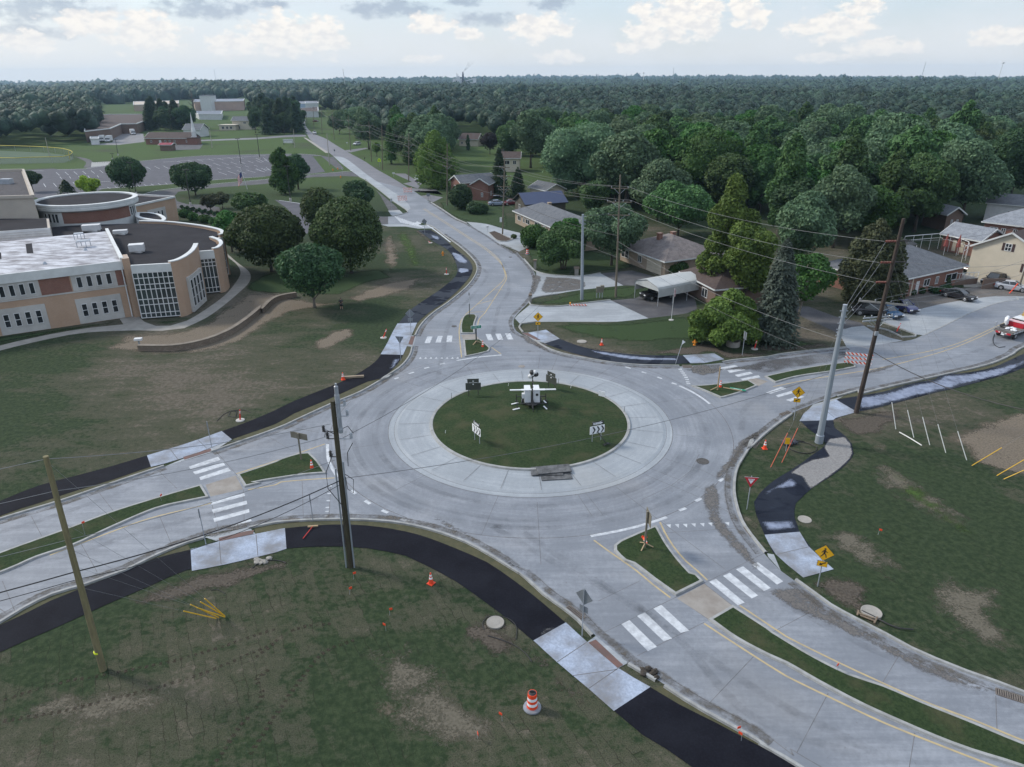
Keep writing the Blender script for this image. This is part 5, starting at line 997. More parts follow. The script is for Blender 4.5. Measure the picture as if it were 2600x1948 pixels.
# other blocks
mb=MB(); mb.prism([(-115,98.5),(-75.0,116.2),(-81.0,125.8),(-118,126)],0,8.75); mb.build('low_block',BEIGEP,school,True)
mb=MB(); mb.prism([(-115,98.5),(-75.4,116.1),(-81.2,125.4),(-118,125.6)],8.75,8.8); mb.build('low_block_roof',RUB,school,True)
wl=Wall((-115,98.5),(-75.0,116.2)); mb=MB(); wl.box(mb,0,wl.L,7.3,8.95,0,.12)
for i in range(4): wl.box(mb,0,wl.L,7.45+i*.38,7.52+i*.38,.12,.2)
mb.build('ribbed_fascia',METW,school,True)
mb=MB(); bC=[(-140,118),(-83.8,127.5),(-110.7,167.4),(-160,160)]; mb.prism(bC,0,12); mb.build('tall_block',BEIGEP,school,True)
cq=[Vector((*p,0)) for p in bC]; mb=MB(); mb.prism(offset(cq,.45,True),12,12.02); mb.build('tall_block_roof',shingle('weathered_roof',(.03,.028,.033),(.07,.066,.07)),school,True)
mb=MB()
for i in range(4): a_,b_=cq[i],cq[(i+1)%4]; mb.beam((a_.x,a_.y,12.25),(b_.x,b_.y,12.25),.45,.5)
mb.build('tall_block_parapet',BEIGEP,school,True)
mb=MB(); mb.box((-100.5,146,12.5),(2,1.4,1)); mb.build('roof_vent',METG,school,True)
mb=MB(); bD=[(-83,159.4),(-79.5,171.7),(-92.3,176),(-104,170),(-100,158)]; mb.prism(bD,0,5.3); mb.build('rear_block',TANB,school,True); mb=MB(); mb.prism(offset([Vector((*p,0)) for p in bD],.35,True),5.3,5.32); mb.build('rear_block_roof',RUB,school,True)
mb=MB()
for i in range(5): a_,b_=bD[i],bD[(i+1)%5]; mb.beam((*a_,5.5),(*b_,5.5),.35,.4)
mb.build('rear_block_parapet',FASC,school,True)
wd=Wall(bD[0],bD[1]); mb=MB(); wd.box(mb,3.4,9,1.0,3.9,0,.06); mb.build('stone_panel',STONE,school,True)
for i in range(4): Wall(wd.P(0,0,.06),wd.P(12,0,.06)).win(school,4.0+i*1.15,4.6+i*1.15,1.5,3.3,METW,GLASS,1,1,.06)
mb=MB(); eP=resample(pts("e 1095,445 1200,445 1290,462 1334,493 1315,513 1215,507 1095,482",6.9),1,True,70); mb.prism(eP,0,6.85); mb.build('apse_wall',FASC,school,True); mb=MB(); ePo=eP if area(eP)>0 else eP[::-1]; mb.prism(offset(ePo,.7,True),6.85,6.9); mb.build('apse_roof',RUB,school,True)
mb=MB(); mb.strip(ePo,offset(ePo,.7,True),7.05,7.05,True); 
n_=len(ePo); mb.add([(p.x,p.y,6.6) for p in ePo]+[(p.x,p.y,7.05) for p in ePo],[(i,(i+1)%n_,n_+(i+1)%n_,n_+i) for i in range(n_)]); mb.build('apse_rim',FASC,school,True)
for (x,y,w_,d_,h_) in ((740,592,2.8,1.5,.9),(970,618,2.2,1.2,.5),(1104,760,2.1,1.5,1.0)):
    g_=G('e',x,y,6.7); mb=MB(); mb.box((g_.x,g_.y,6.8),(w_*.8,d_*.8,.3)).box((g_.x,g_.y,6.95+h_/2),(w_,d_,h_),.35); mb.build('roof_unit',METW,school,True)
for (x,y,w_,d_,h_) in ((640,655,1.1,.9,.9),(675,715,1.4,1.2,.9)):
    g_=G('e',x,y,7.85); mb=MB()
    for sx in(-1,1):
        for sy in(-1,1): mb.cyl((g_.x+sx*w_/2,g_.y+sy*d_/2,7.8),(g_.x+sx*w_/2,g_.y+sy*d_/2,7.8+h_),.05)
    mb.box((g_.x,g_.y,7.85+h_),(w_+.2,d_+.2,.12),.5); mb.build('roof_stand',METG,school,True)
mb=MB(); mb.flat(pts("e 205,695 255,688 268,768 215,770",7.83),7.83); mb.flat(pts("e -20,765 8,762 12,815 -20,815",7.83),7.835); mb.build('roof_patch',RUB,school,True)
mb=MB()
for x,y in ((360,855),(685,745)): g_=G('e',x,y,7.82); mb.lathe([(.3,0),(.25,.12),(.1,.35)],10,(g_.x,g_.y,7.82))
mb.build('roof_drain',METG,school,True)
# retaining wall
RW=resample(pts("e 1110,1555 1400,1552 1650,1505 1850,1425 2000,1325 2100,1240 f 60,935 130,865 200,830 330,806"),.6); a_=RW[0]
rw=bld('retaining_wall','long curved block retaining wall on the bare slope below the school','wall',a_)
if True:
    Q=offset(RW,.5); mb=MB(); mb.prism(RW+Q[::-1],0,.7); mb.build('block_wall',BLOCK,rw,True); mb=MB(); mb.prism(offset(RW,-.05)+offset(RW,.55)[::-1],.7,.77); mb.build('cap_stones',mat('cap_stone_brown',(.19,.165,.135),(.13,.11,.09),1,.9,obj=False),rw,True)
g_=G('e',1125,1530); bx_=bld('utility_box','white-lidded utility box at the low end of the curved retaining wall','utility box',g_); mb=MB(); mb.box((0,0,.6),(.14,.14,1.2)); mb.build('post',METG,bx_); mb=MB(); mb.box((0,0,1.2),(.9,.6,.25),.2); mb.build('lid',METW,bx_)
# ---- houses
def house(name,label,A,B,zE,depth,kind,rise,wm,rm,wins=(),chim=(),over=.5,C=None,group='houses among the trees',trim=None,ridge='along',door=()):
    """A,B: surveyed eave corners (pixel row/col on plane z=zE), front left to front right"""
    trim=trim or FASC; a=U(*A,zE); b=U(*B,zE); a.z=b.z=0; d=(b-a).normalized(); n=Vector((-d.y,d.x,0)); L_=(b-a).length
    h=thing(name,label,'house',((a.x+b.x)/2,(a.y+b.y)/2,0),0,group)
    w0=a+d*over+n*over; Lw=L_-2*over; Dw=depth-2*over; fp=[w0,w0+d*Lw,w0+d*Lw+n*Dw,w0+n*Dw]
    mb=MB(); mb.prism(fp,0,zE-.02)
    c=[a,b,b+n*depth,a+n*depth]
    P3=lambda v,z: (v.x,v.y,z)
    if kind=='gable':
        if ridge=='along':
            r0=a+n*depth/2; r1=b+n*depth/2; g0,g1=w0+n*Dw/2,w0+d*Lw+n*Dw/2; zz=zE+rise*.93
            mb.add([P3(fp[0],zE-.02),P3(fp[3],zE-.02),P3(g0,zz)],[(0,2,1)]); mb.add([P3(fp[1],zE-.02),P3(fp[2],zE-.02),P3(g1,zz)],[(0,1,2)])
            faces=[((a,zE),(b,zE),(r1,zE+rise),(r0,zE+rise)),((c[2],zE),(c[3],zE),(r0,zE+rise),(r1,zE+rise))]
        else:
            r0=a+d*L_/2; r1=r0+n*depth; g0,g1=w0+d*Lw/2,w0+d*Lw/2+n*Dw; zz=zE+rise*.93
            mb.add([P3(fp[0],zE-.02),P3(fp[1],zE-.02),P3(g0,zz)],[(0,1,2)]); mb.add([P3(fp[3],zE-.02),P3(fp[2],zE-.02),P3(g1,zz)],[(0,2,1)])
            faces=[((a,zE),(r0,zE+rise),(r1,zE+rise),(c[3],zE)),((r0,zE+rise),(b,zE),(c[2],zE),(r1,zE+rise))]
    else:
        q=min(depth,L_)/2
        if L_>=depth: r0=a+d*q+n*depth/2; r1=b-d*q+n*depth/2; faces=[((a,zE),(b,zE),(r1,zE+rise),(r0,zE+rise)),((b,zE),(c[2],zE),(r1,zE+rise)),((c[2],zE),(c[3],zE),(r0,zE+rise),(r1,zE+rise)),((c[3],zE),(a,zE),(r0,zE+rise))]
        else: r0=a+d*L_/2+n*q; r1=a+d*L_/2+n*(depth-q); faces=[((a,zE),(b,zE),(r0,zE+rise)),((b,zE),(c[2],zE),(r1,zE+rise),(r0,zE+rise)),((c[2],zE),(c[3],zE),(r1,zE+rise)),((c[3],zE),(a,zE),(r0,zE+rise),(r1,zE+rise))]
    mb.build('wall',wm,h,True)
    rb=MB(); th=.16
    for f in faces:
        k=len(f); V=[P3(v,z) for v,z in f]+[P3(v,z+th) for v,z in f]
        rb.add(V,[tuple(range(k,2*k)),tuple(range(k-1,-1,-1))]+[(i,(i+1)%k,k+(i+1)%k,k+i) for i in range(k)])
    ro=rb.build('roof',rm,h,True); tb=MB()
    for i in range(4):
        p,q_=c[i],c[(i+1)%4]
        if kind=='gable' and ((ridge=='along' and i in(1,3)) or (ridge=='across' and i in (0,2))):
            mid=(p+q_)/2; o_=(mid-(a+b+c[2]+c[3])/4).normalized()*.05
            tb.beam((p.x+o_.x,p.y+o_.y,zE+.03),(mid.x+o_.x,mid.y+o_.y,zE+rise+.03),.09,.26); tb.beam((q_.x+o_.x,q_.y+o_.y,zE+.03),(mid.x+o_.x,mid.y+o_.y,zE+rise+.03),.09,.26)
        else: tb.beam((p.x,p.y,zE+.02),(q_.x,q_.y,zE+.02),.14,.2)
    tb.build('gutter',trim,h,True)
    sides=[Wall(fp[0],fp[1]),Wall(fp[1],fp[2]),Wall(fp[2],fp[3]),Wall(fp[3],fp[0])]
    for (sd,u0,u1,z0,z1,kd) in wins:
        w=sides[sd]; u0*=w.L; u1*=w.L
        if kd=='win': w.win(h,u0,u1,z0,z1,METW,GLASS,2,1,.09)
        elif kd=='win2': w.win(h,u0,u1,z0,z1,METW,GLASS,2,2,.08)
        elif kd=='shut':
            w.win(h,u0,u1,z0,z1,METW,GLASS,2,2,.08)
            for uu in (u0-.42,u1+.08): s_=MB(); w.box(s_,uu,uu+.34,z0,z1,0,.05); s_.build('shutter',mat('shutter',(.05,.025,.025)),h,True)
        elif kd in('door','garage'):
            s_=MB(); w.box(s_,u0,u1,z0,z1,0,.05); dd=s_.build('door' if kd=='door' else 'garage_door',CREAM if kd=='garage' else METW,h,True)
            if kd=='garage':
                s_=MB()
                for q3 in range(1,4): w.box(s_,u0+.05,u1-.05,z0+(z1-z0)*q3/4-.02,z0+(z1-z0)*q3/4+.02,.05,.06)
                o_=s_.build('panel_lines',WALKC,None); o_.data.transform(Matrix.Translation(-h.location)); o_.parent=dd
        elif kd=='panel': s_=MB(); w.box(s_,u0,u1,z0,z1,0,.04); s_.build('light_panel',CREAM,h,True)
    for (t,s_,hh,cm) in chim:
        p=a+d*L_*t+n*depth*s_; zc=zE+rise*(1-abs(s_-.5)*2) if kind=='gable' or True else zE
        s2=MB(); s2.box((p.x,p.y,zc+hh/2-.4),(.75,.75,hh+.8),math.atan2(d.y,d.x)); s2.box((p.x,p.y,zc+hh+.06),(.9,.9,.12),math.atan2(d.y,d.x)); o_=s2.build('chimney',cm,None); o_.data.transform(Matrix.Translation(-h.location)); o_.parent=ro
    return h
house('grey_roof_house','long tan brick house with slate grey hip roof beside the forked driveway','x' and (1301,536),(1462,606),2.7,10.5,'hip',2.3,RANB,SHG,[(0,.05,.11,1,2.1,'win'),(0,.15,.18,1,2.1,'win'),(0,.20,.27,1,2.1,'win'),(0,.36,.46,.3,2.3,'win'),(0,.5,.54,.1,2.2,'door'),(3,.3,.42,1,2.1,'win')],[(.1,.75,.7,RANB)])
house('blue_roof_house','dark-walled house with bright navy metal roof, left of the silver maples',(1333,522),(1443,515),2.8,9,'gable',2.2,mat('olive_siding',(.07,.065,.05),(.05,.047,.038),.5,obj=False),BLUER,[(3,.35,.5,1,2.3,'win2'),(0,.02,.08,.9,2.2,'win'),(0,.2,.3,.9,2.2,'win'),(0,.5,.6,.9,2.2,'win')],trim=BLK)
house('ranch_house','brick ranch house with brown shingle roof and pale garage door behind the crossarm pole',tuple((1250+1000/3.16,500+392/3.16)),tuple((1250+1385/3.16,500+527/3.16)),2.6,13,'hip',2.7,RANB,SHB,[(0,.03,.2,.8,2.2,'win'),(0,.42,.5,.9,2.2,'win'),(0,.62,.93,.05,2.25,'garage')],[(.45,.35,1.1,REDB),(.25,.75,.9,REDB)])
house('brown_roof_house','low brown-roofed house behind the white carport and tallest yellow-green tree',(1724,691),(1815,738),2.7,11,'hip',3.0,BRNB,SHD,[(0,.2,.3,.9,2.1,'win'),(0,.62,.78,.7,2.1,'win'),(1,.2,.35,.9,2.1,'win')])
house('grey_shed','small pale building with dark roof behind the blue metal roof',(1340,476),(1386,486),2.6,7,'gable',1.6,CREAM,SHG,[(0,.6,.7,1,1.9,'win')],group='outbuildings')
house('brick_house','red brick two-level house with white gable end behind dark shrubs and parked cars',(650+1715/3.16,150+1008/3.16),(650+1872/3.16,150+1013/3.16),4.2,12,'gable',1.6,REDB,SHG,[(0,.55,.68,.9,2.1,'win2'),(1,.2,.3,1,2.2,'win')],ridge='across')
house('brick_house','small grey-roofed brick house with white gable just behind the lime-leaved tree',(650+1545/3.16,150+975/3.16),(650+1640/3.16,150+1000/3.16),3.0,12,'gable',1.8,REDB,SHG,[(0,.3,.5,.9,2.0,'win')],ridge='across')
house('split_level_house','cream split-level house with brown roof right of the purple plum tree',(650+1925/3.16,150+800/3.16),(650+2125/3.16,150+800/3.16),4.6,9,'gable',1.9,CREAM,SHD,[(0,.3,.55,2.6,3.9,'win'),(0,.7,.85,2.6,3.9,'win')])
house('two_storey_house','tan two-storey house with blue-grey roof behind the purple plum tree',(650+1950/3.16,150+664/3.16),(650+2032/3.16,150+664/3.16),5.2,8,'gable',1.7,mat('tan_siding',(.30,.24,.18),(.26,.21,.16),.5,obj=False),SHL,[(0,.35,.55,3.4,4.6,'win'),(0,.35,.55,.8,2.0,'win'),(0,.7,.85,3.4,4.6,'win')])
house('brown_roof_house','house with wide brown roof left of the purple plum tree',(650+1620/3.16,150+645/3.16),(650+1782/3.16,150+648/3.16),3.2,9,'gable',2.6,CREAM,SHD,[(0,.1,.2,1,2.1,'win')])
house('white_house','white gabled two-storey house beside the bright conical larch',(650+1032/3.16,150+497/3.16),(650+1114/3.16,150+499/3.16),5.4,9,'gable',1.8,METW,SHG,[(0,.55,.75,3.6,4.7,'win'),(0,.2,.4,1,2.1,'win')])
house('low_brick_apartment','single-storey red brick apartment under the broad charcoal hip roof behind the parked black sedan',(2262,719),(2461,676),3.0,13,'hip',2.8,REDB,SHG,[(0,.06,.1,.1,2.1,'door'),(0,.16,.26,1,2.2,'win'),(0,.36,.4,.1,2.1,'door'),(0,.46,.54,1,2.2,'win'),(0,.62,.66,1,2.2,'win'),(0,.76,.92,1,2.2,'win'),(0,.30,.315,0,2.8,'panel'),(0,.03,.04,0,2.8,'panel')])
house('cream_gabled_house','tall cream-sided gabled house with dark shutters above the parked cars at the right edge',(2463,625),(2660,657),5.2,14,'gable',3.0,CREAM,SHD,[(0,.44,.53,5.3,6.5,'shut'),(0,.76,.85,2.4,3.7,'shut')],ridge='across',over=.35)
house('brick_townhouse','two-storey brick house with pale grey roof behind the cream gabled house',(2492,564),(2660,584),5.6,10,'hip',2.4,REDB,SHL,[(0,.1,.24,3.9,4.9,'win'),(0,.3,.38,3.9,4.9,'win'),(0,.5,.58,3.9,4.9,'win')])
house('brick_house','one-storey brick house with pale grey roof and two light door panels behind the pool fence',(2386,595),(2492,615),3.0,8,'gable',1.9,REDB,SHL,[(0,.3,.4,.3,2.4,'panel'),(0,.52,.62,.3,2.4,'panel')])
house('brick_cottage','small dark brick cottage half hidden under the largest maple',(2404,548),(2456,546),3.4,8,'gable',1.6,BRNB,SHL,[(0,.3,.42,1,2.4,'win'),(0,.65,.77,1,2.4,'win')],ridge='across')
house('white_outbuilding','long white metal outbuilding with dark roof under the maples at the right edge',(2500,516),(2640,528),4.0,9,'gable',1.8,METW,SHG,[(0,.45,.5,1.8,2.7,'win')])
house('garage','white garage with brown roof behind the half-bare tree',(2010,732),(2062,716),2.7,7,'gable',1.8,METW,SHD,[(0,.2,.8,.1,2.2,'garage')],group='outbuildings')
# far left and far buildings
house('church','low brick church with brown roof and white steeple beyond the parking lot',(365,352),(483,352),3.0,12,'gable',2.6,REDB,SHD,[(0,.1,.14,1,2.2,'win'),(0,.3,.35,.1,2.2,'door'),(0,.42,.46,1,2.2,'win'),(0,.52,.56,1,2.2,'win'),(0,.63,.67,1,2.2,'win'),(0,.9,.93,1,2.2,'win')],group='church buildings')
g_=U(488,352,3); st=bld('steeple','slender white steeple at the right end of the brick church','steeple',g_,'church buildings'); mb=MB(); mb.box((0,3,4.5),(1.8,1.8,3)).lathe([(1.3,6),(.75,8.5),(.25,13.5),(.02,15.5)],8,(0,3,0)); mb.build('spire',METW,st)
mb=MB(); mb.box((0,2,1.6),(5,5,3.2)); mb.build('porch',REDB,st); mb=MB(); mb.prism([(-2.8,-.8),(2.8,-.8),(2.8,4.8),(-2.8,4.8)],3.2,3.5); mb.build('porch_roof',SHD,st)
house('red_roof_shed','small brown shed with crimson roof in front of the church','x' and (401,369),(435,369),2.6,5,'gable',.8,BRNB,mat('crimson_roof',(.22,.025,.045),(.16,.02,.035),.5,obj=False),[],group='church buildings')
house('cream_house','cream two-storey villa with grey roof beside the dark conifers',(586,307),(637,307),5.6,9,'gable',2.4,CREAM,SHG,[(0,.6,.75,3.8,4.8,'win'),(0,.3,.4,.5,2.3,'win')],group='church buildings')
house('sunroom','flat cream annex with three windows left of the cream villa',(553,318),(598,318),3.2,7,'hip',.3,CREAM,CREAM,[(0,.15,.3,.8,2.4,'win'),(0,.42,.55,.8,2.4,'win'),(0,.66,.8,.8,2.4,'win')],group='church buildings')
house('grey_barn','grey-roofed barn behind the church, left of the cream villa',(462,330),(508,330),4,12,'gable',3,METW,SHG,[],group='church buildings')
def flatbld(name,label,s,h,wm,rm,group='industrial buildings',par=.5,extra=()):
    P=pts(s); c_=P[0]; P=[Vector((p.x,p.y,0)) for p in P]
    if area(P)<0: P=P[::-1]
    t=thing(name,label,'building',(c_.x,c_.y,0),0,group); mb=MB(); mb.prism(P,0,h); mb.build('wall',wm,t,True); mb=MB(); mb.prism(offset(P,.5,True),h,h+.05); mb.build('roof',rm,t,True); mb=MB()
    for i in range(len(P)): a_,b_=P[i],P[(i+1)%len(P)]; mb.beam((a_.x,a_.y,h+par/2),(b_.x,b_.y,h+par/2),.5,par)
    mb.build('parapet',FASC,t,True); return t
flatbld('brick_warehouse','flat-roofed brick warehouse with box trucks at its docks left of the church',"a 700,672 900,645 985,600 1110,598 1195,560 1185,505 900,505 700,520",5.5,BRNB,SHD)
flatbld('factory_building','long pink-beige factory hall with blue-grey roof behind the cream villa',"a 1570,420 1960,412 1970,385 1560,392",9,mat('pink_wall',(.42,.30,.25),(.36,.26,.22),.2,obj=False),mat('blue_grey_roof',(.18,.21,.27),(.14,.16,.2),.2,obj=False))
flatbld('factory_building','beige hall with pale domed roof left of the bare tree',"a 1080,420 1440,405 1440,375 1080,385",6,mat('beige_wall',(.38,.30,.23),(.33,.26,.2),.2,obj=False),mat('pale_roof',(.42,.36,.30),(.36,.31,.26),.2,obj=False))
flatbld('factory_building','low hall with broad grey roof between the factory and the villa',"a 1600,488 1780,488 1790,455 1560,460",4,METW,mat('blue_grey_roof2',(.13,.15,.19),(.1,.12,.15),.2,obj=False))
flatbld('white_store','white building left of the road at the far town edge',"b 150,378 280,378 285,362 140,365",6,METW,SHL,'buildings at the far end of the road'); flatbld('blue_store','pale blue store at the far end of the old road',"b 335,408 400,408 400,385 335,388",6,mat('blue_wall',(.30,.38,.50),(.26,.33,.44),.2,obj=False),SHL,'buildings at the far end of the road')
flatbld('white_store','long white store front right of the pale blue store',"b 400,412 505,410 505,385 400,388",6.5,METW,SHL,'buildings at the far end of the road'); flatbld('brown_store','low dark-roofed white-walled shop across the junction at the far end of the road',"b 330,470 505,468 500,425 320,440",4.5,METW,SHD,'buildings at the far end of the road')
flatbld('white_shed','white building half hidden in the left wood, behind the warehouse',"a 735,395 800,395 800,375 735,378",4.5,METW,METW,'industrial buildings'); flatbld('small_shed','small white shed at the wood edge left of the box trucks',"a 735,688 800,686 800,668 735,668",2.6,METW,METW)
# carport
FL=U(1611,757);FR=U(1669.6,778.5); d=(FR-FL).normalized(); n=Vector((-d.y,d.x,0)); wC=(FR-FL).length; RR=U(1767,752); LC=max(6,min(9,(RR-FR).dot(n)))
cp=thing('carport','white metal carport with ribbed side panels over a black pickup','carport',FL,math.atan2(d.y,d.x)); zE=2.75; rz=3.45; prof=[(0,zE-.25),(.12,zE+.02),(.35,zE+.12),(wC/2,rz),(wC-.35,zE+.12),(wC-.12,zE+.02),(wC,zE-.25)]
RIB=mat('ribbed_white',(.44,.455,.45),(.38,.40,.40),1,.4); mb=MB(); ns=60
V=[];F=[]
for i in range(ns+1):
    y=-.1+(LC+.2)*i/ns
    for x,z in prof: V.append((x,y,z))
k=len(prof); F=[(i*k+j,(i+1)*k+j,(i+1)*k+j+1,i*k+j+1) for i in range(ns) for j in range(k-1)]; mb.add(V,F); V2=[(x,y,z+.05) for x,y,z in V]; mb.add(V2,[f[::-1] for f in F]); mb.build('roof',RIB,cp)
for nm,x in (('side_panel',-.02),('side_panel',wC)):
    mb=MB(); z0=1.35
    for i in range(6): zz=z0+i*.2; mb.box((x+.01,LC/2,zz+.1),(.03 if i%2 else .055,LC,.198))
    mb.build(nm,RIB,cp)
mb=MB(); mb.add([(x,0,z) for x,z in prof]+[(wC,0,zE-.5),(0,0,zE-.5)],[tuple(range(9))]); mb.add([(x,.04,z) for x,z in prof]+[(wC,.04,zE-.5),(0,.04,zE-.5)],[tuple(range(8,-1,-1))]); mb.build('front_gable_panel',RIB,cp)
for x in (0,wC):
    for i in range(4): mb=MB(); mb.box((x,LC*i/3,1.3),(.07,.07,2.6)); mb.build('post',METG,cp)
# ================================================================ POLES AND WIRES
WOOD=mat('pole_wood',(.17,.145,.11),(.10,.085,.065),3,.95,stretch=(2,2,.25),bmp=.4); WOODG=mat('pole_wood_green',(.20,.175,.09),(.13,.115,.065),3,.95,stretch=(2,2,.25),bmp=.4); WOODD=mat('pole_wood_dark',(.055,.04,.032),(.03,.022,.018),3,.9,stretch=(2,2,.25),bmp=.4); WOODM=mat('pole_wood_moss',(.060,.055,.032),(.035,.030,.018),3,.95,stretch=(2,2,.3),bmp=.5)
STEEL=mat('pole_steel',(.30,.34,.385),(.25,.285,.32),1.5,.5,metal=.3,stretch=(1,1,.2)); PORC=mat('porcelain_brown',(.16,.045,.03),(.10,.03,.02),3,.25); INSG=mat('insulator_grey',(.30,.33,.36),(.22,.24,.27),3,.3); CABLE=mat('cable_black',(.012,.012,.014),(.02,.02,.02),3,.6); ALU=mat('wire_aluminium',(.20,.205,.21),(.15,.155,.16),3,.6); ALUD=mat('wire_weathered',(.11,.11,.115),(.08,.08,.085),3,.6)
def px(c,x,y): return (ORG[c][0]+x/3.16,ORG[c][1]+y/3.16) if c!='q' else (x,y)
class Pole:
    def __init__(s,name,label,base,top,m_,r0,r1,group='utility poles',n=10):
        bx,by=px(*base); tx,ty=px(*top); s.x,s.y=at(bx,by); s.H=hgt(bx,by,ty); p=proj((s.x,s.y,s.H)); w=math.hypot(s.x,s.y)
        s.lx=(tx-p[0])/FPX*w; s.t=thing(name,label,'utility pole',(s.x,s.y,0),0,group); mb=MB(); mb.cyl((0,0,0),(s.lx,0,s.H),r0,r1,n); mb.build('pole',m_,s.t,smooth=False)
    def at(s,z,off=(0,0)): return Vector((s.x+s.lx*z/s.H+off[0],s.y+off[1],z))
    def zpx(s,c,x,y):
        py=px(c,x,y)[1]; lo,hi=0,s.H*1.2
        for _ in range(40):
            m_=(lo+hi)/2
            if proj(s.at(m_))[1]>py: lo=m_
            else: hi=m_
        return lo
    def arm(s,z,L_,ang,ins=3,brace=True,w=.11,m_=None,insm=None):
        c=s.at(z)-s.t.location; d=Vector((math.cos(ang),math.sin(ang),0)); o=Vector((-d.y,d.x,0))*.17; mb=MB(); mb.beam(c-d*L_/2+o,c+d*L_/2+o,w,w*1.2); a=mb.build('crossarm',m_ or WOOD,s.t)
        if brace: mb=MB(); mb.beam(c+o-d*L_*.3+Vector((0,0,-.05)),c+Vector((0,0,-.8)),.04,.04).beam(c+o+d*L_*.3+Vector((0,0,-.05)),c+Vector((0,0,-.8)),.04,.04); mb.build('brace',METG,s.t)
        P=[]
        for i in range(ins):
            u=-L_/2+.12+(L_-.24)*i/max(1,ins-1); q=c+o+d*u; mb=MB(); mb.lathe([(.02,0),(.02,.06),(.06,.08),(.07,.14),(.045,.17),(.05,.2),(.02,.22)],8,(q.x,q.y,q.z+w*.5)); i_=mb.build('insulator',insm or INSG,s.t); P.append(q+s.t.location+Vector((0,0,.28)))
        return P
WN=0
def wire(label,a,b,sag=.6,r=.018,m_=None,group='overhead wires',n=14,name='overhead_wire'):
    a,b=Vector(a),Vector(b); P=[]
    for i in range(n+1): t=i/n; p=a.lerp(b,t); p.z-=4*sag*t*(1-t); P.append(p-a)
    mb=MB(); mb.tube(P,r,4); o=mb.build(name,m_ or ALUD,None); o.location=a; return tag(o,label,'wire',group)
def can(pole,z,side=1,name='transformer'):
    c=pole.at(z)-pole.t.location; mb=MB(); mb.lathe([(.18,0),(.22,.05),(.22,.75),(.15,.85),(.05,.95)],12,(c.x+side*.42,c.y,c.z)); return mb.build(name,METG,pole.t)
p1=Pole('utility_pole','greenish-tan wooden pole in the foreground grass at the left, yellow tape near its foot',('m',828,800),('i',360,660),WOODG,.20,.13)
mb=MB(); mb.lathe([(.21,1.3),(.21,1.42)],10); mb.build('flagging_tape',mat('tape_yellow',(.65,.75,.03),(.55,.65,.03),2,.6),p1.t)
p2=Pole('utility_pole','thick mossy wooden pole with metal riser top and conduits beside the black trail',('j',760,1545),('j',615,215),WOODM,.20,.15)
z=p2.H; c=Vector((p2.lx,0,z)); mb=MB(); mb.lathe([(.12,-2.2),(.16,-2.1),(.16,-1.9),(.13,-1.85),(.13,-.2),(.16,-.15),(.16,.4),(.13,.5),(.13,1.0),(.06,1.05),(.06,1.2)],12,(c.x+.32,c.y-.05,z)); mb.build('switch_head',INSG,p2.t)
for sx,top,nm in ((-.28,z*.62,'conduit'),(.27,z*.66,'conduit')): mb=MB(); mb.cyl((sx,-.08,0),(sx+p2.lx*.6,-.08,top),.055,.055,8); mb.build(nm,STEEL,p2.t)
for dx,dz in ((.75,-.3),(.85,-1.0),(.95,-2.6),(-.75,-2.1),(-.55,-2.6),(-.5,-3.9)):
    mb=MB(); mb.lathe([(.05,0),(.11,.05),(.07,.12),(.11,.2),(.07,.27),(.11,.35),(.04,.45)],8,(c.x+dx,c.y-.1,z+dz)).beam((c.x,c.y,z+dz-.05),(c.x+dx,c.y-.1,z+dz),.05,.05); mb.build('arrester',BLK if dx<0 else INSG,p2.t)
for P in (((.3,0,-2),(.8,-.1,-1.7),(1.1,-.1,-2.2)),((1.0,-.1,-2.9),(.6,-.1,-3.6),(.55,-.1,-4.6)),((-.1,-.2,-2.2),(-.6,-.2,-1.9),(-.7,-.2,-2.4)),((-.3,-.2,-3.6),(-.9,-.2,-5),(-.9,-.2,-6.2),(.2,-.2,-8)),((.3,-.1,-5.2),(.8,-.1,-5.6),(.7,-.1,-6.6),(.35,-.1,-6.3),(.3,-.1,-5.4))):
    mb=MB(); mb.tube(resample3:=[Vector(q)+Vector((p2.lx,0,z)) for q in P],.025,5); mb.build('jumper_cable',CABLE,p2.t)
p3=Pole('steel_pole','light grey steel pole standing by the curving wet trail at the right',('l',565,550),('h',777,870),STEEL,.30,.17,n=12); mb=MB(); mb.lathe([(.36,0),(.36,.8),(.3,.85)],12); mb.build('base_sleeve',STEEL,p3.t); mb=MB(); mb.lathe([(.19,0),(.19,.06)],12,(p3.lx,0,p3.H)); mb.build('cap',METG,p3.t)
for k in range(5): mb=MB(); mb.beam((p3.lx-.35,0,p3.H-.5-k*.55),(p3.lx+.35,0,p3.H-.5-k*.55),.06,.06); mb.build('bracket',METG,p3.t)
p4=Pole('utility_pole','tallest dark wooden pole with brown insulator strings at the edge of the wet trail',('l',865,310),('h',1240,175),WOODD,.24,.15)
Z4=[p4.zpx('h',0,355),p4.zpx('h',0,525),p4.zpx('h',0,683)]
for zz in Z4:
    c=p4.at(zz)-p4.t.location
    for s_,m_ in ((-1,PORC),(1,BLK)):
        mb=MB(); n_=7
        for i in range(n_): x0=.3+i*.14; mb.cyl((c.x+s_*x0,c.y+.1*s_,c.z),(c.x+s_*(x0+.05),c.y+.1*s_,c.z),.13 if s_<0 else .09,.08,8)
        mb.beam((c.x+s_*.15,c.y,c.z),(c.x+s_*1.3,c.y+.1*s_,c.z),.035,.035); mb.build('insulator_string',m_,p4.t)
za=p4.zpx('h',0,855); zb=p4.zpx('h',0,970)
c=p4.at(za)
A1=p4.arm(za,4.2,R(-22),4,True,.13,WALKC); A1b=p4.arm(za-.02,4.2,R(-22),0,False,.12,WALKC); A2=p4.arm(zb,3.2,R(12),5,True,.1,METG); A2b=p4.arm(zb-.3,3.2,R(12),0,True,.1,METG)
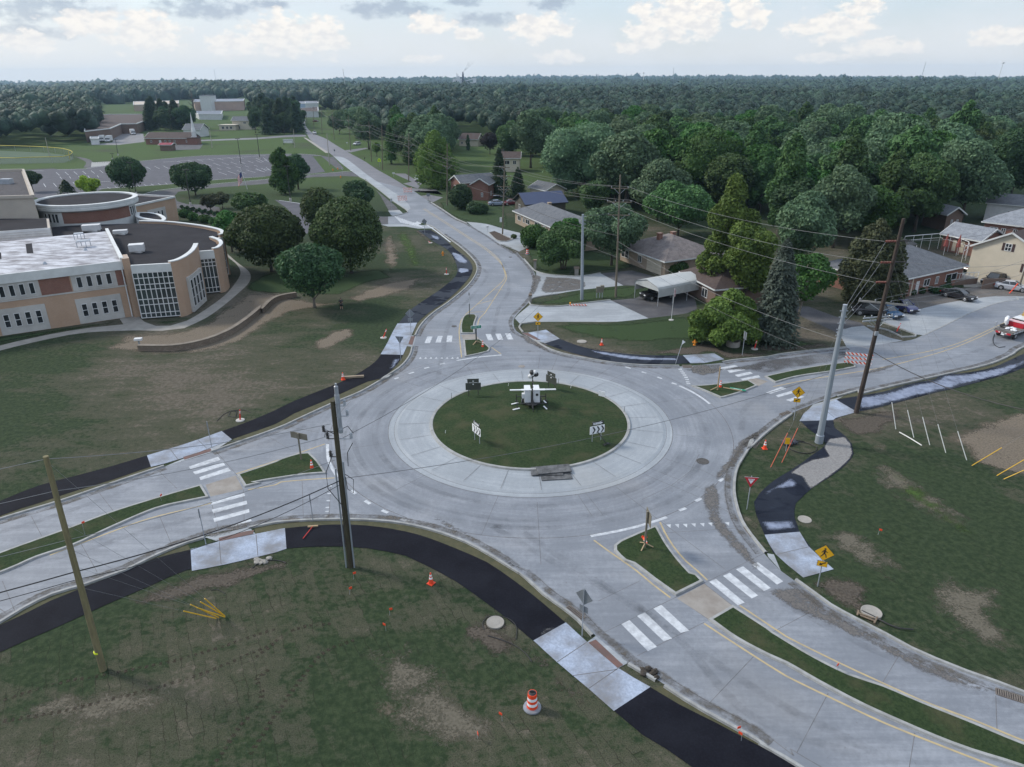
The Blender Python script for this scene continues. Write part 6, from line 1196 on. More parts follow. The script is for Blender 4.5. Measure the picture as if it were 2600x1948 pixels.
mb=MB(); mb.box((.25,-.2,p4.zpx('h',0,1090)),(.3,.2,.4)); mb.build('meter_box',METG,p4.t)
p5=Pole('steel_pole','light grey steel pole on the grass strip between the two concrete driveways',('g',718,825),('g',727,140),STEEL,.26,.17,n=12)
for k in range(4): mb=MB(); mb.beam((p5.lx+.1,0,p5.H-.3-k*.55),(p5.lx+.5,0,p5.H-.3-k*.55),.07,.07); mb.build('bracket',METG,p5.t)
def hframe(label,base,top,arms,group='utility poles',r=.17,m_=WOOD):
    p=Pole('utility_pole',label,base,top,m_,r,r*.65,group); p.arms=[]
    for (c_,x,y,L_,ins) in arms: p.arms.append(p.arm(p.zpx(c_,x,y),L_,R(-8),ins))
    return p
p6=hframe('tall wooden crossarm pole right of the grey steel pole between the driveways',('g',990,805),('c',1028,930),[('c',0,1040,2.6,2),('c',0,1150,3.6,4),('c',0,1255,3.2,2)])
p7=hframe('wooden pole with four crossarms in the brown mulch island',('b',1978,1410),('b',1995,795),[('b',0,872,2.2,2),('b',0,945,3.0,4),('b',0,1025,3.0,3),('b',0,1050,2.4,2)])
mb=MB(); c=p7.at(p7.zpx('b',0,1110))-p7.t.location; mb.tube([(c.x,c.y,c.z),(c.x-.9,c.y-.3,c.z+.4),(c.x-1.7,c.y-.5,c.z+.45)],.04,6).box((c.x-1.9,c.y-.5,c.z+.45),(.6,.25,.12)); mb.build('lamp_arm',METG,p7.t)
mb=MB(); c=p7.at(p7.zpx('b',0,1290))-p7.t.location; mb.box((c.x-.45,c.y-.15,c.z),(.5,.35,.9)); mb.build('white_box',METW,p7.t)
p8=hframe('plain wooden crossarm pole beside the dark shrubs of the brick house',('b',1533,1175),('b',1533,680),[('b',0,800,2.6,3),('b',0,860,2.6,3)])
p9=hframe('wooden crossarm pole at the driveway with the white car',('b',1225,985),('b',1225,595),[('b',0,643,2.4,2),('b',0,694,3.2,3),('b',0,745,2.8,3)])
pA=hframe('wooden crossarm pole across from the school parking entrance',('b',928,825),('b',905,500),[('b',0,537,2.4,2),('b',0,583,2.6,2)])
pB=hframe('wooden crossarm pole above the parked white car on the verge',('b',760,735),('b',738,450),[('b',0,490,2.4,2),('b',0,547,2.6,2)])
pC=hframe('fourth-farthest crossarm pole on the right of the old road',('b',628,650),('b',610,420),[('b',0,470,2.6,2)])
pD=hframe('third-farthest crossarm pole on the right of the old road',('b',530,605),('b',520,375),[('b',0,410,2.6,2)])
pE=hframe('second-farthest crossarm pole on the right of the old road',('b',465,560),('b',457,380),[('b',0,400,2.6,2)])
pF=hframe('farthest crossarm pole beside the old road',('b',408,525),('b',400,398),[('b',0,412,2.6,2)])
pG=hframe('plain pole with a streetlight beside the yellow school sign',('b',1015,890),('b',1008,535),[]); mb=MB(); c=pG.at(pG.zpx('b',0,700))-pG.t.location; mb.tube([(c.x,c.y,c.z),(c.x-1,c.y,c.z+.5),(c.x-2,c.y,c.z+.5)],.04,6); mb.build('lamp_arm',METG,pG.t)
pH=hframe('pale wooden pole on the verge at the parking lot exit, left of the old road',('b',590,855),('b',568,600),[],m_=mat('pale_pole',(.36,.34,.30),(.30,.28,.25),2,.9))
pI=hframe('short pole with a white transformer behind the blue metal roof',('c',556,1080),('c',563,940),[('c',0,955,1.0,2)]); can(pI,pI.H*.5,-1)
pJ=hframe('pole top behind the tallest yellow-green tree',('q',1972,640),('h',230,268),[])
pK=hframe('weathered pole by the parked silver car at the right edge',('h',2160,760),('h',2225,560),[])
for lab,b_,t_ in (('pale pole standing inside the ball field',('a',398,780),('a',362,630)),('bare pole on the lawn right of the church lot',('a',1702,715),('a',1682,568)),('pale pole on the far left verge by the big signboard',('b',310,710),('b',300,565)),('wooden pole in front of the beige factory hall',('a',1265,390),('a',1248,285)),('yellow foul pole at the curved fence of the ball field',('a',560,805),('a',547,738))):
    Pole('pole',lab,b_,t_,mat('foul_yellow',(.5,.42,.05),(.45,.36,.05)) if 'foul' in lab else mat('pale_pole',(.36,.34,.30)),.16,.1,'poles beyond the parking lot')
for i_,x in enumerate((140,190,240,268,315,400)): Pole('utility_pole',['leftmost','second','third','fourth','fifth','rightmost'][i_]+' thin pole before the stores at the far road end',('b',x,365+i_*6),('b',x,290+(i_%3)*8),WOOD,.16,.1,'thin poles at the far road end')
# wires
chain=[p6,p7,p8,p9,pA,pB,pC,pD,pE,pF]; nm=['the tall crossarm pole','the mulch-island pole','the brick-house pole','the white-car pole','the parking-entrance pole','the white-SUV verge pole','the fourth-farthest pole','the third-farthest pole','the second-farthest pole','the farthest pole']
for k in range(len(chain)-1):
    a,b=chain[k],chain[k+1]; na,nb=a.arms,b.arms; L=[]
    for q,(off,ln) in enumerate((((0,0),'upper left'),((0,-1),'upper right'),((1,0),'lower left'),((1,-1),'lower right'))):
        ai=na[min(off[0],len(na)-1)]; bi=nb[min(off[0],len(nb)-1)]; zofs=-.5 if off[0] and (len(na)==1 or len(nb)==1) else 0
        if k>4 and q==3: continue
        wire(f"{ln} line from {nm[k]} to {nm[k+1]}",ai[off[1]],bi[off[1]]+Vector((0,0,zofs)),.8 if k<4 else 1.2,.02 if k<3 else .03)
    if k<6: wire(f"low black cable from {nm[k]} to {nm[k+1]}",a.at(a.H*.52),b.at(b.H*.52),.9,.035 if k<3 else .045,CABLE)
c4=[p4.at(zz)+Vector((-1.3,-.1,0)) for zz in Z4]; src=[p6.arms[0][-1],p6.arms[1][-1],p6.arms[1][0]]
for a,b,n_ in zip(src,c4,('top','middle','lowest')): wire(f'{n_} long line from the tall crossarm pole to the dark pole insulators',a,b,1.0,.016,ALU)
wire('pale low line from the tall crossarm pole down to the dark pole',p6.at(8.6),p4.at(p4.zpx('h',0,1225)),1.3,.017,ALU); wire('faint lowest line from the tall crossarm pole to the steel pole at the trail',p6.at(7.6),p3.at(p3.H*.62),1.2,.014)
wire('thin line slanting from the tall crossarm pole to the grey-roofed house',p7.at(7),p6.at(6.2),.8,.018)
for zz,zp,n_ in zip(Z4,((2640,562),(2640,664),(2640,730)),('upper','middle','lower')):
    q=U(zp[0],zp[1],zz+.5); wire(f'{n_} line from the dark pole to beyond the right edge',p4.at(zz)+Vector((1.3,.1,0)),q,.5,.016,ALU)
for i_,(q,yy) in enumerate(zip(A1[1:],(655,690,720))): wire(['leftmost','middle','rightmost'][i_]+' pale line from the dark pole crossarm over the parked sedan',q,U(2630,yy-5,za+.6),.5,.016,ALU)
wire('black cable from the dark pole falling across the right-hand field',p4.at(p4.zpx('h',0,1235)),U(2640,1048,6.5),.8,.04,CABLE)
for k,zz in enumerate((Z4[0],Z4[1],Z4[2],za-.1)): wire(['highest','second','third','lowest'][k]+' tie line from the steel trail pole up to the dark pole',p3.at(p3.H-.3-k*.5),p4.at(zz)+Vector((-1.1 if k<3 else -2,0,0)),.05,.017,ALU)
wire('long line across the roundabout from the mossy pole to the dark pole',p2.at(p2.zpx('j',0,840)),p4.at(p4.zpx('h',0,1300)),1.5,.02,ALUD)
for k in range(2): wire(['upper','lower'][k]+' short line from the grey steel pole to the tall crossarm pole',p5.at(p5.H-.2-k*.6),p6.at(p6.H*(.72-.12*k)),.2,.018)
ZP=[(p1.H-.15,p2.H-1.6),(p1.H-2.0,p2.H-2.4),(p1.zpx('i',0,1330),p2.H-4.2)]
for k,(a,b) in enumerate(ZP):
    wire(['top','second','third'][k]+' pale wire between the foreground wooden pole and the mossy pole',p1.at(a),p2.at(b)+Vector((-.3,0,0)),.35,.017,ALU); q=p1.at(a); wire(['top','second','third'][k]+' pale wire leaving the foreground wooden pole to the left',q,q+Vector((-26,-11,.2)),.5,.017,ALU)
zk=p1.zpx('m',0,10); wire('thick black cable between the foreground wooden pole and the mossy pole',p1.at(zk),p2.at(p2.zpx('j',0,850)),.5,.04,CABLE); wire('thin black cable below the thick one between the foreground and mossy poles',p1.at(zk-.5),p2.at(p2.zpx('j',0,880)),.8,.022,CABLE)
q=p1.at(zk); wire('thick black cable leaving the foreground wooden pole to the left',q,q+Vector((-26,-11,.1)),.6,.04,CABLE); wire('thin black cable leaving the foreground wooden pole to the left',q-Vector((0,0,.5)),q+Vector((-26,-11,-.4)),.6,.022,CABLE)
wire('black wire from the mossy pole down to the northern kerb line',p2.at(p2.H-2.6)+Vector((.4,0,0)),pA.at(8) if False else p5.at(p5.H*.5),2.2,.016,CABLE)
YG=mat('guard_yellow',(.66,.40,.02),(.58,.34,.02),2,.5); WG=mat('guard_white',(.62,.64,.62),(.55,.56,.55),2,.5); OG=mat('guard_red',(.50,.10,.05),(.42,.08,.04),2,.6)
def guy(label,pole,z,anchor,gm,glen,off=(0,0,0),group='guy wires',gname='guy_guard',r=.007):
    a=G(*anchor); top=pole if isinstance(pole,Vector) else pole.at(z)+Vector(off); d=(top-a); t=thing('guy_wire',label,'guy wire',a,0,group); mb=MB(); mb.tube([(0,0,0),d*.5,d],r,4); mb.build('wire',ALU,t); mb=MB(); u=d.normalized(); mb.cyl(u*.1,u*glen,.035,.035,7); mb.build(gname,gm,t); return t
for i_,(z,an) in enumerate(((p1.H-.3,('m',1812,375)),(p1.H*.72,('m',1808,370)),(p1.H*.52,('m',1815,380)),(p1.H*.60,('m',1765,385)),(p1.H*.42,('m',1745,390)))): guy(['highest','second','third','fourth','lowest'][i_]+' yellow-guarded guy wire anchored in the foreground soil',p1,z,an,YG,2.2 if i_<3 else 2.4,group='yellow-guarded guy wires')
for i_,(an,z) in enumerate(zip((('l',1185,450),('l',1330,517),('l',1458,577),('l',1587,640),('l',1755,699)),(zb,za,Z4[2],Z4[1],Z4[0]))): guy(['leftmost','second','third','fourth','rightmost'][i_]+' white-guarded guy wire in the right-hand field',p4,z,an,WG,2.7,group='white-guarded guy wires')
for i_,(an,tp) in enumerate(((('l',1785,740),('l',1985,620)),(('l',1985,820),('l',2200,695)),(('l',2040,847),('l',2260,750)))):
    a=G(*an); tpv=G(*tp,1.6); d=(tpv-a).normalized(); guy(['leftmost','middle','rightmost'][i_]+' yellow-guarded guy wire slanting right out of the field edge',a+d*22,0,an,YG,2.8,group='yellow-guarded guy wires at the field edge')
for i_,an in enumerate((('l',175,755),('l',265,718))): guy(['left','right'][i_]+' orange-guarded guy wire beside the coiled hose under the steel pole',p3,p3.H*(.86-.1*i_),an,OG,3.4,group='orange-guarded guy wires')
# ================================================================ SIGNS, CONES, SMALL THINGS
ORNG=mat('cone_orange',(.75,.07,.02),(.66,.06,.02),2,.5); REFL=mat('reflective_white',(.78,.80,.82),(.68,.70,.72),3,.35); SIGY=mat('sign_yellow',(.80,.43,.01),(.74,.39,.01),2,.4); SIGR=mat('sign_red',(.52,.02,.03),(.46,.02,.03),2,.4); SIGG=mat('sign_green',(.01,.20,.12),(.01,.17,.10),2,.4); SBACK=mat('sign_back',(.22,.24,.26),(.18,.20,.22),2,.5,metal=.3); SBROWN=mat('sign_back_bronze',(.055,.06,.05),(.04,.045,.038),2,.6); SGOLD=mat('sign_back_olive',(.17,.155,.12),(.13,.12,.09),2,.6); SBLK=mat('sign_black',(.012,.012,.013),(.02,.02,.02),2,.5); LIME=mat('sign_fluo',(.55,.75,.02),(.5,.7,.02),2,.4); RUBB=mat('black_rubber',(.02,.02,.022),(.035,.035,.036),3,.8); STKW=mat('stake_wood',(.36,.27,.16),(.28,.21,.13),3,.9); RED=mat('delineator_red',(.62,.03,.02),(.52,.03,.02),2,.5)
def cone(label,c,x,y,group='traffic cones',tilt=0,s=1.0,orange=ORNG):
    p=G(c,x,y); z=.16 if tilt=='m' else 0; t=thing('traffic_cone',label,'traffic cone',(p.x,p.y,0.02),rnd.uniform(0,3),group)
    mb=MB(); mb.box((0,0,.02),(.38,.38,.04)); mb.build('base',orange,t); mb=MB(); mb.lathe([(.15,.04),(.035,.76)],14); mb.build('cone',orange,t)
    for z0,z1 in ((.34,.46),(.54,.64)):
        f=lambda z_: .15-(z_-.04)/.72*.115+.004
        mb=MB(); mb.lathe([(f(z0),z0),(f(z1),z1)],14); mb.build('reflective_collar',REFL,t)
    t.scale=(1.15*s,)*3
    if isinstance(tilt,tuple): t.rotation_euler=(tilt[0],tilt[1],0)
    return t
cone('orange cone standing on the foreground sod left of the black trail','n',1405,108); cone('orange cone in the left median tip beside the bronze sign back','j',450,762); cone('orange cone next to the wooden beam at the edge of the northwest trail','f',700,1468); cone('orange cone on the soil behind the northeast trail','g',877,1190)
cone('orange cone on the grass between the kerb and the coiled hose','l',130,600); cone('orange cone in the east median tip beside the wooden post','g',1828,1535); cone('small weathered orange cone under the green street sign','f',1820,1210); cone('orange cone tipped against the post in the south median tip','k',1215,1325,tilt=(R(75),R(20)))
def delin(label,c,x,y,lean=(0,0),dark=False,lying=False):
    p=G(c,x,y); t=thing('delineator_tube',label,'delineator',(p.x,p.y,0.0),0,'red tube delineators'); mb=MB(); mb.lathe([(.42,0),(.42,.07),(.3,.1)],16); mb.build('weighted_base',RUBB if dark else STONE,t)
    t2=MB(); a=Vector((0,0,.08)); b=Vector((lean[0],lean[1],1.15 if not lying else .35)); t2.cyl(a,b,.075,.055,10); t2.build('tube',RED,t)
    for k in (.68,.82): q=a.lerp(b,k); q2=a.lerp(b,k+.07); m2=MB(); m2.cyl(q,q2,.068,.066,10); m2.build('reflective_band',REFL,t)
delin('red tube on a pale round base by the soil patch on the northwest trail','i',1928,372,(.12,0)); delin('leaning red tube beside the slab in front of the diamond sign back','f',1023,1132,(.45,.2)); delin('red tube on the grass right of the orange hydrant by the trail bend','f',1529,622); delin('red tube fallen on a pale base at the top of the wet trail','f',1400,370,(-.5,.2),lying=True); delin('red tube on a pale base under the grey-blue spruce','h',50,1222,(.12,0)); delin('leaning red tube on a dark base in the oval parking island','h',1190,1085,(.4,.2),True)
def barrel(label,c,x,y,s=1):
    p=G(c,x,y); t=thing('traffic_barrel',label,'traffic barrel',(p.x,p.y,0),0,'traffic barrels'); R_=lambda z:.29-.07*z
    mb=MB(); mb.lathe([(.44,0),(.46,.05),(.44,.1),(.3,.13)],20); mb.build('tyre_ring',SLAB,t)
    zz=[.1,.3,.46,.62,.78,1.0]
    for i in range(5): mb=MB(); a,b=zz[i],zz[i+1]; mb.lathe([(R_(a)*1.0,a),(R_(b),b)],20); mb.build('body' if i%2==0 else 'reflective_band',ORNG if i%2==0 else REFL,t)
    mb=MB(); mb.lathe([(.2,1.0),(.14,1.06)],16).box((0,0,1.1),(.22,.05,.1)); mb.build('handle',BLK,t); t.scale=(s,s,s)
barrel('large orange and white barrel on a tyre ring in the foreground','o',320,1105,1.08); barrel('small orange and white barrel on the lawn by the forked driveway','g',282,460)
def hydrant(label,c,x,y):
    p=G(c,x,y); t=thing('fire_hydrant',label,'fire hydrant',(p.x,p.y,0),0,'fire hydrants'); mb=MB(); mb.lathe([(.2,0),(.2,.06),(.13,.08),(.13,.45),(.17,.47),(.17,.53),(.14,.55),(.12,.68),(.05,.75),(.04,.82)],12).cyl((-.25,0,.4),(.25,0,.4),.08,.08,8).cyl((0,-.25,.36),(0,0,.36),.1,.1,8); mb.build('body',mat('hydrant_orange',(.65,.24,.02),(.55,.2,.02)),t)
    for s_ in (-1,1): mb=MB(); mb.cyl((s_*.25,0,.4),(s_*.29,0,.4),.095,.095,8); mb.build('cap',mat('hydrant_orange',(.65,.24,.02)),t)
hydrant('orange fire hydrant on the lawn in front of the bright-green low tree','g',1622,1190); hydrant('orange fire hydrant beside the bend of the wet northwest trail','f',1500,470); hydrant('orange-yellow marker hydrant beside the parking lot exit, left one','b',618,898); hydrant('orange-yellow marker hydrant beside the parking lot exit, right one','b',657,888); hydrant('yellow hydrant on the grass below the parking lot entrance','b',680,955)
# signs
def basis(facing): 
    """rotation matrix putting a plate drawn in local XZ (front towards -Y) so that it faces 'facing' (angle of its normal)"""
    return Matrix.Rotation(facing+math.pi/2,4,'Z')
def plate(P,th,m_,parent,name,y=-.05,M=None):
    """P: outline in x,z"""
    n=len(P); mb=MB(); tr=tessellate_polygon([[Vector((x,z,0)) for x,z in P]]); V=[(x,y,z) for x,z in P]+[(x,y-th,z) for x,z in P]; F=[tuple(t) for t in tr]+[tuple(i+n for i in t) for t in tr]+[(i,(i+1)%n,n+(i+1)%n,n+i) for i in range(n)]
    mb.add(V,F); import bmesh; o=mb.build(name,m_,parent); bm=bmesh.new(); bm.from_mesh(o.data); bmesh.ops.recalc_face_normals(bm,faces=bm.faces); bm.to_mesh(o.data); bm.free(); return o
def sq(cx,cz,w,h): return [(cx-w/2,cz-h/2),(cx+w/2,cz-h/2),(cx+w/2,cz+h/2),(cx-w/2,cz+h/2)]
def dia(cz,s): return [(0,cz-s),(s,cz),(0,cz+s),(-s,cz)]
TXT=Matrix.Rotation(R(90),4,'X')
def tmat(x,y,z): return Matrix.Translation((x,y,z))@TXT
def signpost(name,label,c,x,y,H,ang,group='road signs',pm=None,r=.035,lean=0,z0=0,cat='road sign'):
    p=G(c,x,y); t=thing(name,label,cat,(p.x,p.y,z0),ang,group); mb=MB(); mb.cyl((0,0,0),(lean,0,H),r,r,6); mb.build('post',pm or METG,t); t.rotation_euler=(0,0,ang); return t
def walker(t,cz,s):
    W=[]; 
    def seg2(a,b,w):
        d=Vector((b[0]-a[0],b[1]-a[1])); d.normalize(); n=Vector((-d.y,d.x))*w/2; return [(a[0]+n.x,a[1]+n.y),(b[0]+n.x,b[1]+n.y),(b[0]-n.x,b[1]-n.y),(a[0]-n.x,a[1]-n.y)]
    mb=MB()
    def add(P):
        V=[(x*s,-.078,cz+z*s) for x,z in P]; mb.add(V,[tuple(range(len(V)))])
    add([(.02+.09*math.cos(i*.785),.42+.09*math.sin(i*.785)) for i in range(8)]); add(seg2((.0,.32),(.0,-.02),.17)); add(seg2((.0,.0),(.16,-.22),.1)); add(seg2((.16,-.22),(.2,-.45),.08)); add(seg2((-.01,.0),(-.12,-.24),.1)); add(seg2((-.12,-.24),(-.26,-.42),.08)); add(seg2((.03,.3),(.2,.08),.07)); add(seg2((.2,.08),(.26,.14),.06)); add(seg2((-.03,.3),(-.18,.1),.07)); add(seg2((-.18,.1),(-.2,-.02),.06))
    mb.build('walking_figure',SBLK,t)
def arrow(t,cz,s):
    mb=MB(); q=[(.28,.16),(-.02,-.04),(.05,-.12),(-.24,-.16),(-.14,.09),(-.08,.02),(.22,.24)]; V=[(x*s,-.078,cz+z*s) for x,z in q]; tr=tessellate_polygon([[Vector((x,z,0)) for x,z in q]]); mb.add(V,[tuple(k) for k in tr]); mb.build('arrow',SBLK,t)
def pedsign(label,c,x,y,H,ang):
    t=signpost('crossing_sign',label,c,x,y,H-.3,ang); cz=H-.62
    plate(dia(cz,.62),.02,SBLK,t,'sign_border',-.045); plate(dia(cz,.585),.01,SIGY,t,'crossing_panel',-.066); walker(t,cz,.75)
    plate(sq(0,cz-.86,.62,.42),.02,SBLK,t,'plaque_border',-.045); plate(sq(0,cz-.86,.58,.38),.01,SIGY,t,'arrow_panel',-.066); arrow(t,cz-.86,.8); return t
pedsign('yellow crossing sign on the curved grass corner in front of the driveways','g',365,1145,3.7,R(0)); pedsign('yellow crossing sign between the kerb and the grey steel trail pole','l',363,370,3.65,R(-12)); pedsign('nearest yellow crossing sign standing on the brown mulch by the wet slab','p',555,130,3.35,R(-22))
def tri(cz,s): h=s*.866; return [(-s/2,cz+h/3*1.0),(s/2,cz+h/3),(0,cz-h*2/3)]
t=signpost('yield_sign','red and white yield sign inside the curve of the east trail','k',2042,1085,3.0,R(-8)); cz=2.62; plate(tri(cz,1.05),.02,SIGR,t,'sign_panel',-.045); plate(tri(cz+.01,.52),.008,REFL,t,'white_centre',-.066); textmesh('YIELD',.14,SIGR,t,M=tmat(0,-.078,cz+.07))
plate([(-.54,cz+.315),(.54,cz+.315),(.52,cz+.295),(-.52,cz+.295)],.006,REFL,t,'border',-.067)
# signs seen from behind
t=signpost('yield_sign','triangular yield sign seen from behind beside the north trail slab','f',1163,1315,3.1,R(172)); plate(tri(2.75,1.05),.02,SBACK,t,'sign_panel',-.045)
t=signpost('warning_sign','grey diamond sign back with plaque beside the north trail slab','f',1245,1110,3.4,R(176)); plate(dia(2.95,.62),.02,SBACK,t,'sign_panel',-.045); plate(sq(0,2.1,.6,.45),.02,SBACK,t,'plaque',-.045)
t=signpost('warning_sign','grey diamond sign back at the top of the wet trail by the school exit','f',1355,300,3.2,R(176)); plate(dia(2.75,.6),.02,SBACK,t,'sign_panel',-.045)
t=signpost('warning_sign','grey diamond sign back with square plaque beside the foreground kerb slab','o',720,530,3.5,R(140)); plate(dia(2.95,.6),.02,SBACK,t,'sign_panel',-.045); plate(sq(0,2.05,.6,.45),.02,SBACK,t,'plaque',-.045)
t=signpost('warning_sign','grey sign with small white tag standing beside the bright-green low tree','g',2005,1270,3.0,R(100)); plate(sq(0,2.5,.75,.95),.02,SBACK,t,'sign_panel',-.045)
t=signpost('pennant_sign','leaning post with a small white pennant beside the northeast trail','g',1470,1340,2.9,R(20),lean=.75); plate([(.62,2.35),(.62,2.9),(1.05,2.62)],.02,REFL,t,'pennant',-.045)
for lab,c,x,y,H,a in (('bare sign post beside the mossy pole by the curb drain','j',458,1180,2.4,0),('bare sign post at the kerb left of the west crossing slabs','i',1655,1378,3.2,0),('sign post with narrow edge-on plate beside the northwest trail slab','i',1700,592,2.7,0),('bare sign post on the kerb strip by the eastern barricade','h',770,1345,1.9,0)):
    t=signpost('sign_post',lab,c,x,y,H,R(a),pm=METG); plate(sq(0,H-.4,.06,.7),.02,SBACK,t,'edge_on_plate')
t=signpost('wood_post_sign','wide bronze sign back on a wooden post in the left median tip','j',365,697,2.6,R(158),pm=SGOLD,r=.08,z0=.14); plate(sq(0,2.3,1.75,.6),.03,SGOLD,t,'sign_panel',-.09)
t=signpost('wood_post_sign','edge-on sign on a wooden post in the south median tip','k',1222,1400,3.0,R(95),pm=SGOLD,r=.08,z0=.14); plate(sq(0,2.5,1.2,1.0),.03,SGOLD,t,'sign_panel',-.09)
for a in (R(20),R(140),R(260)): mb=MB(); mb.beam((0,0,.35),(.6*math.cos(a),.6*math.sin(a),.02),.07,.05); mb.build('brace',STKW,t)
t=signpost('street_name_sign','green street name sign on a brown wooden post in the north median tip','f',1768,1180,2.3,R(18),pm=SBROWN,r=.09,z0=.14); plate(sq(0,2.15,1.35,.42),.03,REFL,t,'sign_border',-.09); plate(sq(0,2.15,1.29,.36),.012,SIGG,t,'sign_panel',-.12); textmesh('S Miller St',.22,REFL,t,M=tmat(-.02,-.136,2.15))
for a in (R(215),R(-15)): mb=MB(); mb.beam((0,-.1,.3),(.75*math.cos(a),.75*math.sin(a)-.2,.02),.08,.06); mb.build('brace',STKW,t)
t=signpost('wood_post','bare pale wooden post in the east median tip next to the cone','g',1805,1560,2.7,0,pm=STKW,r=.07,z0=.14,cat='post'); mb=MB(); mb.beam((0,0,.4),(-.8,-.1,.02),.07,.06); mb.build('brace',STKW,t)
t=signpost('thin_post','thin dark post with reflector strip at the head of the north median','f',1715,975,3.6,0,pm=SBROWN,r=.05,z0=.14,cat='post'); mb=MB(); mb.box((0,-.06,2.6),(.06,.03,1.2)); mb.build('reflector_strip',REFL,t)
p=G('g',1970,1545,.17); t=thing('fallen_street_sign','green street name sign lying on the kerb of the east median tip','road sign',(p.x,p.y,.17),R(-28),'road signs'); mb=MB(); mb.box((0,0,.02),(1.7,.38,.03)); mb.build('sign_panel',SIGG,t); textmesh('Rampart St',.2,REFL,t,M=Matrix.Translation((0,0,.037)))
mb=MB(); mb.box((-.5,-.35,.06),(2.0,.12,.08)); mb.build('board',STKW,t)
# island signs
def chev(label,c,x,y,ang,stand=False):
    p=G(c,x,y,.45); z0=ISZ(p.x,p.y); t=thing('chevron_sign',label,'road sign',(p.x,p.y,z0),ang,'chevron signs on the central island')
    for s_ in (-.45,.45): mb=MB(); mb.cyl((s_,0,0),(s_,0,2.0),.035,.035,6); mb.build('post',METG,t)
    plate(sq(0,1.2,1.5,.78),.02,REFL,t,'chevron_panel',-.045)
    for k in range(3):
        x0=-.52+k*.44; q=[(x0,.87),(x0+.16,.87),(x0+.36,1.2),(x0+.16,1.53),(x0,1.53),(x0+.2,1.2)]; mb=MB(); V=[(a,-.072,b) for a,b in q]; mb.add(V,[tuple(k2) for k2 in tessellate_polygon([[Vector((a,b,0)) for a,b in q]])]); mb.build('chevron',SBLK,t)
    plate(sq(.05,1.83,1.15,.36),.02,SBLK,t,'one_way_panel',-.045); a_=[(-.45,1.73),(.28,1.73),(.28,1.69),(.55,1.83),(.28,1.97),(.28,1.93),(-.45,1.93)]; mb=MB(); mb.add([(u,-.0685,v) for u,v in a_],[tuple(k2) for k2 in tessellate_polygon([[Vector((u,v,0)) for u,v in a_]])]); mb.build('arrow',REFL,t); textmesh('ONE WAY',.16,SBLK,t,M=tmat(-.08,-.074,1.83))
    if stand: mb=MB(); mb.beam((.1,-.1,.9),(.55,-.9,.05),.05,.05).beam((.2,-1.1,.05),(.8,-.8,.05),.1,.06).beam((.2,-.9,.05),(.9,-1.0,.05),.1,.06); mb.build('prop',BLK,t)
    return t
chev('left chevron and one-way sign on the central island grass, turned towards the left','j',1775,545,R(-58)); chev('right chevron and one-way sign propped on the central island grass','k',835,535,R(22),True)
def backs(label,c,x,y,ang):
    p=G(c,x,y,.4); z0=ISZ(p.x,p.y); t=thing('chevron_sign',label,'road sign',(p.x,p.y,z0),ang,'bronze sign backs on the central island')
    for s_ in (-.5,.5): mb=MB(); mb.cyl((s_,0,0),(s_,0,1.9),.04,.04,6); mb.build('post',SBROWN,t)
    plate(sq(0,1.1,1.6,.8),.03,SBROWN,t,'chevron_panel_back',-.05); plate(sq(0,1.75,1.2,.42),.03,SBROWN,t,'one_way_panel_back',-.05); mb=MB(); mb.box((0,-.1,1.7),(.12,.02,.12)).box((0,-.1,1.35),(.12,.02,.12)); mb.build('sticker',REFL,t)
backs('left bronze sign back on the rear rim of the central island','j',1745,175,R(4)); backs('right bronze sign back on the rear rim of the central island','k',475,125,R(-50))
p=G('k',878,195); t=thing('white_board','small white board leaning at the kerb of the central island','board',(p.x,p.y,.25),R(-30)); plate(sq(0,.3,.7,.6),.03,REFL,t,'board'); mb=MB(); mb.cyl((0,0,0),(0,0,.6),.02,.02,5); mb.build('stake',STKW,t)
for i_,(c,x,y) in enumerate((('j',1568,215),('k',528,95),('k',1055,325),('j',1520,500),('k',128,120),('k',628,135))): 
    p=G(c,x,y); z0=ISZ(p.x,p.y) if math.hypot(p.x-CX,p.y-CY)<9.4 else .2; mb=MB(); mb.cyl((0,0,0),(.05,0,.7 if i_<3 else .3),.025,.02,5); o=mb.build('marker_stake',SBROWN if i_<3 else REFL,None); o.location=(p.x,p.y,z0); tag(o,['dark stake at the upper left rim of the central island','dark stake right of the rear bronze sign back','dark stake at the right rim of the central island','white stake beside the left rim of the central island','white stake on the rear left of the island grass','white stake right of the light tower'][i_],'stake','stakes on the central island')
# orange marking flags
for i_,(c,x,y,lab) in enumerate((('n',1073,362,'upper of two red flags in the sod left of the soil patch'),('n',1043,488,'lower of two red flags in the sod left of the soil patch'),('n',783,72,'red flag in the sod below the mossy pole'),('n',752,195,'red flag at the left on the rutted sod'),('n',1975,1212,'red flag left of the large barrel base'),('n',1778,1352,'red flag nearest the bottom edge, left of the barrel'),('i',685,1300,'taller orange stake in the west median'),('i',1297,1030,'orange flag in the middle of the west median'),('p',712,818,'orange flag in the south median'),('l',1040,1290,'red flag in the right-hand field'),('o',1985,1312,'upper red flag on the verge at the bottom right'),('o',1997,1372,'lower red flag on the verge at the bottom right'))):
    p=G(c,x,y); t=thing('marker_flag',lab,'marker flag',(p.x,p.y,.0 if c not in 'ip' else .14),rnd.uniform(0,6),'marker flags'); hh=.55 if i_!=6 else 1.1; mb=MB(); mb.cyl((0,0,0),(.03,0,hh),.012,.01,4); mb.build('wire',METG,t); mb=MB(); mb.box((.1,0,hh-.07),(.2,.02,.15)); mb.build('flag',ORNG,t)
